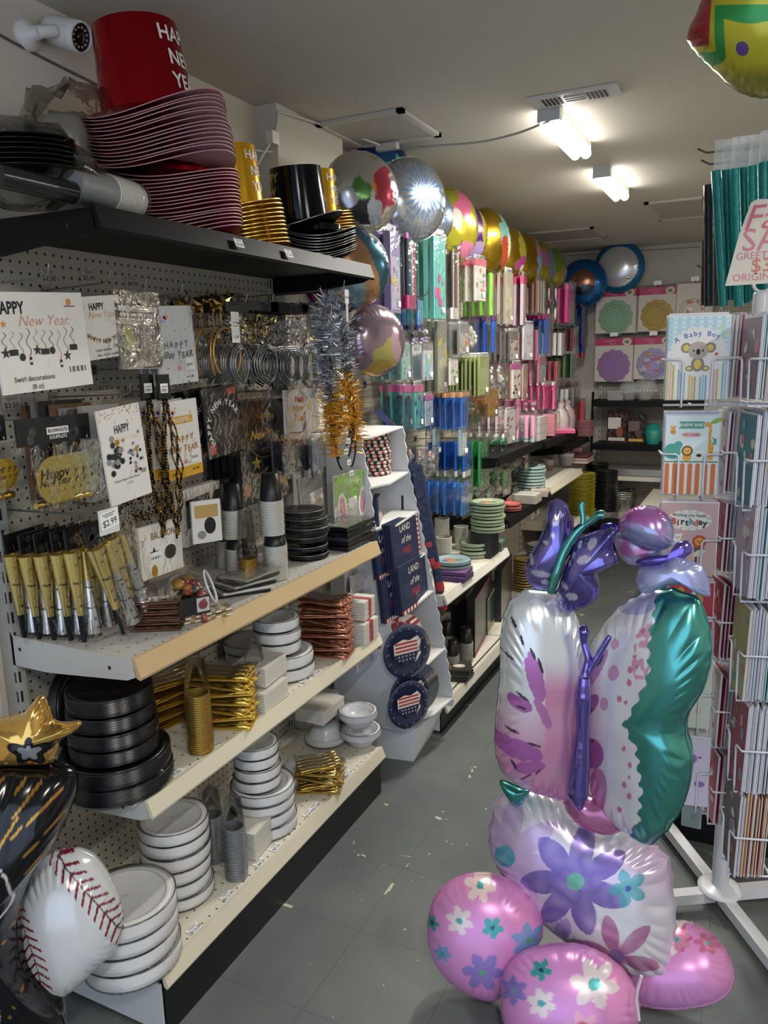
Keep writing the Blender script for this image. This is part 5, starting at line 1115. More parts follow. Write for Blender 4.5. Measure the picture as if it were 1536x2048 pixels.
def pr_map(b, R, y):
    pts = [(-.55, .35), (-.2, .45), (.1, .38), (.45, .5), (.6, .3), (.5, .0), (.55, -.2), (.3, -.5), (.15, -.35), (-.1, -.55), (-.3, -.3), (-.55, -.2)]
    b.art([(x*R, z*R) for x, z in pts], CRM, y-.013)
    for i in range(3): b.rect(-R*.5, R*(.30-.14*i), R*.5, R*(.37-.14*i), RD, y-.0135)
    b.art([(x*R, z*R) for x, z in [(-.55, -.05), (.52, -.05), (.3, -.5), (.15, -.35), (-.1, -.55), (-.3, -.3), (-.55, -.2)]], NAVY, y-.0137)
    for i in range(10): b.star(R*(-.35+.16*(i % 5)), R*(-.15-.14*(i//5)), R*.045, CRM, y-.014)
    for i in range(14): a = i*.449; b.star(.85*R*math.cos(a), .85*R*math.sin(a), R*.03, CRM, y-.0095)
def pr_check(b, R, y):
    n = 11
    for i in range(n):
        for j in range(n):
            x, z = (i-n/2+.5)*2*R/n, (j-n/2+.5)*2*R/n
            if math.hypot(x, z) < R*.95 and (i+j) % 2: s = R/n; b.rect(x-s, z-s, x+s, z+s, RD, y-.013)
p = onx(810, 1300, -1.22); stand_plate('navy round plates with a flag map in the fifth tray', (-1.20, p.y-.045, .39+.105), .105, NAVY, pr_map, 1.0, n=2)
stand_plate('red and white checked round plates behind the flag map plates', (-1.27, p.y+.03, .40+.10), .098, CRM, pr_check, 1.0, n=5, pitch=.013)
p = onx(823, 1410, -1.18); stand_plate('navy round plates with a flag map in the lowest tray, left', (-1.18, p.y-.04, .192+.095), .095, NAVY, pr_map, 1.0)
stand_plate('navy flag map plates in the lowest tray, right row', (-1.19, p.y+.0, .205+.10), .10, NAVY, pr_map, 1.05, n=6, pitch=.017)
# navy rolls leaning against the display's far side
for i, (u, v, u1, v1, x, r) in enumerate([(823, 925, 862, 1130, -1.33, .024), (835, 930, 880, 1180, -1.28, .020), (842, 950, 884, 1215, -1.24, .016), (850, 990, 888, 1218, -1.215, .014)]):
    a, c = ony(u, v, 2.925+.012*i), ony(u1, v1, 2.925+.012*i); d = (c-a)
    t = thing('fabric_roll', 'tall navy and red printed roll beside the cardboard display, %s' % ['leftmost', 'second from the left', 'third from the left', 'rightmost'][i], 'roll', tuple(c))
    b = MB(); e = a-c; b.tube([(0, 0, 0), tuple(e*.5), tuple(e)], r, M('#252f4f', .35, .1, .5, (40, .4)), 14); b.build('printed_roll', t)
    MB().tube([(0, 0, -.0), tuple(e*.07)], r+.001, RD, 14).build('red_band', t); MB().tube([tuple(e*.18), tuple(e*.23)], r+.001, RD, 14).build('red_band', t)
# ================================================================ pegboard of the far units: goods hanging on hooks
def grp_copy(first, loc, label): return dup(first, loc, first.rotation_euler[:], label)
def pk_flat(c, c2=None, hd=None, blots=(), t=.008, r=.5, mt=0, txt=None):
    def f(o, w, h, sd):
        rd = random.Random(sd); b = MB(); b.box(-w/2, w/2, -t/2, t/2, -h/2, h/2, M(c, r, mt)); y = -t/2-.0008
        if c2: b.rect(-w*.44, -h*.46, w*.44, h*.2, M(c2, .5), y)
        for k in range(10 if blots else 0):
            b.disc(rd.uniform(-.38, .38)*w, rd.uniform(-.4, .3)*h, w*rd.uniform(.05, .15), h*rd.uniform(.02, .08), M(rd.choice(blots), .5), y-.0003-.0001*k, n=9)
        b.build('printed_pack', o)
        if hd: b = MB(); b.box(-w/2-.002, w/2+.002, -t/2-.002, t/2+.002, h*.34, h*.5, M(hd, .45)); b.build('header_card', o)
        b = MB(); b.sheet(w+.008, h+.02, FILM2 if sd % 2 else FILM, y=-t/2-.004, nx=4, nz=6, amp=.002, z0=h/2+.015, seed=sd); b.sheet(w, h*.10, MILK, y=0, nx=4, nz=2, amp=.004, z0=h/2+h*.10, seed=sd); b.rect(w*.12, -h*.42, w*.12+.028, -h*.42+.022, LABELW, -t/2-.0055); b.build('plastic_bag', o)
    return f
def pk_cutlery(c, hd=None, handles='#d8d3cc', n=6):
    def f(o, w, h, sd):
        b = MB(); m = M(c, .3)
        for i in range(n):
            x = (i-(n-1)/2)*w*.9/n; y = .004*(i % 2)
            b.tube([(x, y, -h*.48), (x, y, -h*.1), (x, y, h*.15), (x, y, h*.36)], [w*.05, w*.038, w*.045, w*.085], m, 5)
            if i % 2: b.tube([(x, y, h*.33), (x, y, h*.45)], [w*.085, w*.05], m, 5)
        b.build('cutlery', o)
        if hd: b = MB(); b.box(-w/2, w/2, -.004, .008, h*.40, h*.52, M(hd, .45)); b.build('header_card', o)
        b = MB(); b.sheet(w*1.1, h*1.1, FILM2, y=-.014, nx=4, nz=7, amp=.004, z0=h*.54, seed=sd); b.build('plastic_bag', o)
    return f
def pk_tubes(c, n=4, tip=None, tips=None, r=.30):
    def f(o, w, h, sd):
        b = MB(); cols = c if isinstance(c, (list, tuple)) else [c]
        for i in range(n):
            x = (i-(n-1)/2)*w/n; m = M(cols[i % len(cols)], .3); b.tube([(x, 0, -h*.49), (x, 0, h*.45)], w/n*.42, m, 7)
            if tip: b.tube([(x, 0, -h*.5), (x, 0, -h*.34)], w/n*.44, M(tip, .4), 7)
            if tips: b.tube([(x, 0, h*.33), (x, 0, h*.46)], w/n*.44, M(tips, .4), 7)
        b.build('contents', o)
        b = MB(); b.sheet(w*1.06, h*1.08, FILM2, y=-w/n*.5-.004, nx=4, nz=7, amp=.003, z0=h*.53, seed=sd); b.build('plastic_bag', o)
    return f
def pk_lumps(cols, n=9, hd=None):
    def f(o, w, h, sd):
        rd = random.Random(sd); b = MB()
        for i in range(n): lump(b, (rd.uniform(-.32, .32)*w, rd.uniform(-.008, .008), rd.uniform(-.4, .3)*h), (w*rd.uniform(.10, .2), .010, h*rd.uniform(.06, .16)), M(rd.choice(cols), .35), 9, 6, .15, sd+i)
        b.build('contents', o)
        if hd: b = MB(); b.box(-w/2, w/2, -.003, .003, h*.38, h*.5, M(hd, .45)); b.build('header_card', o)
        b = MB(); b.sheet(w*1.04, h*1.05, FILM2, y=-.016, nx=4, nz=6, amp=.004, z0=h*.5, seed=sd); b.build('plastic_bag', o)
    return f
def row(name, desc, cat, u, v0, v1, w, n, maker, x0=-1.57, x1=-1.33, rz=0, tag_=True, y=None):
    """n packs on one hook; u is the picture column of the hook's middle"""
    xm = (x0+x1)/2; p = onx(u, (v0+v1)/2, xm); t_, s_ = onx(u, v0, xm), onx(u, v1, xm); h = t_.z-s_.z; z = (t_.z+s_.z)/2; first = None
    for i in range(n):
        x = x1-(x1-x0-.03)*i/max(1, n)+random.uniform(-.002, .002); ro = HALF+rz+random.uniform(-.16, .16)
        lb = '%s, %s' % (desc, ORD[i])
        if first is None:
            first = thing(name, lb, cat, (x, p.y, z), ro); maker(first, w, h, int(u+v0))
        else: dup(first, (x, p.y+random.uniform(-.004, .004), z+random.uniform(-.003, .003)), ro, lb)
    if tag_:
        hook(x1+.035, p.y, z+h/2+.004, 'metal peg hook of the '+desc)
    return p
# columns read from the near end of the wall to the far end; rows from the top down
B1, B2, B3 = '#1d5fc0', '#1a4fa8', '#2f75cf'
R = row
R('tablecloth_pack', 'purple printed roll pack near the first balloon', 'tablecloth pack', 742, 470, 628, .10, 4, pk_flat('#8f86b8', '#c3bcd0', None, ['#d9c84a', '#6fb0c9', '#c05a8a'], t=.03), x1=-1.38)
R('foil_curtain_pack', 'pink foil topped striped roll pack', 'curtain pack', 775, 455, 620, .09, 5, pk_tubes(['#20252e', '#3a6a8a', '#b9c3cc', '#c85a6a'], 4, '#c0407a', '#d070b0'), x1=-1.36)
R('tablecloth_pack', 'teal and magenta dotted table cover pack', 'tablecloth pack', 826, 480, 640, .11, 5, pk_flat('#5fb5a8', None, None, ['#d0409a', '#e08a3a', '#c4508a', '#5fb5a8', '#dd5fae'], t=.02), x1=-1.33)
R('straw_pack', 'black, white and red striped straw pack', 'straw pack', 868, 500, 640, .09, 5, pk_tubes(['#22262a', '#c9c5bc', '#2f5a4a', '#b8503f', '#d6d2c9'], 5, '#d9d6d0'), x1=-1.36)
R('candle_pack', 'white card of pastel candles with a coral header', 'candle pack', 916, 522, 604, .12, 4, pk_flat('#dcd9cf', None, '#df6f80', ['#7fc5a0', '#e0806a', '#e4c84a', '#d8d4c8'], t=.01), x1=-1.33)
R('streamer_pack', 'lime green glittery streamer pack', 'streamer pack', 944, 545, 634, .10, 4, pk_tubes(['#6fae3a', '#8cc04a', '#a9b84a'], 4), x1=-1.36)
R('card_pack', 'beige dotted paper pack in a grey sleeve', 'paper pack', 978, 548, 650, .11, 4, pk_flat('#b3ab96', '#c9bf9f', None, ['#a89f88'], t=.016), x1=-1.34)
R('card_pack', 'pale pink slim box pack', 'paper pack', 1010, 555, 652, .12, 5, pk_flat('#c3a9b4', '#b9a7ac', '#cf4a78', (), t=.018), x1=-1.34)
R('pencil_pack', 'brown and white streaky stick pack', 'stick pack', 1045, 560, 628, .13, 5, pk_tubes(['#7a4a40', '#d3cdc4', '#50352f', '#c9bfb4'], 6), x1=-1.34)
R('garland_pack', 'dark green foil garland pack', 'garland pack', 1078, 570, 655, .14, 5, pk_lumps(['#1f4a34', '#9fb8a2', '#2a5c40', '#d4d8d0'], 12), x1=-1.34)
R('tassel_pack', 'bright pink tassel pack with a white tag', 'tassel pack', 1106, 568, 648, .20, 4, pk_tubes(['#cf3f86', '#d8509a', '#b83474'], 4, None, '#d96aa8'), x1=-1.34)
R('cutlery_pack', 'dark blue and red cutlery pack beside the blue balloon', 'cutlery pack', 1142, 610, 690, .2, 4, pk_cutlery('#1d3f8f', '#7a2a3a'), x1=-1.36)
# second row
R('cup_pack', 'blue ombre pack of pointed cups with yellow bands', 'cup pack', 795, 600, 662, .10, 3, pk_tubes(['#3f5fb0', '#6fc0b8', '#4a5fc0', '#7ac8c0'], 6, '#1f2a6a'), x1=-1.36)
R('cellophane_pack', 'clear tall cellophane pack with yellow ends', 'cellophane pack', 840, 645, 785, .10, 5, pk_flat('#8f9284', '#a9ac9c', None, ['#c9b83a', '#9a9c90', '#d6b92f'], t=.014, mt=.2), x1=-1.36)
R('confetti_pack', 'silver printed confetti bag with colourful bottom', 'confetti pack', 880, 650, 710, .14, 6, pk_flat('#8d8f8c', '#b3b0a8', None, ['#d9824a', '#7fc06a', '#d8d4cc', '#c9605a', '#e0dcc8'], t=.012, mt=.2), x1=-1.33)
R('cutlery_pack', 'bright blue spoon pack in the second row', 'cutlery pack', 947, 636, 706, .11, 5, pk_cutlery(B1, '#5a2a6a'), x1=-1.34)
R('napkin_pack', 'grey streaked napkin pack seen edge-on', 'napkin pack', 985, 664, 722, .12, 7, pk_flat('#6a655f', '#b5b0a5', None, ['#3c3a38', '#d0623f'], t=.012), x1=-1.32)
R('card_pack', 'white card pack with faint grey print', 'paper pack', 1018, 650, 720, .14, 4, pk_flat('#d3cfd3', None, None, ['#b9aec0', '#c4c0b8'], t=.01), x1=-1.33)
R('pencil_pack', 'crimson striped stick pack', 'stick pack', 1038, 658, 722, .13, 5, pk_tubes(['#8f2f4a', '#c9b9b9', '#6f2438', '#dcd0cc'], 6), x1=-1.34)
R('cutlery_pack', 'blue knife pack below the streaky sticks', 'cutlery pack', 1063, 632, 710, .16, 4, pk_cutlery(B1, '#b02a78'), x1=-1.35)
R('tube_pack', 'chrome and white tube pack', 'tube pack', 1092, 665, 712, .16, 5, pk_tubes(['#d6d6d2', '#8c8d90', '#efeeea'], 4), x1=-1.35)
R('pencil_pack', 'dark crimson figure printed stick pack', 'stick pack', 1117, 655, 715, .18, 4, pk_tubes(['#6a2a32', '#b58a70', '#3c2a2e', '#c9a08a'], 5), x1=-1.35)
R('pen_pack', 'dark blue pen pack with red and yellow tips', 'pen pack', 1143, 655, 716, .18, 5, pk_tubes(['#1c3f8c', '#24489a', '#2a3a7c'], 5, '#9f3040'), x1=-1.38)
# third row
R('treat_bag_pack', 'mint printed treat bag pack with a white top', 'treat bag pack', 770, 690, 760, .10, 4, pk_flat('#7fb5a8', '#9cc5b9', None, ['#d9d6d0', '#6f9ac0'], t=.01), x1=-1.38)
R('candle_pack', 'rainbow candle card in the third row', 'candle pack', 812, 690, 760, .12, 4, pk_flat('#d4d4d2', '#9cc8dc', None, ['#e08a4a', '#d85a8a', '#6fc0a0', '#d9d050', '#f0ece4'], t=.01), x1=-1.36)
R('napkin_pack', 'olive green napkin pack seen edge-on', 'napkin pack', 906, 714, 790, .14, 13, pk_flat('#8f9a5c', '#9da86a', None, (), t=.009), x0=-1.59, x1=-1.27)
R('napkin_pack', 'silver crinkled small bag beside the olive napkins', 'bag', 962, 725, 780, .10, 4, pk_lumps(['#b9b9b6', '#8d8f92', '#d9d7d0'], 9), x1=-1.34)
R('ear_headband_pack', 'white card pack with black round shapes and magenta header', 'favour pack', 988, 728, 796, .15, 3, pk_flat('#d6cfc6', None, '#b0408a', ['#17171a', '#17171a', '#a02a32', '#d9b23a', '#17171a'], t=.01), x1=-1.30)
R('card_pack', 'tan printed paper pack', 'paper pack', 1012, 735, 800, .15, 3, pk_flat('#b59a80', '#c4b09a', None, ['#d6cdbf', '#a88468'], t=.01), x1=-1.33)
R('banner_pack', 'pink framed mint banner pack', 'banner pack', 1048, 715, 768, .18, 4, pk_flat('#d0607e', '#b5cfc4', None, ['#d58aa0', '#7fa8a0'], t=.012), x1=-1.33)
R('napkin_pack', 'dark green napkin pack seen edge-on', 'napkin pack', 1110, 708, 756, .2, 8, pk_flat('#4f6a44', '#728a5c', None, ['#8fa06a'], t=.014), x1=-1.30)
R('bead_pack', 'multicoloured bead bag far down the wall', 'bead pack', 1118, 758, 808, .2, 4, pk_lumps(['#b02a3a', '#2a6a4a', '#d9d0c8', '#3a4a8a', '#1c1c1f'], 12), x1=-1.33)
# fourth row
R('treat_bag_pack', 'teal treat bag pack with a scalloped top', 'treat bag pack', 788, 770, 855, .12, 4, pk_flat('#58a89c', None, '#c9639c', ['#2a5a8c', '#3f7fa8', '#2a5a8c'], t=.01), x1=-1.34)
R('card_pack', 'pale blue figure printed card pack', 'paper pack', 813, 790, 850, .10, 3, pk_flat('#a9bcc4', None, '#c05a90', ['#c98a6a', '#7fb0c0', '#d9d0d0'], t=.01), x1=-1.36)
R('cutlery_pack', 'blue cutlery pack with an orange print header', 'cutlery pack', 846, 785, 855, .12, 3, pk_cutlery('#27509a', None), x0=-1.58, x1=-1.44)
R('cutlery_pack', 'bright blue cutlery pack in the wide fourth row', 'cutlery pack', 872, 786, 858, .13, 7, pk_cutlery(B3, '#c8956a'), x0=-1.56, x1=-1.27)
R('dinosaur_pack', 'green and orange printed party pack', 'favour pack', 938, 778, 832, .14, 4, pk_flat('#9a6a2c', None, None, ['#8fa63a', '#b0522a', '#c9a23a', '#6a8a34'], t=.01), x1=-1.30)
R('favour_pack', 'dark green mixed favour bag', 'favour pack', 915, 800, 850, .10, 4, pk_lumps(['#2f7a3f', '#d3d3cc', '#1f5a34'], 9), x1=-1.36)
R('treat_bag_pack', 'white animal print pack above the pink cups', 'treat bag pack', 978, 820, 885, .15, 4, pk_flat('#d6d3cb', None, None, ['#8a9a7a', '#b55a6a', '#7a7a70', '#d6d3cb'], t=.01), x1=-1.31)
R('bottle_pack', 'magenta and white bottle pack', 'bottle pack', 1000, 800, 850, .13, 3, pk_flat('#c07a9a', '#d6c0c8', None, ['#9cc0a0', '#c04a6a'], t=.012), x1=-1.34)
R('cutlery_pack', 'hot pink cutlery pack in the wide fourth row', 'cutlery pack', 1062, 765, 818, .19, 6, pk_cutlery('#dd5f94', '#c9c4c0'), x0=-1.56, x1=-1.24)
R('pen_pack', 'silver and black pen pack', 'pen pack', 1108, 775, 815, .2, 5, pk_tubes(['#c3c3c0', '#2a2a2e', '#8d6f7a'], 5), x1=-1.32)
R('candle_pack', 'red and pink candle pack near the wall end', 'candle pack', 1136, 800, 846, .2, 5, pk_tubes(['#c9404a', '#d98aa0', '#dca0b0'], 5, '#b87a9a'), x1=-1.34)
# lower rows (above the white shelf)
R('bow_pack', 'pink ribbon bow bag by the display', 'bow pack', 826, 895, 940, .08, 3, pk_lumps(['#c97a8c', '#d9a9b4', '#a9b0b8'], 9), x1=-1.38)
R('pennant_pack', 'pale blue pointed pennant pack', 'banner pack', 866, 858, 908, .07, 2, pk_flat('#a9c0c9', '#b9ccd2', None, (), t=.01), x1=-1.27)
R('cutlery_pack', 'blue fork pack with white tips', 'cutlery pack', 886, 880, 950, .11, 5, pk_tubes([B1, B2], 6, '#d8d6d0'), x1=-1.32)
R('cutlery_pack', 'green fork pack with dotted white ends', 'cutlery pack', 916, 878, 972, .11, 6, pk_tubes(['#2a8a4a', '#1f7a3f', '#35a05a'], 6, None, '#2a8a4a'), x1=-1.30)
R('balloon_pack', 'dark green and white balloon bag, upper row', 'balloon pack', 960, 862, 915, .15, 5, pk_lumps(['#1f5a38', '#d6d6cf', '#174a2c', '#2f7a48'], 12), x1=-1.29)
R('balloon_pack', 'yellow and red balloon bag', 'balloon pack', 1003, 880, 935, .15, 4, pk_lumps(['#d9b02a', '#b5322f', '#d6d3cb', '#3c3c3f'], 11), x1=-1.27)
R('balloon_pack', 'bright green balloon bag, lower row', 'balloon pack', 958, 935, 985, .16, 5, pk_lumps(['#3f9a3a', '#1f6a2f', '#58b04a', '#8a8f6a'], 12), x1=-1.27)
R('toy_pack', 'red and cream toy bag at the shelf end', 'toy pack', 1018, 938, 990, .12, 3, pk_lumps(['#b02f4a', '#d8cdbb', '#2f6a44'], 10), x1=-1.24)
R('cutlery_pack', 'bright blue spoon pack just above the white cups', 'cutlery pack', 874, 958, 1026, .13, 6, pk_cutlery(B3), x0=-1.56, x1=-1.27)
R('favour_pack', 'white bag with green dinosaur prints', 'favour pack', 1015, 975, 1030, .16, 3, pk_flat('#d3d1c9', None, None, ['#2f7a3a', '#1f5a2f', '#3a8a44', '#232323', '#b04a4a'], t=.014), x1=-1.22)
R('toy_pack', 'clear bag of teal cactus shapes', 'toy pack', 968, 985, 1015, .16, 4, pk_lumps(['#4f9a8a', '#a03a3a', '#d4d1c8', '#5fb09a'], 10), x1=-1.27)
R('cup_pack', 'pink and lilac ombre cup pack in the middle rows', 'cup pack', 1022, 828, 880, .18, 6, pk_tubes(['#d9a0b4', '#c9a4c4', '#d8b9c4'], 5, '#9fb5bb'), x0=-1.56, x1=-1.25)
R('wand_pack', 'silver and lilac wand pack between the pastel packs', 'wand pack', 800, 655, 700, .09, 4, pk_lumps(['#b9bac4', '#9a8ab5', '#c9d0d4'], 10), x1=-1.34)
R('ribbon_pack', 'clear pack of white ribbon curls beside the silver bags', 'ribbon pack', 905, 640, 705, .11, 4, pk_lumps(['#c9c8c2', '#dcdad2', '#a9b09c'], 12), x1=-1.36)
R('sticker_pack', 'small white sticker card with a red corner', 'sticker pack', 858, 722, 770, .10, 3, pk_flat('#d3d0c9', None, None, ['#c0504a', '#7fa04a', '#d9b84a'], t=.006), x1=-1.32)
R('whistle_pack', 'small lime green favour bag under the olive napkins', 'favour pack', 896, 795, 835, .10, 4, pk_lumps(['#7fae3a', '#a9c06a', '#d8d6c9'], 9), x1=-1.34)
R('crown_pack', 'rose pink crown pack above the white napkins', 'crown pack', 1030, 800, 832, .16, 4, pk_lumps(['#d07a9c', '#c9a0b0', '#dcd0cf'], 9, '#c0407a'), x1=-1.32)
R('skewer_pack', 'thin red and white skewer pack near the far corner', 'skewer pack', 1085, 720, 775, .18, 4, pk_tubes(['#a83a4a', '#d9cfc9', '#c9707f'], 7), x1=-1.36)
R('candle_pack', 'tall lilac candle pack between pink rows', 'candle pack', 1072, 800, 845, .16, 4, pk_tubes(['#b59ac4', '#d9c4d4', '#8f9ac4'], 6), x1=-1.34)
R('balloon_pack', 'mint and red small balloon bag under the green forks', 'balloon pack', 930, 975, 1012, .12, 4, pk_lumps(['#6fae8f', '#b54a4a', '#d6d3c9', '#2f6a44'], 10), x1=-1.30)
# ---- goods on the far shelves
def tag_stack(u, v, X, z, specs, label, m, rim, th=.0034, line=True, wrap=None, jit=.004):
    p = onx(u, v, X); rd = random.Random(int(u))
    for i, (R_, n) in enumerate(specs):
        t, Ht = wrapped_disc('plate_pack', '%s, %s pack' % (label, level(i, len(specs)) if len(specs) < 10 else 'number %d from the bottom' % (i+1)), (X+rd.uniform(-jit, jit), p.y+rd.uniform(-jit, jit), z+.0005), R_, n, th, m, rim, wrap=wrap, line=line); z += Ht+.0015
Zw = .6375
GRNP = M('#9aa98a', .4); GRNR = M('#6f8a6a', .4); PST = M('#c9c4b4', .4)
def dino(b, R):
    for k, (x, z, r, c) in enumerate([(-.2, .1, .3, '#b5705a'), (.3, .2, .22, '#5f8a5a'), (.1, -.3, .25, '#c98a5a'), (-.3, -.25, .18, '#4a7a8a')]): b.disc(x*R, z*R, r*R, r*R*.7, M(c, .5), -.0003*k)
def plates(u, v, X, z, n, R_, label, m, rim, pf=None, k=4, th=.0045, gap=.002):
    p = onx(u, v, X); zz = z
    for i in range(n):
        last = i == n-1; t, Ht = wrapped_disc('plate_pack', '%s, %s' % (label, level(i, n) if n < 10 else 'number %d from the bottom' % (i+1)), (X+.004*math.sin(i*2), p.y+.004*math.cos(i*3), zz+.0005), R_, k, th, m, rim, wrap=WRAP if last else None, printf=pf if last else None, line=False); zz += Ht+gap
    return zz
plates(905, 1122, -1.24, Zw, 4, .088, 'blue-grey dinosaur plate pack at the front of the white shelf', M('#8ea3a6', .4), M('#55706f', .4), dino, k=3)
plates(948, 1103, -1.26, Zw, 4, .072, 'mint dinosaur plate pack beside the blue-grey ones', M('#a9b5a0', .4), M('#5f7a5f', .4), dino, k=3)
zg = onx(975, 1062, -1.20).z
plates(975, 1062, -1.20, zg, 9, .085, 'pale green plate pack in the high stack', M('#a3b090', .4), M('#6a8a6a', .4), dino, k=3, th=.0038)
p = onx(975, 1062, -1.20)
t = thing('napkin_pack', 'black folded pack under the green plate stack', 'napkin pack', (-1.21, p.y, Zw+.001)); b = MB(); b.box(-.06, .05, -.06, .06, 0, zg-Zw-.002, M('#1a1b1e', .4)); b.build('napkins', t)
for i in range(2): napkins('dark green printed napkin pack at the right of the white shelf, %s' % ['lower', 'upper'][i], 985, 1096, -1.22, Zw+.001+.026*i, .12, .11, .024, .1, colr='#5f7a64')
napkins('purple and orange printed napkin pack at the shelf front edge', 915, 1150, -1.195, Zw+.001, .11, .13, .022, 0, colr='#5d4474')
napkins('second purple printed napkin pack stacked on the shelf front', 915, 1150, -1.20, Zw+.025, .11, .13, .018, .08, colr='#6a4a78')
def small_cups(u, v, X, z, n, label, rimm, bodym, r=.036, pitch=.0085, up=True):
    p = onx(u, v, X); t = thing('cup_stack', label, 'stack of cups', (X, p.y, z+.001)); b = MB(); prof = []
    for i in range(n): zz = .07+i*pitch; prof += [(r-.0015, zz), (r+.0018, zz+.0006), (r+.0018, zz+pitch*.5), (r-.0015, zz+pitch*.6)]
    b.lathe([(r*.7, 0), (r-.001, .07)], bodym, 22); b.build('bottom_cup', t); b = MB(); b.lathe(prof, rimm, 22, cap=False, sm=False); b.build('rims', t)
GC = M('#b5b5ac', .45)
small_cups(884, 1092, -1.40, Zw, 16, 'tall stack of grey paper cups at the left of the white shelf', GC, GC)
small_cups(888, 1105, -1.32, Zw, 10, 'shorter stack of grey paper cups in front', GC, M('#a9b09c', .5))
small_cups(922, 1085, -1.37, Zw, 7, 'mint dinosaur paper cups in a low stack', GC, M('#b3c4a8', .5))
small_cups(934, 1050, -1.45, Zw+.03, 8, 'pale printed paper cups behind the dinosaur plates', GC, M('#b9c2ae', .5))
# bottom shelf of the second unit
Zb = .146
for i, (u, v, X) in enumerate([(905, 1312, -1.24), (933, 1312, -1.235), (895, 1290, -1.36)]):
    p = onx(u, v, X); cup_tower('cup_sleeve', 'black and white paper cup sleeve on the low shelf, %s' % ['left', 'right', 'behind'][i], X, p.y, Zb+.001, .030, 13, .0078, M('#bdbbb2', .45), M('#2a2620', .35), .07, .022)
for i in range(5):
    p = onx(922, 1358, -1.19); t = thing('napkin_pack', 'black napkin pack with white print on the low shelf, %s' % level(i, 5), 'napkin pack', (-1.20, p.y, Zb+.006+.0125*i), .08*i)
    b = MB(); b.box(-.055, .055, -.06, .06, -.005, .005, M('#1d1c1c', .35) if i % 2 else M('#3a3833', .4)); b.T = Matrix.Translation((0, 0, .0055)) @ Matrix.Rotation(HALF, 4, 'Z') @ Matrix.Rotation(-HALF, 4, 'X'); b.disc(-.01, 0, .02, .03, M('#c9c4b8')); b.rect(-.05, .035, .05, .05, M('#b5822f'), 0); b.build('napkins', t)
for i, (u0, v0, u1, v1, X, c, lb, e) in enumerate([(880, 1160, 1000, 1318, -1.45, '#15171b', 'large black flat box', '#1d2026'), (930, 1175, 982, 1310, -1.26, '#1a1c20', 'black flat box with a red edge', '#8f2430'), (958, 1180, 998, 1285, -1.30, '#2f4a3a', 'dark green flat box', '#a99a6a'), (985, 1125, 1026, 1250, -1.30, '#1d2229', 'glossy dark bag of flat boxes', '#30363e')]):
    q = bx(u0, v0, u1, v1, X); z0 = Zb+.002; hh = max(.2, q[1]+q[3]/2-z0); t = thing('flat_box', lb+' standing on the low shelf', 'box', (X, q[0], z0), HALF+.15)
    b = MB(); b.box(-q[2]/2, q[2]/2, -.02, .02, 0, hh, M(c, .25)); b.rect(-q[2]/2, 0, q[2]/2, .02, M(e, .4), -.0208); b.rect(-q[2]/2, hh-.012, q[2]/2, hh, M(e, .4), -.0208); b.rect(q[2]/2-.012, 0, q[2]/2, hh, M(e, .4), -.0209); b.build('box', t)
# third unit, black shelf
Zk = .7855
plates(1062, 1035, -1.26, Zk+.0, 9, .085, 'mint pastel plate pack on the lower black shelf', M('#a9c0b8', .4), M('#7fa8a0', .4), None, k=3)
plates(1020, 1058, -1.22, Zk, 3, .06, 'coral plate pack at the black shelf end', M('#c96a64', .4), M('#a04a4a', .4), None, k=2)
napkins('cream wrapped napkin block on the lower black shelf, left', 1055, 1045, -1.20, Zk+.001, .13, .14, .05, .0, colr='#c4beb0')
napkins('cream wrapped napkin block on the lower black shelf, right', 1078, 1040, -1.19, Zk+.001, .10, .10, .04, .2, colr='#d0b9ac')
for i in range(4): small_cups(1035+i*20, 955, -1.42+.02*i, Zk, 5, 'brown printed paper cup stack under the upper black shelf, %s from the left' % ['first', 'second', 'third', 'fourth'][i], M('#a59a8e', .4), M('#7a6458', .5), r=.04)
Zu = 1.1105
for i in range(3): napkins('white napkin block with a pink side on the upper black shelf, %s' % level(i, 3), 1062, 905, -1.29, Zu+.001+.05*i, .15, .17, .048, .0, band=None, colr='#d2cdc6')
napkins('coral striped napkin block beside the white napkins', 1092, 885, -1.27, Zu+.001, .12, .10, .14, .1, colr='#d08a92')
napkins('pale napkin block behind the white napkins', 1085, 880, -1.42, Zu+.001, .12, .16, .12, .1, colr='#cfc9c4')
Zu2 = 1.1005
small_cups(1105, 872, -1.30, Zu2, 9, 'white paper cups on the far upper black shelf', M('#cbbfb8', .4), M('#b9a9a4', .4), r=.05)
for i, (u, v, X, c) in enumerate([(1120, 850, -1.28, '#c9b9bb'), (1133, 862, -1.30, '#b9a0a8')]):
    p = onx(u, v, X); t = thing('gift_bag', 'clear domed bag of pale favours on the far upper shelf, %s' % ['left', 'right'][i], 'favour bag', (X, p.y, Zu2)); b = MB(); b.lathe([(.06, 0), (.065, .08), (.05, .13), (.02, .17), (.03, .20)], M(c, .3), 16, wob=lambda a, j: .003*math.sin(5*a)); b.build('favours', t)
    b = MB(); b.lathe([(.066, 0), (.07, .09), (.054, .14), (.022, .18), (.04, .22)], FILM2, 16, cap=False); b.build('plastic_bag', t)
p = onx(1125, 862, -1.24); t = thing('tablecloth_pack', 'hot pink folded pack at the far black shelf edge', 'tablecloth pack', (-1.25, p.y, Zu2+.001), .4); b = MB(); b.box(-.08, .08, -.1, .1, 0, .02, M('#d0507f', .3)); b.box(-.078, .078, -.098, .098, .0205, .03, M('#d98aa8', .3)); b.build('folded_cloth', t)
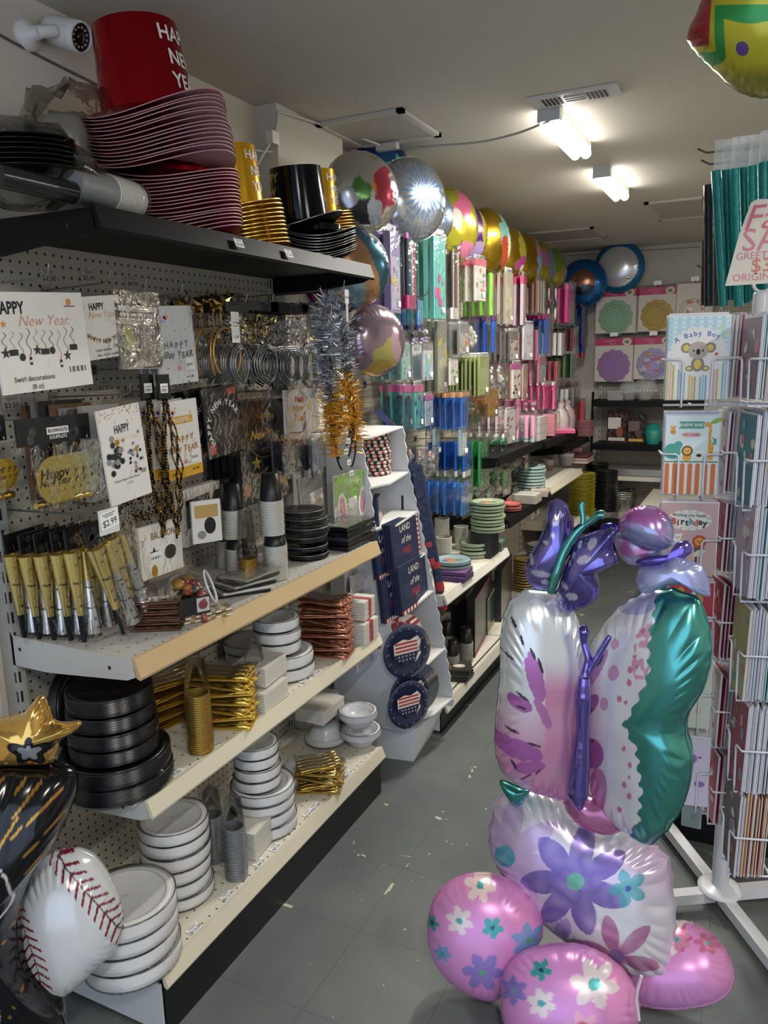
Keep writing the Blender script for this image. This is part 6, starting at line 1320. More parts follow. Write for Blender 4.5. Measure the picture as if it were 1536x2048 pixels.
# fourth unit: tubs and coloured plate stacks
Zc = .8155
small_cups(1130, 985, -1.30, Zc, 3, 'white tub with a grey label on the far cream shelf', M('#c4c0bc', .4), M('#a9a4a4', .4), r=.06)
small_cups(1150, 960, -1.32, Zc, 2, 'rose tub on the far cream shelf', M('#c98a94', .4), M('#b5808a', .4), r=.05)
for i in range(3):
    p = onx(1165, 945, -1.22); t = thing('tray_pack', 'pale pink tray pack on the far cream shelf edge, %s' % level(i, 3), 'tray pack', (-1.23, p.y, Zc+.004+.022*i)); b = MB(); b.box(-.07, .07, -.12, .12, -.003, .014, M(['#c9b0ac', '#b59a98', '#5a2f34'][i], .4)); b.build('trays', t)
def colour_stack(u, v, X, z, n, R_, label, c, grp, pitch=.011):
    p = onx(u, v, X); first = None
    for i in range(n):
        if first is None:
            t = first = thing('plate_pack', label, 'plate pack', (X, p.y, z+.001), 0, grp); b = MB(); b.lathe([(0, 0), (R_*.8, 0), (R_, pitch*.55), (R_, pitch*.8), (R_*.8, pitch*.4), (0, pitch*.4)], M(c, .3), 30, cap=False); b.build('plates', t)
        else: dup(first, (X+.003*math.sin(i*2.3), p.y+.003*math.cos(i*1.7), z+.001+pitch*i), 0, label, grp)
colour_stack(1165, 940, -1.31, .9705, 12, .085, 'pink plate in the high round stack beside the back shelves', '#c98f97', 'pink plates in the high stack')
colour_stack(1162, 1040, -1.22, .4005, 30, .10, 'yellow plate in the tall stack under the cream shelf', '#b9ad2c', 'yellow plates in the tall stack')
colour_stack(1190, 1040, -1.19, .4005, 32, .095, 'black plate in the tall stack at the far end', '#151618', 'black plates in the tall stack')
colour_stack(1212, 1035, -1.06, .4005, 30, .08, 'dark grey plate in the hindmost stack', '#2a2b2c', 'dark grey plates in the hindmost stack')
for u, c, nm, n, X in ((1085, '#d4848c', 'rose', 16, -1.24), (1110, '#d07f97', 'pink', 20, -1.22), (1120, '#a0287a', 'magenta', 22, -1.30), (1100, '#2f86a0', 'teal', 18, -1.40)):
    colour_stack(u, 1075, X, .1455, n, .10, nm+' plate in a stack on the low shelf behind the butterfly', c, nm+' plates on the low shelf', .0125)
for u, c, nm, n, X in ((1050, '#b39a5a', 'gold', 12, -1.30), (1075, '#b9b4a8', 'clear white', 16, -1.25)):
    colour_stack(u, 1130, X, .1455, n, .075, nm+' plate in a stack under the black shelf', c, nm+' plates under the black shelf', .018)
# ================================================================ foil balloons
def mixc(a, b, t): t = max(0, min(1, t)); return tuple(a[i]+(b[i]-a[i])*t for i in range(4))
def C(h, m=.5): return (*sp(h), m)
def ell(u, v, cu, cv, ru, rv, a=0):
    du, dv = u-cu, v-cv; c, s = math.cos(a), math.sin(a); x, y = du*c+dv*s, -du*s+dv*c
    return (x/ru)**2+(y/rv)**2
def flower(u, v, cu, cv, n, rl, a0, pc, cc, rc, wid=.42, tip=1.0):
    d = math.hypot(u-cu, v-cv)
    if d > rl*1.05: return None
    if d < rc: return cc
    a = math.atan2(v-cv, u-cu); k = round((a-a0)/(2*PI/n)); ac = a0+k*2*PI/n
    x = ((u-cu)*math.cos(ac)+(v-cv)*math.sin(ac))/rl; y = abs(-(u-cu)*math.sin(ac)+(v-cv)*math.cos(ac))/rl
    if 0 < x < 1 and y < min(.40, 1.05*math.sin(PI/n)*.50)*(wid/.42)*math.sin(PI*x**1.25)**.62: return pc
    return None
def nz(x, y, s=1.0, k=0): return noise.noise(Vector((x*s, y*s, k*7.3)))
def circle(R, n=150, sq=1): return [(R*math.cos(2*PI*i/n), R*sq*math.sin(2*PI*i/n)) for i in range(n)]
def px_pillow(part, parent, pts, cpx, P, n, T, paint, nt=240, back=None, Tb=None, rip=.16, k=40, p=.55, seed=0, mat=None, name=None, nr=30, bend=None):
    """outline and print given on the photograph, carried onto an upright plane of the room"""
    n = Vector(n).normalized(); ey = -n; ez = (Vector((0, 0, 1))-n*n.z).normalized(); ex = ey.cross(ez).normalized(); P = Vector(P)
    o3 = [onplane(u, v, P, n) for u, v in smooth_loop(pts, nt)]; c3 = onplane(cpx[0], cpx[1], P, n)
    loc = lambda q: ((q-P).dot(ex), (q-P).dot(ez))
    def pf(f):
        if f is None: return None
        def g(x, z): u, v = proj(P+ex*x+ez*z); return f(u, v)
        return g
    mb = pillow([loc(q) for q in o3], T, pf(paint), nr=nr, rip=rip, k=k, seed=seed, back=pf(back), c=loc(c3), p=p, Tb=Tb, mat=mat, bend=bend)
    mw = Matrix.Identity(4)
    for i in range(3): mw[i][0], mw[i][1], mw[i][2], mw[i][3] = ex[i], ey[i], ez[i], P[i]
    pl_ = parent.location; mw.translation = P-pl_
    o = mb.build(part, parent); o.matrix_local = mw; return o
def tube_px(part, parent, pts, P, n, radii, m, seg=14, wr=.0):
    n = Vector(n).normalized(); P = Vector(P); q = [onplane(u, v, P, n)-parent.location for u, v in pts]; S = [q[0]]; Rr = [radii[0]]
    for i in range(len(q)-1):
        a = [q[max(0, i-1)], q[i], q[i+1], q[min(len(q)-1, i+2)]]
        for k in range(1, 7):
            f = k/6; S.append(.5*((2*a[1])+(-a[0]+a[2])*f+(2*a[0]-5*a[1]+4*a[2]-a[3])*f*f+(-a[0]+3*a[1]-3*a[2]+a[3])*f**3)); Rr.append((radii[i]*(1-f)+radii[i+1]*f)*(1+wr*math.sin(k*3.1)))
    b = MB(); b.tube([tuple(x) for x in S], Rr, m, seg); return b.build(part, parent)
# ---------------- the row of round balloons along the left wall
def round_balloon(label, u, v, X, hpx, rz, paint, T=.33, seed=0, metal_rough=None, name='foil_balloon', tailc=None, rx=0, R=None, sq=1):
    p = onx(u, v, X); R = R or abs(onx(u, v-hpx/2, X).z-onx(u, v+hpx/2, X).z)/2
    o = pillow(circle(R, 130, sq), R*T*1.35, lambda x, z: paint(x/R, z/R), nr=20, rip=.14, k=30, seed=seed).build(name); o.location = p; o.rotation_euler = (rx, 0, rz)
    return tag(o, label, 'balloon')
def blobs(base, spots, seed=0, amp=.18):
    def f(x, z):
        q = base
        for i, (cx, cz, rx, rz, a, c) in enumerate(spots):
            if ell(x, z, cx, cz, rx, rz, a) < 1+amp*6*nz(x, z, 3.1, i+seed): q = c
        return q
    return f
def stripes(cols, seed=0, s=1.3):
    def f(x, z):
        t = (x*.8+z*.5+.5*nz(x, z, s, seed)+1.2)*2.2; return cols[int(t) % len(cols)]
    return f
A = [
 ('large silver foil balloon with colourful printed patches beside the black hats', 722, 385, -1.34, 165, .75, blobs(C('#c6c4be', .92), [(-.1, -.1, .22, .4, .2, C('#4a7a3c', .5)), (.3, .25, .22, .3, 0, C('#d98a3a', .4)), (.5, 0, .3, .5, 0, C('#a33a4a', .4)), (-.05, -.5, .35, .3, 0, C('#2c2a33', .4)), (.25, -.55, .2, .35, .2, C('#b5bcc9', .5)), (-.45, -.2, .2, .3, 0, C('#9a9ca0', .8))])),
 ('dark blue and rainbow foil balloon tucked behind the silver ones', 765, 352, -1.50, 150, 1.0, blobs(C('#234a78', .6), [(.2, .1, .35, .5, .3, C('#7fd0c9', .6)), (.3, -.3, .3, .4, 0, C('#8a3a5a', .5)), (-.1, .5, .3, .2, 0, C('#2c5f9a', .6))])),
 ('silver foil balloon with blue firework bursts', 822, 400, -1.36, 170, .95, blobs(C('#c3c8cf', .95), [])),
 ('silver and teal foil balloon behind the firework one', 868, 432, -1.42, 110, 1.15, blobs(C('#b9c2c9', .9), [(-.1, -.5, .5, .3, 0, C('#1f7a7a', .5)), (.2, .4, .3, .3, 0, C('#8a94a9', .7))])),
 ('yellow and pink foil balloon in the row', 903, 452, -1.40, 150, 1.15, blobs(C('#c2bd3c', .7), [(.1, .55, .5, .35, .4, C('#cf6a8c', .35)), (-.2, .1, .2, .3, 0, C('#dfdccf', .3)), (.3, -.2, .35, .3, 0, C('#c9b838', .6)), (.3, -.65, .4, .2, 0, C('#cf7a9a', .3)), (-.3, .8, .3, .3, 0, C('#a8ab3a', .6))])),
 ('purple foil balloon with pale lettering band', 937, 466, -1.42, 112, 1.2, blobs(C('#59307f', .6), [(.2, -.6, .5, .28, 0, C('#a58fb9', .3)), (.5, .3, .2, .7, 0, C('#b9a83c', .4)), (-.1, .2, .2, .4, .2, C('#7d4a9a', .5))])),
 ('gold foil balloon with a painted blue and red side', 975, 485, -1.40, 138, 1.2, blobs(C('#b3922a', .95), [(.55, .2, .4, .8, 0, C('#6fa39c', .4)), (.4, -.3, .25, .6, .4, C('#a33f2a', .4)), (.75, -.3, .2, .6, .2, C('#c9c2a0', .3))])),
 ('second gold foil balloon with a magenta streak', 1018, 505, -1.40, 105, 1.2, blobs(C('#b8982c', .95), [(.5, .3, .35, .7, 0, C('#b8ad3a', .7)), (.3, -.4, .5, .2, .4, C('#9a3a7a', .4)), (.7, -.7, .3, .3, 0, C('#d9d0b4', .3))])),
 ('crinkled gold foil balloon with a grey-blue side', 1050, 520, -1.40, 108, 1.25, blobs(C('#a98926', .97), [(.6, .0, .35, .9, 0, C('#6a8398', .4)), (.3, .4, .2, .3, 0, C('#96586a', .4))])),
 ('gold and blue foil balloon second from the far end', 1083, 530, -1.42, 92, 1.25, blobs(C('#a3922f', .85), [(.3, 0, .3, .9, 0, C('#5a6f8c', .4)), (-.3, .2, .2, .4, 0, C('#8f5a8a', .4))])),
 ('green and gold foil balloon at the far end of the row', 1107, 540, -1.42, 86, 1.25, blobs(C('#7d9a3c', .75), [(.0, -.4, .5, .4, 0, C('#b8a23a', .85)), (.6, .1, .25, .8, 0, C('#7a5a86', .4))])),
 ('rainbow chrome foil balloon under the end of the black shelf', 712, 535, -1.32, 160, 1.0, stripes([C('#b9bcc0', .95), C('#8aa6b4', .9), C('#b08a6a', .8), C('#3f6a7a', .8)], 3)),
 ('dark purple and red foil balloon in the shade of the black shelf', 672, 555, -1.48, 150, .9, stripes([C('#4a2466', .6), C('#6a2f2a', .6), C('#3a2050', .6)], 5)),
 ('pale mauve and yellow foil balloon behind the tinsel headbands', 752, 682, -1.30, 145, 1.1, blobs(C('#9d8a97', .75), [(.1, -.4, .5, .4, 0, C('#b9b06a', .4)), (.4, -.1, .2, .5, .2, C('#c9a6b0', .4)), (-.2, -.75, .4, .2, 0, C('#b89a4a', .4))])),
]
def burst(x, z):
    q = C('#c3c8cf', .95)
    for cx, cz, r in ((.15, .15, .75), (-.4, .55, .4), (.0, -.55, .5)):
        d = math.hypot(x-cx, z-cz); a = math.atan2(z-cz, x-cx)
        if d < r and abs(math.sin(a*11+d*2)) > .55+.5*d/r and d > .06: q = C('#4f86bd' if r > .6 else '#7d8fa9', .6)
    return q
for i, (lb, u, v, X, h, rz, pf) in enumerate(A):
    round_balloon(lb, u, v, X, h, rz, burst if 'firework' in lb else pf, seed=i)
def blue_face(x, z):
    if math.hypot(x, z) < .55: return C('#7a4f38', .5) if z > -.1+.1*nz(x, z, 3) else C('#23262e', .5)
    return C('#1b5a96', .6)
o = round_balloon('deep blue foil balloon with a brown centre in the back corner', 1166, 567, -1.4, 10, .15, blue_face, R=.19); o.location = ony(1166, 567, 6.55)
def ringp(x, z): return C('#2273a8', .5) if math.hypot(x, z) > .78 else C('#c9c9cc', .5)
o = round_balloon('white foil balloon with a broad blue rim high on the back wall', 1238, 535, -1.4, 10, .0, ringp, R=.20); o.location = ony(1238, 535, 6.68)
b = MB(); b.box(-.02, .02, -.001, .001, -.02, .02, LABELW); b.rect(-.014, -.004, .014, .004, INK, -.0015); s1 = b.build('price_sticker', o); s1.location = (.09, -.085, -.10)

# ---------------- butterfly sculpture
BC = ony(1170, 1900, 1.78)
bf = thing('butterfly_balloon_sculpture', 'tall pastel butterfly and flower foil balloon sculpture standing in the aisle', 'balloon sculpture', (BC.x, BC.y, 0))
PEARL = painted(.25, (9, .16)); SATIN = painted(.30, (7, .10))
pinkb = C('#d98cc0', .22)
def pink_paint(fl, seed=0):
    def f(u, v):
        q = mixc(pinkb, C('#d090cf', .22), .5+nz(u, v, .006, seed))
        for F_ in fl:
            r = flower(u, v, *F_)
            if r is not None: q = r
        return q
    return f
W_ = C('#dccdd0', .2); TL = C('#3f9c9c', .3); LV = C('#8f7cc4', .3); BL = C('#7f9ccb', .3); CR = C('#e3c9c4', .2); PK2 = C('#c4607f', .3); GR = C('#5fae7a', .3); DB = C('#2a3560', .3)
fl_left = [(923, 1826, 6, 28, .3, W_, TL, 6), (987, 1838, 5, 22, .2, TL, DB, 4), (1056, 1868, 6, 36, .4, BL, GR, 6), (968, 1925, 6, 42, .1, LV, GR, 6), (889, 1893, 6, 20, .1, BL, TL, 5), (867, 1838, 5, 16, 0, TL, DB, 4), (962, 1762, 6, 32, .2, CR, TL, 7)]
fl_mid = [(1188, 1960, 6, 50, .2, W_, TL, 12), (1086, 1996, 6, 30, .3, W_, TL, 7), (1085, 1933, 5, 22, .2, TL, DB, 4), (1165, 2045, 6, 36, .2, C('#dda0b4', .3), PK2, 14), (1030, 1975, 6, 30, .5, LV, GR, 4)]
fl_right = [(1358, 1893, 6, 34, 0, PK2, TL, 5), (1362, 1898, 6, 30, .5, C('#cf86a4', .3), TL, 5), (1420, 1900, 6, 26, 0, C('#c46f92', .3), TL, 4), (1330, 1915, 6, 34, .3, W_, C('#d9b9b9', .2), 5), (1360, 1845, 6, 30, .3, W_, TL, 6)]
nF = (.25, -.86, .42)
px_pillow('pink_base_balloon', bf, [(855, 1865), (866, 1800), (905, 1758), (965, 1744), (1030, 1765), (1075, 1815), (1085, 1870), (1050, 1930), (1010, 1985), (985, 2002), (940, 1990), (895, 1960), (865, 1915)], (965, 1860), onz(985, 2000, .03), nF, .085, pink_paint(fl_left), rip=.10, k=26, mat=SATIN, seed=1, p=.5)
px_pillow('pink_base_balloon', bf, [(1002, 2000), (1008, 1945), (1040, 1905), (1095, 1888), (1160, 1888), (1220, 1915), (1262, 1960), (1280, 2020), (1262, 2075), (1200, 2110), (1120, 2115), (1040, 2085), (1008, 2045)], (1140, 1995), onz(1140, 2112, .03), (.15, -.80, .58), .09, pink_paint(fl_mid, 3), rip=.10, k=26, mat=SATIN, seed=2, p=.5)
px_pillow('pink_base_balloon', bf, [(1240, 1960), (1262, 1895), (1310, 1852), (1370, 1842), (1425, 1868), (1460, 1915), (1466, 1965), (1440, 2000), (1385, 2016), (1320, 2018), (1265, 2002)], (1350, 1930), onz(1340, 2020, .045), (-.1, -.62, .78), .085, pink_paint(fl_right, 5), rip=.12, k=26, mat=SATIN, seed=3, p=.5, Tb=.05)
def pil_paint(u, v):
    q = mixc(C('#d9dedf', .35), C('#cfb9d2', .35), .5+1.2*nz(u, v, .008, 2))
    for F_ in ((1017, 1700, 8, 118, .2, C('#bda3cc', .4), C('#3f93a8', .4), 22, .40), (1235, 1892, 6, 88, .3, C('#a86390', .4), C('#75579c', .4), 17, .30), (1115, 1880, 6, 70, .9, C('#a083bf', .4), C('#5f86b0', .4), 8, .38), (1157, 1742, 7, 108, .42, C('#67539f', .4), C('#4f9c7c', .4), 17, .40), (1258, 1757, 5, 38, .6, C('#4fa3a9', .35), C('#2f4a9a', .35), 6, .42)):
        r = flower(u, v, *F_)
        if r is not None: q = mixc(r, (q[0], q[1], q[2], r[3]), .12+.5*abs(nz(u, v, .03, 4)))
    return q
px_pillow('flower_pillow_balloon', bf, [(980, 1640), (998, 1592), (1040, 1572), (1110, 1588), (1180, 1632), (1245, 1652), (1300, 1682), (1338, 1716), (1346, 1765), (1353, 1830), (1350, 1890), (1340, 1955), (1275, 1952), (1200, 1925), (1130, 1882), (1060, 1822), (1005, 1752), (978, 1695)], (1165, 1765), ony(1165, 1765, 1.80), (.10, -.93, .30), .085, pil_paint, rip=.20, k=34, mat=PEARL, seed=4, nt=400, nr=76, p=.46)
# big wings
TEAL = C('#58aaa2', .93)
bu = [(1150, 1312), (1186, 1330), (1200, 1322), (1215, 1330), (1260, 1326), (1330, 1329), (1352, 1322), (1400, 1300), (1432, 1280), (1480, 1306), (1560, 1312), (1625, 1302), (1665, 1268), (1700, 1240)]
def rw(u, v):
    t = np.interp(v, [a for a, b_ in bu], [b_ for a, b_ in bu])+4*math.sin(v*.21)
    if u > t: return TEAL
    q = mixc(C('#dcdee0', .35), C('#c48fb8', .4), max(0, (1250-u)/60)*max(0, min(1, (v-1300)/260))+.35*nz(u, v, .012, 3))
    if v < 1222 and ell(u, v, 1285, 1185, 60, 38, 0) < 1: q = C('#b9b9dc', .45)
    if ell(u, v, 1316, 1290, 22, 60, .1) < .9 and nz(u, v, .09, 5) > -.05: q = C('#d09ab8', .4)
    for cu, cv, ru, rv, a, c in ((1212, 1492, 27, 30, 0, '#a05f9c'), (1206, 1398, 30, 14, -.8, '#ab69a6'), (1216, 1330, 13, 48, .55, '#b98ab8'), (1226, 1310, 5, 14, .6, '#4f4368'), (1208, 1408, 7, 3, -.5, '#3a3340'), (1256, 1277, 9, 11, 0, '#cfa0bc'), (1258, 1332, 12, 15, 0, '#cfa0bc'), (1240, 1392, 9, 13, 0, '#cfa0bc'), (1208, 1466, 9, 3, 0, '#4a3550'), (1216, 1570, 24, 52, .25, '#bb82b0')):
        if ell(u, v, cu, cv, ru, rv, a) < 1: q = C(c, .4)
    for cu, cv, r in ((1313, 1251, 4), (1302, 1262, 3), (1292, 1325, 5), (1291, 1350, 5), (1272, 1381, 5), (1285, 1388, 4), (1281, 1478, 4), (1279, 1550, 5), (1290, 1535, 3), (1288, 1573, 5), (1264, 1602, 5), (1292, 1510, 4), (1300, 1300, 4), (1305, 1320, 3)):
        if ell(u, v, cu, cv, r, r*1.3) < 1: q = C('#c9789f', .4)
    return q
px_pillow('butterfly_wing', bf, [(1176, 1340), (1182, 1300), (1205, 1255), (1245, 1208), (1300, 1180), (1350, 1178), (1396, 1198), (1416, 1250), (1422, 1310), (1404, 1380), (1374, 1432), (1370, 1470), (1382, 1525), (1370, 1600), (1340, 1655), (1300, 1688), (1265, 1672), (1225, 1640), (1195, 1600), (1180, 1540), (1176, 1440)], (1290, 1430), ony(1290, 1430, 1.74), (-.36, -.93, .05), .075, rw, back=lambda u, v: C('#58aaa2', .93), rip=.16, k=34, mat=PEARL, seed=6, nt=440, nr=84, p=.42, Tb=.07)
def lw(u, v):
    q = C('#d6dadc', .4)
    pnk = C('#cf8fb2', .4)
    t = min(1, max(0, (v-1300)/60)) if u > 1070 else min(1, max(0, (v-1360)/120))
    q = mixc(q, pnk, t*.95+.2*nz(u, v, .02, 1)*t)
    if v > 1520 and u < 1050: q = mixc(q, C('#c2cfdc', .5), (v-1520)/60)
    for cu, cv, ru, rv, a, c in ((1052, 1335, 15, 50, -.22, '#b070ae'), (1025, 1385, 22, 14, .5, '#a565a6'), (1022, 1475, 46, 20, .25, '#a862a6'), (1045, 1510, 28, 14, -.3, '#ab66a8'), (1066, 1400, 9, 34, -.45, '#b377ae')):
        if ell(u, v, cu, cv, ru, rv, a) < 1+.4*nz(u, v, .08): q = C(c, .4)
    for cu, cv, ru, rv, a in ((1048, 1288, 3, 12, -.4), (1062, 1310, 3, 16, -.3), (1019, 1235, 2.5, 10, -.3), (1008, 1300, 10, 2.5, .6), (1030, 1372, 14, 2.5, .6), (1028, 1393, 9, 2.5, .2), (1012, 1440, 12, 3, .3), (1050, 1462, 14, 2.5, .3), (1016, 1508, 3, 12, -.5), (1040, 1532, 12, 2.5, -.7), (1060, 1518, 8, 2, -.9), (1030, 1265, 2, 10, -.2)):
        if ell(u, v, cu, cv, ru, rv, a) < 1: q = C('#3b3340', .3)
    return q
px_pillow('butterfly_wing', bf, [(1058, 1178), (1105, 1184), (1140, 1208), (1158, 1250), (1164, 1310), (1158, 1380), (1146, 1440), (1150, 1500), (1146, 1560), (1128, 1598), (1085, 1590), (1040, 1572), (1006, 1545), (990, 1500), (992, 1430), (1000, 1350), (1002, 1270), (1018, 1208)], (1085, 1390), ony(1085, 1390, 1.72), (.52, -.85, .05), .082, lw, back=lambda u, v: C('#58aaa2', .93), rip=.16, k=34, mat=PEARL, seed=7, nt=420, nr=84, p=.40, Tb=.06)
px_pillow('butterfly_tail', bf, [(1120, 1560), (1175, 1590), (1230, 1600), (1262, 1640), (1230, 1668), (1180, 1660), (1135, 1625)], (1185, 1625), ony(1185, 1625, 1.755), (0, -1, .1), .04, lambda u, v: C('#b9709a', .45), rip=.3, k=22, mat=PEARL, seed=8, nr=18, nt=120)
VIO = FOIL('#8478cc', .14, (16, .5)); TEM = FOIL('#62aaa4', .2, (16, .25))
wp = ony(1165, 1430, 1.66); nn = (0, -1, .06)
tube_px('butterfly_body', bf, [(1168, 1355), (1166, 1400), (1165, 1460), (1160, 1530), (1156, 1590), (1162, 1618)], wp, nn, [.013, .018, .015, .022, .024, .006], VIO, 18, .05)
tube_px('antenna', bf, [(1170, 1350), (1176, 1318), (1168, 1285), (1168, 1262), (1172, 1252)], wp, nn, [.012, .009, .008, .014, .004], VIO, 14, .06)
tube_px('antenna', bf, [(1172, 1352), (1190, 1322), (1212, 1285), (1220, 1272)], wp, nn, [.009, .008, .007, .005], VIO, 12, .06)
px_pillow('small_teal_tip', bf, [(1000, 1560), (1040, 1575), (1060, 1582), (1035, 1612), (1012, 1590)], (1028, 1585), ony(1028, 1585, 1.79), nn, .02, lambda u, v: TEAL, nr=10, nt=60, k=10)
# small violet butterfly on top of the left wing
def violet(u, v):
    q = mixc(C('#5d5396', .75), C('#8a82c9', .85), .5+nz(u, v, .03, 2))
    if min(ell(u, v, *s_) for s_ in ((1110, 1035, 7, 12, .3), (1103, 1064, 5, 5), (1090, 1079, 5, 4), (1063, 1115, 4, 9), (1080, 1140, 20, 7, .1), (1092, 1158, 12, 6, .2), (1122, 1185, 10, 6, .3), (1166, 1085, 5, 7), (1155, 1105, 4, 8, .4), (1192, 1082, 8, 12, .5), (1148, 1120, 4, 7, .3), (1178, 1112, 14, 8, -.3), (1138, 1163, 12, 5, .6), (1153, 1185, 12, 8, .2), (1130, 1145, 4, 4))) < 1: q = C('#b9b4cc', .5)
    return q
sp_ = ony(1130, 1120, 1.70)
px_pillow('violet_wing', bf, [(1096, 1012), (1112, 998), (1132, 1008), (1148, 1050), (1152, 1085), (1132, 1125), (1112, 1168), (1078, 1180), (1054, 1160), (1052, 1125), (1078, 1078), (1090, 1045)], (1106, 1100), sp_, (.3, -.95, 0), .04, violet, mat=painted(.15, (9, .15)), k=24, seed=11, nr=26)
px_pillow('violet_wing', bf, [(1152, 1082), (1178, 1066), (1215, 1056), (1236, 1056), (1226, 1092), (1234, 1122), (1205, 1142), (1188, 1150), (1198, 1175), (1190, 1202), (1160, 1218), (1132, 1224), (1114, 1195), (1124, 1152), (1140, 1112)], (1168, 1138), sp_+Vector((.02, -.01, 0)), (-.1, -.99, 0), .04, violet, mat=painted(.15, (9, .15)), k=26, seed=12, nr=26)
tube_px('teal_body', bf, [(1100, 1186), (1112, 1150), (1128, 1105), (1150, 1068), (1168, 1050)], sp_+Vector((0, -.045, 0)), nn, [.008, .012, .011, .011, .008], TEM, 14, .04)
tube_px('teal_antenna', bf, [(1164, 1056), (1166, 1035), (1163, 1012), (1165, 1004)], sp_+Vector((0, -.045, 0)), nn, [.006, .006, .008, .006], TEM, 12, .04)
tube_px('teal_antenna', bf, [(1166, 1052), (1182, 1042), (1198, 1030), (1208, 1030)], sp_+Vector((0, -.045, 0)), nn, [.006, .007, .010, .010], TEM, 12, .04)
# flower balloons bridging the wings
def fl1(u, v): return mixc(C('#c26fbb', .65), C('#9a9fc4', .5), (v-1030)/45+.9*nz(u, v, .03, 6))
def fl2(u, v): return mixc(C('#a9b4c9', .45), C('#b06f9f', .45), .4+1.6*nz(u, v, .04, 8))
def fl3(u, v): return mixc(C('#8f96c4', .45), C('#a9b0d6', .45), .5+nz(u, v, .03, 9))
fp = ony(1300, 1090, 1.74)
px_pillow('flower_petal_balloon', bf, [(1228, 1075), (1248, 1062), (1290, 1078), (1335, 1095), (1330, 1122), (1290, 1128), (1262, 1130), (1238, 1110)], (1282, 1100), fp+Vector((0, .03, 0)), nn, .035, fl2, mat=PEARL, k=22, seed=13, nr=20, nt=150)
px_pillow('flower_dome_balloon', bf, [(1236, 1050), (1250, 1026), (1280, 1012), (1315, 1014), (1340, 1036), (1349, 1068), (1338, 1096), (1300, 1098), (1262, 1080), (1240, 1066)], (1295, 1055), fp+Vector((0, -.02, 0)), (.0, -.9, .4), .05, fl1, mat=painted(.2, (9, .2)), k=18, seed=14, nr=24, nt=170, rip=.25)
px_pillow('violet_ribbon_balloon', bf, [(1272, 1122), (1300, 1112), (1340, 1108), (1352, 1086), (1376, 1082), (1384, 1102), (1366, 1118), (1330, 1130), (1288, 1136)], (1335, 1114), fp+Vector((.01, -.03, 0)), nn, .018, lambda u, v: C('#7565bb', .85), mat=painted(.15, (12, .3)), k=16, seed=15, nr=14, nt=120)
px_pillow('lilac_flower_balloon', bf, [(1272, 1160), (1282, 1135), (1318, 1128), (1352, 1112), (1382, 1122), (1404, 1132), (1418, 1160), (1420, 1192), (1400, 1190), (1372, 1172), (1335, 1172), (1300, 1186), (1280, 1184)], (1345, 1150), fp+Vector((.02, -.03, 0)), (0, -.95, .2), .045, fl3, mat=PEARL, k=30, seed=16, nr=26, nt=200, rip=.24)
px_pillow('blue_ribbon_balloon', bf, [(1205, 1048), (1228, 1046), (1235, 1060), (1215, 1066), (1202, 1060)], (1220, 1056), fp, nn, .014, lambda u, v: C('#2f3a9a', .8), nr=10, nt=50, k=8)
b = MB(); pts = [Vector(onplane(u, v, ony(1280, 1960, 1.50), Vector((0, -1, 0))))-bf.location for u, v in ((1283, 1952), (1276, 1975), (1272, 2000), (1278, 2040))]; b.tube([tuple(q) for q in pts], .004, M('#d9c9d0', .4), 6); b.build('ribbon', bf)

# ---------------- top right balloon
tp = ony(1500, 60, 1.45)
def cirb(u, v):
    q = C('#b3ad2c', .35)
    if u < 1443-.18*(v-30) and v < 95 and ell(u, v, 1412, 40, 62, 75, .4) < 1.6 and u < 1437: q = C('#9a2f35', .35)
    if 0 < u:
        p_ = [(1450, 22), (1470, 110)]
        if 1446 < u < 1466 and 18 < v < 118: q = C('#2f8a44', .35)
        if 18 < v < 44+10*math.sin(u*.03) and u > 1446: q = C('#2f8a44', .35)
        if ell(u, v, 1430, 118, 34, 14) < 1 and v > 106: q = C('#2f8a44', .35)
        if ell(u, v, 1500, 101, 13, 14) < 1: q = C('#584080', .35)
        if v > 128: q = mixc(q, C('#9a9a3a', .75), (v-128)/30)
    return q
tb_ = thing('foil_balloon', 'yellow foil balloon with green band, red corner and purple dot at top right', 'balloon', tp)
px_pillow('balloon_body', tb_, [(1375, 70), (1392, 30), (1415, -20), (1470, -90), (1560, -130), (1660, -100), (1700, 0), (1680, 110), (1620, 175), (1540, 196), (1480, 185), (1425, 140), (1382, 95)], (1540, 30), tp, (-.1, -.95, -.25), .09, cirb, mat=painted(.25, (7, .1)), k=34, seed=21, rip=.10, nt=480, nr=110)
b = MB(); top_ = Vector(onplane(1560, -130, tp, Vector((-.1, -.95, -.25)).normalized()))-tp; b.tube([tuple(top_), (top_.x, top_.y, 2.488-tp.z)], .0012, WHITE, 5); b.build('string', tb_)
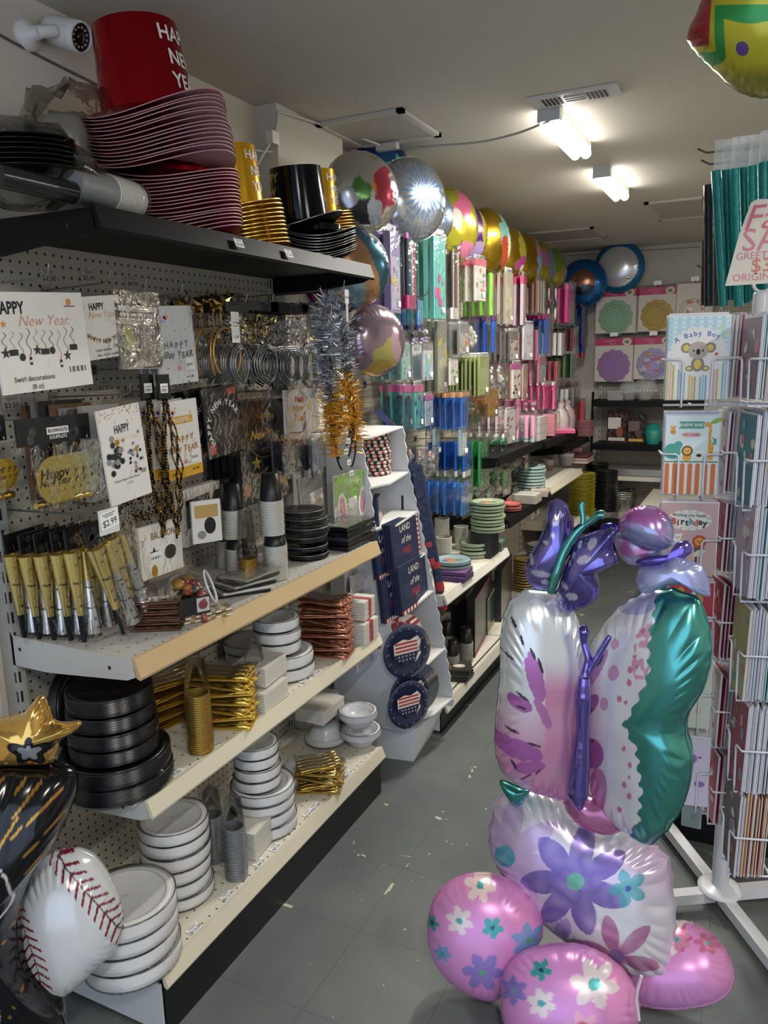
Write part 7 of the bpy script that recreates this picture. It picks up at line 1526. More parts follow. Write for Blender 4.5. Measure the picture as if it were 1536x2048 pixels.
# ---------------- left foreground balloons
def base_ball(u, v):
    q = C('#cfd2d4', .12)
    for arc in (((118, 1700), (170, 1740), (215, 1790), (245, 1850)), ((45, 1810), (80, 1855), (100, 1910), (98, 1980))):
        (x0, y0), (x1, y1), (x2, y2), (x3, y3) = arc; best = 1e9; bt = 0
        for i in range(25):
            t = i/24; m_ = 1-t; x = m_**3*x0+3*m_*m_*t*x1+3*m_*t*t*x2+t**3*x3; y = m_**3*y0+3*m_*m_*t*y1+3*m_*t*t*y2+t**3*y3
            d = math.hypot(u-x, v-y)
            if d < best: best, bt, bx_, by_ = d, t, x, y
        m_ = 1-bt; tx = 3*m_*m_*(x1-x0)+6*m_*bt*(x2-x1)+3*bt*bt*(x3-x2); ty = 3*m_*m_*(y1-y0)+6*m_*bt*(y2-y1)+3*bt*bt*(y3-y2); L = math.hypot(tx, ty)+1e-6
        sd = ((u-bx_)*-ty+(v-by_)*tx)/L; al = ((u-bx_)*tx+(v-by_)*ty)/L+bt*170
        if abs(sd) < 1.2: q = C('#4a4444', .2)
        elif abs(sd) < 21:
            ph = (al-abs(sd)*.75) % 17
            if ph < 5: q = C('#7c1f2c', .2)
    return q
bp0 = ony(140, 1850, .98)
bb_ = thing('foil_balloon', 'round white baseball foil balloon with red stitches in the left corner', 'balloon', bp0)
px_pillow('balloon_body', bb_, [(92, 1712), (135, 1697), (180, 1705), (215, 1745), (240, 1800), (246, 1850), (232, 1895), (200, 1925), (160, 1965), (110, 1998), (70, 1980), (45, 1935), (36, 1875), (40, 1800), (62, 1745)], (140, 1850), bp0, (.62, -.75, .22), .085, base_ball, mat=painted(.2, (6, .08)), k=34, seed=31, nt=320, nr=70, rip=.12, p=.48)
gp = ony(60, 1700, .90)
gb_ = thing('foil_balloon', 'tall black foil balloon with gold dashes topped by a gold star', 'balloon', gp)
def blackp(u, v):
    q = C('#0b0b0f', .25); g = C('#b5853a', .75)
    for a, b_, L in (((60, 1600), (30, 1650), 0), ((95, 1545), (52, 1600), 0), ((135, 1560), (80, 1610), 0), ((70, 1615), (50, 1635), 0), ((100, 1645), (78, 1665), 0), ((140, 1605), (112, 1630), 0), ((20, 1540), (0, 1560), 0), ((50, 1560), (65, 1540), 0), ((100, 1680), (78, 1702), 0), ((15, 1640), (0, 1655), 0)):
        ax, ay = a; bx2, by2 = b_; t = max(0, min(1, ((u-ax)*(bx2-ax)+(v-ay)*(by2-ay))/((bx2-ax)**2+(by2-ay)**2))); d = math.hypot(u-ax-t*(bx2-ax), v-ay-t*(by2-ay))
        if d < 2.6: q = g
    d = math.hypot((u-0)/52, (v-1735)/62)
    if abs(d-1) < .035: q = C('#d9d3d0', .2)
    d = math.hypot((u+60)/90, (v-1960)/95)
    if abs(d-1) < .022: q = C('#c9c4c4', .2)
    if u < 60 and v > 1700 and (int(u*.13)*7+int(v*.11)*13) % 19 == 0 and math.hypot((u*.13) % 1-.5, (v*.11) % 1-.5) < .3: q = g
    return q
px_pillow('balloon_body', gb_, [(-30, 1520), (60, 1515), (130, 1525), (156, 1555), (148, 1600), (118, 1670), (75, 1730), (48, 1790), (34, 1860), (48, 1940), (90, 1990), (128, 2040), (118, 2095), (20, 2160), (-120, 2160), (-180, 1900), (-170, 1650), (-110, 1540)], (-20, 1800), gp, (.55, -.82, .1), .10, blackp, mat=painted(.14, (7, .10)), k=44, seed=32, nt=360, nr=70, rip=.12, p=.5)
sp2 = Vector(onplane(60, 1460, gp, Vector((.55, -.82, .1)).normalized()))+Vector((.0, -.03, 0))
def starp(u, v):
    d = max(abs(u-72)*.9, 0); a = math.atan2(v-1488, u-75); r = math.hypot((u-75)/1.25, (v-1490)/.8); k = 30*(1+.28*math.cos(5*a+1.5))
    if r < k*.52: return C('#9c9fa3', .7)
    if r < k: return C('#0c0c0e', .3)
    return C('#dcb060', .9)
px_pillow('star_topper', gb_, [(84, 1390), (100, 1418), (108, 1440), (135, 1446), (163, 1444), (150, 1462), (122, 1480), (112, 1508), (100, 1526), (60, 1528), (20, 1530), (-10, 1522), (-20, 1480), (-40, 1440), (0, 1436), (45, 1425), (65, 1405)], (62, 1475), sp2, (.5, -.85, .15), .045, starp, mat=painted(.16, (10, .2)), k=30, seed=33, rip=.2, nt=240, nr=50)
# white sheet hanging by the shop front at the far left
t = thing('white_curtain', 'white cloth hanging beside the left end of the shelving', 'curtain', (-1.60, 1.02, 1.02), HALF)
b = MB(); b.sheet(.26, 1.0, M('#cdd6e0', .7), y=0, nx=14, nz=10, amp=.008, z0=.42, seed=2, fn=lambda x, z: .012*math.sin(x*60)); b.build('cloth', t)
# ================================================================ goods on the back wall
PKH = M('#c13a72', .45); CL = M('#d9d2cc', .5)
def cake_pack(u0, v0, u1, v1, label, c, n=3, prints=(), scal=False, Y=6.72, head=True):
    x, z, w, h = by(u0, v0, u1, v1, Y)
    for i in range(n):
        o = thing('cake_stand_pack', label if i == 0 else label+' (behind it, %s)' % ORD[i], 'cake stand pack', (x+.006*i, Y+.028*i, z-.004*i), .05*math.sin(i*3), 'cake stand packs on one hook' if 0 else None)
        b = MB(); b.box(-w/2, w/2, -.004, .004, -h/2, h/2, CL); y = -.005; k = 30
        R_ = w*.43; pts = [((R_*(1+.035*math.sin(a*12)))*math.cos(a), -h*.14+(R_*(1+.035*math.sin(a*12)))*math.sin(a)) for a in [2*PI*j/90 for j in range(90)]]
        b.art(pts, M(c, .4), y)
        for rr in (.80, .62): b.tube([(R_*rr*math.cos(a)-w*.04, y-.001, -h*.16+R_*rr*math.sin(a)) for a in np.linspace(0, 6.28, 30)], .0022, M('#b39a55', .4, .3), 4)
        rd = random.Random(int(u0))
        for q in range(16 if prints else 0): b.disc(rd.uniform(-.3, .3)*w, -h*.14+rd.uniform(-.3, .3)*w, w*rd.uniform(.03, .1), w*rd.uniform(.02, .07), M(rd.choice(prints)), y-.0005-.0001*q)
        b.build('boards', o)
        if head:
            b = MB(); b.box(-w/2, w/2, -.006, .006, h*.33, h*.5, PKH); b.text('Cupcake', -w*.12, h*.44, h*.075, M('#e3a0bc'), -.007, shear=.3); b.text('Stand', -w*.05, h*.37, h*.065, M('#e3a0bc'), -.007, shear=.3); b.disc(w*.33, h*.41, w*.12, h*.085, CL, -.0068); b.disc(w*.33, h*.405, w*.06, h*.04, M('#7a8a4a'), -.0074); b.build('header_card', o)
        b = MB(); b.sheet(w*1.04, h*1.06, FILM2, y=-.014, nx=6, nz=7, amp=.005, z0=h*.53, seed=i+int(u0)); b.build('plastic_bag', o)
    hk_ = MB(); hk_.tube([(x, 6.84, z+h/2-.01), (x, Y-.03, z+h/2), (x, Y-.035, z+h/2+.02)], .003, STEEL, 6); hk_.box(x-.03, x+.03, Y-.035, Y-.033, z+h/2+.012, z+h/2+.045, LABELW); tag(hk_.build('peg_hook'), 'hook with a white label above the '+label.split(',')[0], 'hook')
cake_pack(1192, 578, 1272, 666, 'mint green cupcake stand pack with pink header', '#85b59a')
cake_pack(1277, 574, 1352, 662, 'gold cupcake stand pack with pink header', '#b09238')
cake_pack(1190, 676, 1266, 763, 'lilac cupcake stand pack with pink header', '#9a72b5')
cake_pack(1268, 674, 1344, 758, 'blue and pink printed cupcake stand pack', '#a3a0cf', prints=['#c76a9a', '#7f94cf', '#c9c4dd', '#d08a7a'])
cake_pack(1352, 566, 1425, 650, 'white party pack with pink cow prints', '#d3ccc6', prints=['#c98594', '#d9cdbb', '#c07a8a', '#efeae4'], n=2, head=False)
GLS = milky(.72, '#dfe4e4')
def dome(u, v, R_, h, label, z):
    p = ony(u, v, 6.66); t = thing('glass_dish', label, 'dish', (p.x, 6.66, z)); b = MB(); b.lathe([(.0, 0), (R_*.5, 0), (R_*.55, .02), (R_*.9, h*.3), (R_, h*.6), (R_*.8, h*.9), (R_*.3, h), (0, h)], GLS, 24, cap=False)
    for i in range(20): a = 2*PI*i/20; b.lathe([(.0, -.012), (.010, 0), (.0, .012)], M('#c9cccc', .1), 6, c=(R_*.97*math.cos(a), R_*.97*math.sin(a), h*.45), cap=False)
    b.build('dish', t)
dome(1290, 790, .095, .17, 'clear beaded glass dome on the top black shelf, right', 1.256); dome(1258, 790, .085, .15, 'clear beaded glass dome on the top black shelf, left', 1.256)
def boxy(name, label, cat, u0, v0, u1, v1, Y, z, mk):
    x, zc, w, h = by(u0, v0, u1, v1, Y); t = thing(name, label, cat, (x, Y, z)); mk(t, w, h); return t
def mk_bag(c, c2, c3, gold=False):
    def f(t, w, h):
        b = MB(); b.prism([(-w*.5, 0), (w*.5, 0), (w*.47, h*.45), (w*.52, h*.97), (w*.2, h*1.03), (-w*.3, h*.98), (-w*.5, h), (-w*.46, h*.5)], -.055, .03, M(c, .2, 0, .5, (25, .8))); b.build('pouch', t)
        b = MB(); b.rect(-w*.42, h*.45, w*.2, h*.8, M(c2, .4), -.060); b.disc(w*.15, h*.35, w*.16, h*.16, M(c3, .4), -.0605); b.rect(-w*.4, h*.08, w*.4, h*.18, M('#c9a23a' if gold else '#c9c4bd', .4), -.060); b.build('printed_label', t)
    return f
boxy('chocolate_bag', 'dark brown candy melt bag with a white label on the middle black shelf', 'candy bag', 1215, 826, 1256, 890, 6.66, .901, mk_bag('#3f2420', '#cfcac2', '#8a4a30'))
boxy('chocolate_bag', 'very dark candy bag with a yellow band beside it', 'candy bag', 1256, 832, 1292, 888, 6.66, .901, mk_bag('#2a1c1a', '#6a5a52', '#5a3a30', True))
boxy('cupcake_liner_pack', 'teal pleated cupcake liner pack on the middle black shelf', 'cupcake liners', 1288, 856, 1324, 890, 6.64, .901, lambda t, w, h: MB().lathe([(w*.35, 0), (w*.5, h*.75), (w*.46, h*.8), (w*.3, h*1.15), (0, h*1.2)], M('#2a8f84', .4), 32, wob=lambda a, j: .006*math.sin(16*a)).build('liners', t))
boxy('clear_tray_pack', 'clear plastic lids in a bag at the left of the top black shelf', 'tray pack', 1218, 786, 1248, 806, 6.66, 1.256, lambda t, w, h: MB().box(-w/2, w/2, -.06, .06, 0, h, M('#a9a9a5', .2, .2)).box(-w*.55, w*.55, -.065, .065, h*.9, h, GLS).build('trays', t))
def foilpan(t, w, h):
    b = MB(); m = FOIL('#bfbfb8', .22, (30, .5)); o_ = [(-w/2, -.10), (w/2, -.10), (w/2, .10), (-w/2, .10)]
    for k in range(4):
        z0 = k*.018; v = []
        for s_, z in ((.80, z0), (1.0, z0+h*.62)): v += [(x*s_*(1+.0), y*s_, z) for x, y in o_]
        b.add(v, [(0, 1, 5, 4), (1, 2, 6, 5), (2, 3, 7, 6), (3, 0, 4, 7), (3, 2, 1, 0)], m); b.tube([(x, y, z0+h*.62) for x, y in o_], .007, m, 6, closed=True)
    b.build('pans', t)
boxy('foil_pan_stack', 'stack of silver foil baking pans on the lowest back shelf', 'foil pans', 1212, 985, 1266, 1026, 6.66, .331, foilpan)
# ================================================================ the revolving card rack
RK = (-.017, 2.24); WW = M('#dcdde0', .3); SH = M('#dfe1e6', .55)
rk = thing('card_rack', 'white wire revolving greeting card rack on a four-legged base', 'card rack', (RK[0], RK[1], 0))
b = MB(); b.lathe([(.024, .05), (.024, .42)], WW, 20); b.lathe([(.017, .42), (.017, 1.70)], WW, 18); b.build('pole', rk)
b = MB(); b.lathe([(.062, .062), (.062, .068), (.05, .072), (.026, .080)], WW, 30); b.build('hub', rk)
for a in (.55, .55+HALF, .55+PI, .55+3*HALF):
    b = MB(); c_, s_ = math.cos(a), math.sin(a); q = Matrix.Rotation(a, 4, 'Z'); b.T = q; b.box(.02, .46, -.017, .017, .030, .062, WW); b.box(.44, .475, -.017, .017, .0, .062, WW); b.build('leg', rk)
sgy = Vector(ony(1508, 562, 2.10))
b = MB(); b.T = Matrix.Translation(Vector((RK[0], RK[1], 1.62))); b.T = Matrix.Identity(4)
b.lathe([(.021, 1.68), (.021, 1.765), (.019, 1.77), (0, 1.77)], WW, 20, cap=False)
b.tube([(.022*math.cos(a), -.01, 1.792+.022*math.sin(a)) for a in np.linspace(0, 2*PI, 20)[:-1]], .004, WW, 8, closed=True); b.build('pole_cap', rk)
EDG = [M(c, .55) for c in ('#dcdde3', '#cdd0da', '#e3e0dc', '#c9c2c8', '#d6dbe6')]
CN = [0]
def greeting(X, Y, Z, rz, w, h, art, label, cc='#e3e0da', lean=0, grp=None, env=True):
    o = thing('greeting_card', label, 'greeting card', (X, Y, Z)); o.rotation_euler = (Matrix.Rotation(rz, 3, 'Z') @ Matrix.Rotation(lean, 3, 'X')).to_euler()
    if grp: o['group'] = grp
    b = MB(); b.box(-w/2, w/2, -.0022, -.0004, 0, h, M(cc, .5))
    if art: art(b, w, h, -.0030)
    b.build('printed_card', o)
    b = MB(); b.box(-w/2-.002, w/2+.003, .0, .0016, .0, h+.004, EDG[CN[0] % 5]); b.build('envelope', o); CN[0] += 1
    return o
def wires(rz, X, Y, Z, w, h, d):
    """wire pocket: two front uprights hooked back at mid height"""
    T = Matrix.Translation(Vector((X-RK[0], Y-RK[1], Z))) @ Matrix.Rotation(rz, 4, 'Z'); b = MB(); b.T = T; r = .0028; f = -.008
    for s in (-1, 1):
        x = s*w*.24; b.tube([(s*w*.56, d, h*.52), (s*w*.56, f, h*.52), (x+s*.006, f-.002, h*.52), (x, f-.002, h*.52-.006), (x, f, h*.05), (x, f, -.012), (x, d, -.012)], r, WW, 7)
    b.tube([(-w*.5, d, -.012), (w*.5, d, -.012)], r, WW, 7); b.tube([(0, d, -.012), (0, d+.06, -.012)], r, WW, 7); b.build('wire_pocket', rk)
DOT = lambda c: M(c, .5)
def a_koala(b, w, h, y):
    b.rect(-w/2, h*.60, w/2, h, DOT('#cfe3e6'), y)
    for i in range(7):
        b.rect(-w/2+w*i/7, h*.6, -w/2+w*(i+.45)/7, h, DOT('#a9cfd6'), y-.0002); b.rect(-w/2, h*(.62+.056*i), w/2, h*(.64+.056*i), DOT('#b5d6da'), y-.0003)
    cs = ['#c9c23a', '#e6e2d6', '#7fa9cf', '#d9a9b5', '#8fb5b0', '#e9e6dc', '#b9a94a', '#9ac0d8']
    for i in range(22): b.rect(-w/2+w*i/22, 0, -w/2+w*(i+.62)/22, h*.46, DOT(cs[(i*3) % 8]), y-.0002)
    n = 26
    for i in range(n): a = 2*PI*i/n; b.disc(w*.42*math.cos(a), h*.58+h*.27*math.sin(a), w*.05, w*.05, PAPER, y-.0004)
    b.disc(0, h*.58, w*.42, h*.27, PAPER, y-.0005, n=36)
    for i, c in enumerate('A Baby Boy'):
        t = (i-4.5)/4.5; b.text(c, w*.34*t-.003, h*.80-h*.055*t*t+h*.02*t, h*.085, DOT('#4a6fb0'), y-.0008, off=.02, rot=-.3*t+.12)
    g, g2, yl = DOT('#8d8074'), DOT('#b3a596'), DOT('#d9c658'); z = h*.60
    for s in (-1, 1): b.disc(s*w*.20, z+h*.03, w*.09, w*.09, g, y-.0008); b.disc(s*w*.20, z+h*.03, w*.05, w*.055, yl, y-.0010)
    b.disc(0, z-h*.17, w*.11, h*.09, g, y-.0009); b.disc(0, z-h*.17, w*.06, h*.06, yl, y-.0011)
    for s in (-1, 1): b.disc(s*w*.13, z-h*.22, w*.07, h*.035, g, y-.0010); b.disc(s*w*.14, z-h*.22, w*.035, h*.02, yl, y-.0012)
    b.disc(0, z, w*.17, h*.105, g2, y-.0013); b.disc(0, z-h*.02, w*.035, h*.038, INK, y-.0016)
    for s in (-1, 1): b.disc(s*w*.075, z-h*.005, w*.016, h*.013, INK, y-.0016)
    for x, zz, r in ((.3, .55, .03), (.33, .49, .025), (-.3, .5, .02)): b.disc(w*x, h*zz, w*r, w*r, DOT('#c95a6a'), y-.0012, n=8)
    b.star(w*.34, h*.86, w*.05, DOT('#e0d27a'), y-.0006); b.star(w*.44, h*.80, w*.05, DOT('#e0d27a'), y-.0006)
def animal(b, x, z, s, body, head, y, mane=None, ears=True):
    s *= 1.35
    b.disc(x, z, s*.55, s*.6, DOT(body), y-.0006)
    if mane: b.disc(x, z+s*.8, s*.72, s*.72, DOT(mane), y-.0007, n=14)
    b.disc(x, z+s*.8, s*.48, s*.45, DOT(head), y-.0009)
    for q in (-1, 1):
        b.disc(x+q*s*.18, z+s*.85, s*.06, s*.08, INK, y-.0012, n=8)
        if ears: b.disc(x+q*s*.42, z+s*1.15, s*.17, s*.17, DOT(mane or head), y-.0008, n=10)
    b.disc(x, z+s*.7, s*.08, s*.06, INK, y-.0012, n=8)
def a_newbaby(b, w, h, y):
    b.rect(-w/2, h*.42, w/2, h, DOT('#d3e2dc'), y); b.rect(-w/2, 0, w/2, h*.42, DOT('#e0dccf'), y)
    for i in range(7): x = -w/2+w*(i+.1)/7; b.art([(x, 0), (x+w*.085, 0), (x+w*.085, h*.38), (x+w*.043, h*.405), (x, h*.38)], DOT('#cf7038'), y-.0003)
    b.rect(-w/2, h*.41, w/2, h*.425, DOT('#3f7a70'), y-.0004)
    b.art([(-w*.26, h*.84), (w*.2, h*.84), (w*.26, h*.90), (w*.2, h*.93), (-w*.26, h*.93), (-w*.2, h*.885)], DOT('#4a9a84'), y-.0005); b.text('A NEW BABY', -w*.02, h*.885, h*.055, PAPER, y-.0009, off=.02)
    b.rect(-w*.16, h*.73, w*.12, h*.79, DOT('#e0b5b5'), y-.0005); b.text('WELCOME!', -w*.02, h*.76, h*.045, DOT('#c0505a'), y-.0009, off=.02)
    b.disc(-w*.36, h*.55, w*.16, h*.10, DOT('#4aa090'), y-.0005); b.disc(-w*.25, h*.63, w*.08, h*.05, DOT('#4aa090'), y-.0006)
    animal(b, -w*.08, h*.48, w*.11, '#dba43a', '#e0b04a', y, '#8a4a22'); animal(b, w*.14, h*.47, w*.08, '#e3e0d9', '#efece6', y, None); b.disc(w*.14, h*.50, w*.05, h*.02, INK, y-.0013)
    animal(b, -w*.36, h*.80, w*.07, '#c9923a', '#e0b25a', y)
    b.rect(w*.30, h*.44, w*.40, h*.66, DOT('#dba03a'), y-.0006); b.rect(w*.30, h*.64, w*.35, h*.88, DOT('#dba03a'), y-.0007); b.disc(w*.29, h*.89, w*.07, h*.03, DOT('#dba03a'), y-.0008, a=-.4)
    for i in range(8): b.disc(w*(.32+.03*(i % 3)), h*(.5+.045*i), w*.012, h*.01, DOT('#a8642a'), y-.001, n=6)
    animal(b, w*.42, h*.66, w*.05, '#4aa090', '#4aa090', y); b.disc(w*.44, h*.94, w*.12, h*.03, DOT('#8fae4a'), y-.0006, a=.4)
def a_birth(b, w, h, y):
    b.rect(-w/2, 0, w/2, h, DOT('#c9a9a8'), y)
    for i in range(14): a = 2*PI*i/14; b.disc(w*.31*math.cos(a), h*.76+h*.10*math.sin(a), w*.09, h*.05, PAPER, y-.0004)
    b.disc(0, h*.76, w*.34, h*.11, PAPER, y-.0005, n=30); b.text('Wishing you happy', 0, h*.83, h*.058, INK, y-.001, off=.01)
    for c, x, k in zip('Birthday', np.linspace(-.28, .28, 8), ('#b03a3a', '#b03a3a', '#2a2a2e', '#2a2a2e', '#4a8aa0', '#c9542f', '#2a2a2e', '#2a2a2e')): b.text(c, w*x, h*.73+h*.008*math.sin(x*40), h*.12, DOT(k), y-.001, off=.04)
    animal(b, -w*.2, h*.42, w*.12, '#dcd6cf', '#e9e4dd', y); animal(b, w*.2, h*.36, w*.13, '#5a5552', '#dba03a', y, '#c0402a')
    b.disc(w*.2, h*.30, w*.12, h*.04, DOT('#d9d3c9'), y-.0011, a=.5); b.rect(w*.14, h*.12, w*.17, h*.28, INK, y-.0005); b.rect(w*.23, h*.12, w*.26, h*.28, INK, y-.0005)
def a_gen(c1, c2, seed=0):
    def f(b, w, h, y):
        rd = random.Random(seed); b.rect(-w/2, 0, w/2, h, DOT(c1), y)
        for i in range(10): b.disc(rd.uniform(-.4, .4)*w, rd.uniform(.1, .9)*h, w*rd.uniform(.03, .14), w*rd.uniform(.03, .14), DOT(rd.choice(c2)), y-.0003-.0001*i, n=10)
    return f
def pocket(X, Y, Z, rz, w, h, n, art, flab, col_lab, d=.009, lean=-.02, cols=None, fan=0):
    dv = Vector((-math.sin(rz)*-1, math.cos(rz), 0)); dv = Vector((-math.sin(rz), math.cos(rz), 0))
    for i in range(n):
        rd = random.Random(int(Z*100)+i)
        greeting(X+dv.x*d*i, Y+dv.y*d*i, Z+rd.uniform(0, .006), rz+rd.uniform(-.03, .03)+fan*i, w*rd.uniform(.93, 1.0) if i else w, h*rd.uniform(.95, 1.03) if i else h, art if i == 0 else None, flab if i == 0 else 'greeting card standing edge-on in the %s' % col_lab, cc='#e6e2dc' if i == 0 else random.Random(i+int(Z*77)).choice(cols or ['#d9dbe3', '#c9ccd6', '#dcd6d0', '#b5c0cf']), lean=lean, grp=None if i == 0 else 'cards in the %s' % col_lab)
    wires(rz, X, Y, Z, w, h, d*n)
# column facing the aisle
x, z, w_, h_ = by(1330, 638, 1452, 803, 2.06)
for (v0, v1, u0, u1, art, lb) in ((638, 803, 1330, 1452, a_koala, 'A Baby Boy greeting card with a koala and striped border'), (832, 988, 1324, 1432, a_newbaby, 'A NEW BABY greeting card with jungle animals and orange stripes'), (1010, 1150, 1316, 1428, a_birth, 'pink greeting card wishing a happy Birthday with two animals'), (1165, 1300, 1330, 1420, a_gen('#b0303a', ['#d9d3c9', '#c98a4a'], 3), 'red greeting card below the birthday card'), (1320, 1455, 1330, 1416, a_gen('#cfd6c4', ['#8fb59a', '#d9a0a8'], 4), 'pale green greeting card behind the butterfly wing'), (1475, 1610, 1330, 1412, a_gen('#d9cfe0', ['#9a7ab5', '#e0b5c0'], 5), 'lilac greeting card low on the aisle side')):
    x, z, w_, h_ = by(u0, v0, u1, v1, 2.06); pocket(x+.006, 2.06, z-h_/2, .20, w_, h_, 6, art, lb, 'aisle-facing column of the rack', d=.010)
# narrow column seen edge-on between the two
RC = ['#a3324c', '#d8d2cf', '#c9707f', '#8f2a44', '#e0dbd6', '#b5a9a9', '#ced3de']
for k, (v0, v1) in enumerate(((640, 795), (822, 978), (1000, 1130), (1155, 1300), (1330, 1470), (1490, 1620))):
    p0, p1 = ony(1452-5*k, v1, 2.16), ony(1452-5*k, v0, 2.16); pocket(p0.x-.012, 2.13, p0.z, -1.25, .10, p1.z-p0.z, 9, a_gen(RC[k % 3], ['#e0dbd6', '#c9707f'], k), ['topmost', 'second', 'third', 'fourth', 'fifth', 'lowest'][k]+' front card of the narrow middle column', 'narrow middle column of the rack', d=.0075, cols=RC, fan=.05)
# column at the right edge, turned to the left
fc = ['#8f7f86', '#3f7f8c', '#b5a9b9', '#b5ae7a', '#9a4550', '#6a6058']
for k, (v0, v1, u) in enumerate(((640, 800, 1484), (828, 1005, 1474), (1010, 1185, 1470), (1205, 1380, 1462), (1392, 1560, 1458), (1565, 1722, 1446))):
    p0, p1 = ony(u, v1, 1.98), ony(u, v0, 1.98)
    pocket(p0.x+.012, 1.98, p0.z, -1.28, .12, p1.z-p0.z, 14 if k != 5 else 11, a_gen(fc[k], ['#d9d3c9', '#c98a8a', '#7f9ab5'], k+20), ['topmost', 'second', 'third', 'fourth', 'fifth', 'lowest'][k]+' front card of the column cut by the picture edge', 'right-hand column of the rack', d=.0085, cols=['#d9dbe3', '#c9ccd6', '#e3e0dc', '#b5bccb', '#d6d2d0', '#3f8f8c'] if k != 5 else ['#b5612f', '#d9dbe3', '#c98a4a'], fan=-.03)
# sale sign
S = M('#dcd2bf', .55); SP = DOT('#cf7f8c')
sg = thing('sale_sign', 'cream paper Fall SALE greeting card sign with pink lettering above the rack', 'sign', (0, 2.0, 0))
P_ = ony(1560, 490, 2.0); sg.location = (P_.x, 2.0, P_.z)
o2 = [ony(u, v, 2.0)-P_ for u, v in ((1450, 572), (1478, 470), (1502, 405), (1515, 398), (1610, 398), (1632, 410), (1672, 572), (1560, 565))]
b = MB(); b.prism([(q.x, q.z) for q in o2], 0, .002, S)
k_ = 1/(ony(1561, 490, 2.0).x-P_.x)
def sx_(u, v): q = ony(u, v, 2.0)-P_; return q.x, q.z
for tx, u, v, s_, m_ in (('Fall', 1535, 435, .075, DOT('#cf6a7a')), ('SALE', 1556, 478, .07, SP), ('GREETING CARDS', 1560, 508, .022, SP), ('$3.99', 1548, 530, .042, DOT('#cf7a5a')), ('ORIGINAL PRICE', 1548, 552, .023, SP)):
    x, z = sx_(u, v); b.text(tx, x, z, s_, m_, -.0008, shear=.3 if tx == 'Fall' else 0, off=.0)
b.build('sign_card', sg)
# teal rolls in bags and black ones behind, hanging from the right unit's upper panel
b = MB(); b.box(.13, .15, 2.62, 3.2, 1.25, 2.3, M('#b3ac9c', .6)); b.build('upper_peg_panel', gr)
rolls = [(1432, 342, 1447, 612, 2.40, '#128080'), (1452, 340, 1461, 600, 2.42, '#147f7d'), (1470, 338, 1478, 612, 2.38, '#17908c'), (1487, 335, 1494, 606, 2.41, '#128583'), (1506, 332, 1512, 600, 2.36, '#189692'), (1528, 325, 1530, 600, 2.34, '#128080'), (1546, 322, 1546, 600, 2.34, '#128080')]
for i, (u, v, u1, v1, Y, c) in enumerate(rolls):
    a, c1 = ony(u, v, Y), ony(u1, v1, Y); t = thing('tablecloth_roll', 'teal plastic roll in a clear bag above the card rack, %s from the left' % ['first', 'second', 'third', 'fourth', 'fifth', 'sixth', 'seventh'][i], 'tablecloth roll', c1)
    e = a-c1; b = MB(); b.tube([(0, 0, 0), tuple(e*.3), tuple(e*.7), tuple(e)], .0125, M(c, .3, .1, .5, (30, .3)), 12); b.build('roll', t)
    b = MB(); b.T = Matrix.Translation(e*.5); b.sheet(.046, e.z*1.24, film('#f4f7f6', .26, 20, .9), y=-.018, nx=3, nz=9, amp=.004, z0=e.z*.66, seed=i); b.sheet(.052, e.z*.22, MILK, y=-.006, nx=4, nz=4, amp=.006, z0=e.z*.72, seed=i+5); b.build('plastic_bag', t)
for i, (u, v, u1, v1, Y) in enumerate([(1418, 370, 1418, 612, 2.5), (1430, 372, 1428, 612, 2.54), (1413, 480, 1411, 610, 2.58)]):
    a, c1 = ony(u, v, Y), ony(u1, v1, Y); t = thing('tablecloth_roll', 'black plastic roll behind the teal rolls, %s' % ['front', 'middle', 'farthest'][i], 'tablecloth roll', c1); e = a-c1
    b = MB(); b.tube([(0, 0, 0), tuple(e)], .014, M('#16181a', .3, 0, .5, (30, .3)), 12); b.build('roll', t)
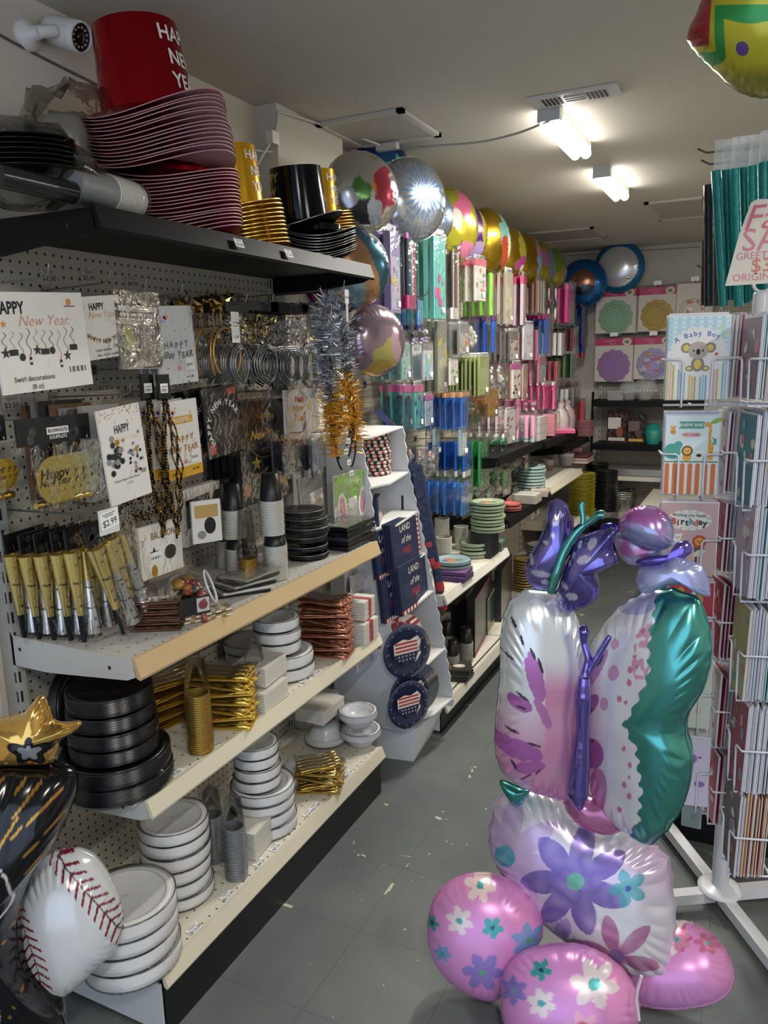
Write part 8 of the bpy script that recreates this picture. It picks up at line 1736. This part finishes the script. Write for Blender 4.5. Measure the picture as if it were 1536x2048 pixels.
for i, (u, v) in enumerate(((1395, 302), (1402, 325), (1394, 535))):
    p = ony(u, v, 2.62); b = MB(); b.tube([(.13, 2.64, p.z-.012), (p.x+.025, 2.62, p.z-.008), (p.x, 2.62, p.z+.006)], .003, M('#5a5654', .35, .8), 6); tag(b.build('peg_hook'), '%s bare dark hook sticking out left of the teal rolls' % ['topmost', 'second', 'lowest'][i], 'hook')
# cards on the end of the right unit
for k, (u0, v0, u1, v1, c, cs, lb) in enumerate([(1375, 1372, 1412, 1480, '#d99aa8', ['#e6b5bf', '#c97a8c'], 'pink striped card on the end panel behind the butterfly'), (1368, 1490, 1405, 1655, '#a9bfc4', ['#c95a4a', '#5a6ab5', '#d98a4a'], 'blue-edged card with a red foot on the end panel'), (1522, 1372, 1580, 1500, '#d9dcd9', ['#c9703a', '#d6cfc0'], 'orange dotted card at the lower right edge'), (1520, 1512, 1590, 1662, '#cf8a2a', ['#b5304a', '#3f7a4a', '#4a4a9a', '#d9b03a'], 'brightly coloured block-letter card at the lower right edge')]):
    x, z, w_, h_ = by(u0, v0, u1, v1, 2.52); greeting(x, 2.52, z-h_/2, 0, w_, h_, a_gen(c, cs, k+40), lb)
for k, (v0, v1) in enumerate(((1170, 1300), (1325, 1460), (1475, 1615))):
    p0, p1 = ony(1405, v1, 2.45), ony(1405, v0, 2.45)
    for i in range(5): greeting(p0.x+.010*i, 2.45+.006*i, p0.z, -1.2, .10, p1.z-p0.z, None, 'white card edge in the end panel rack', cc='#cfd0d3', grp='white card edges in the end panel rack')
# ================================================================ put each root at the base of its own parts
for o in [q for q in bpy.data.objects if q.parent is None and q.type == 'EMPTY' and q.location.length < 1e-6]:
    pts = []
    def walk(p):
        for c in p.children:
            if c.type == 'MESH': pts.extend([c.location+p.location*(0)+Vector(k) for k in c.bound_box])
            walk(c)
    walk(o)
    if not pts: continue
    c = Vector((sum(p.x for p in pts)/len(pts), sum(p.y for p in pts)/len(pts), min(p.z for p in pts)))
    o.location = c
    for ch in o.children: ch.location = ch.location-c
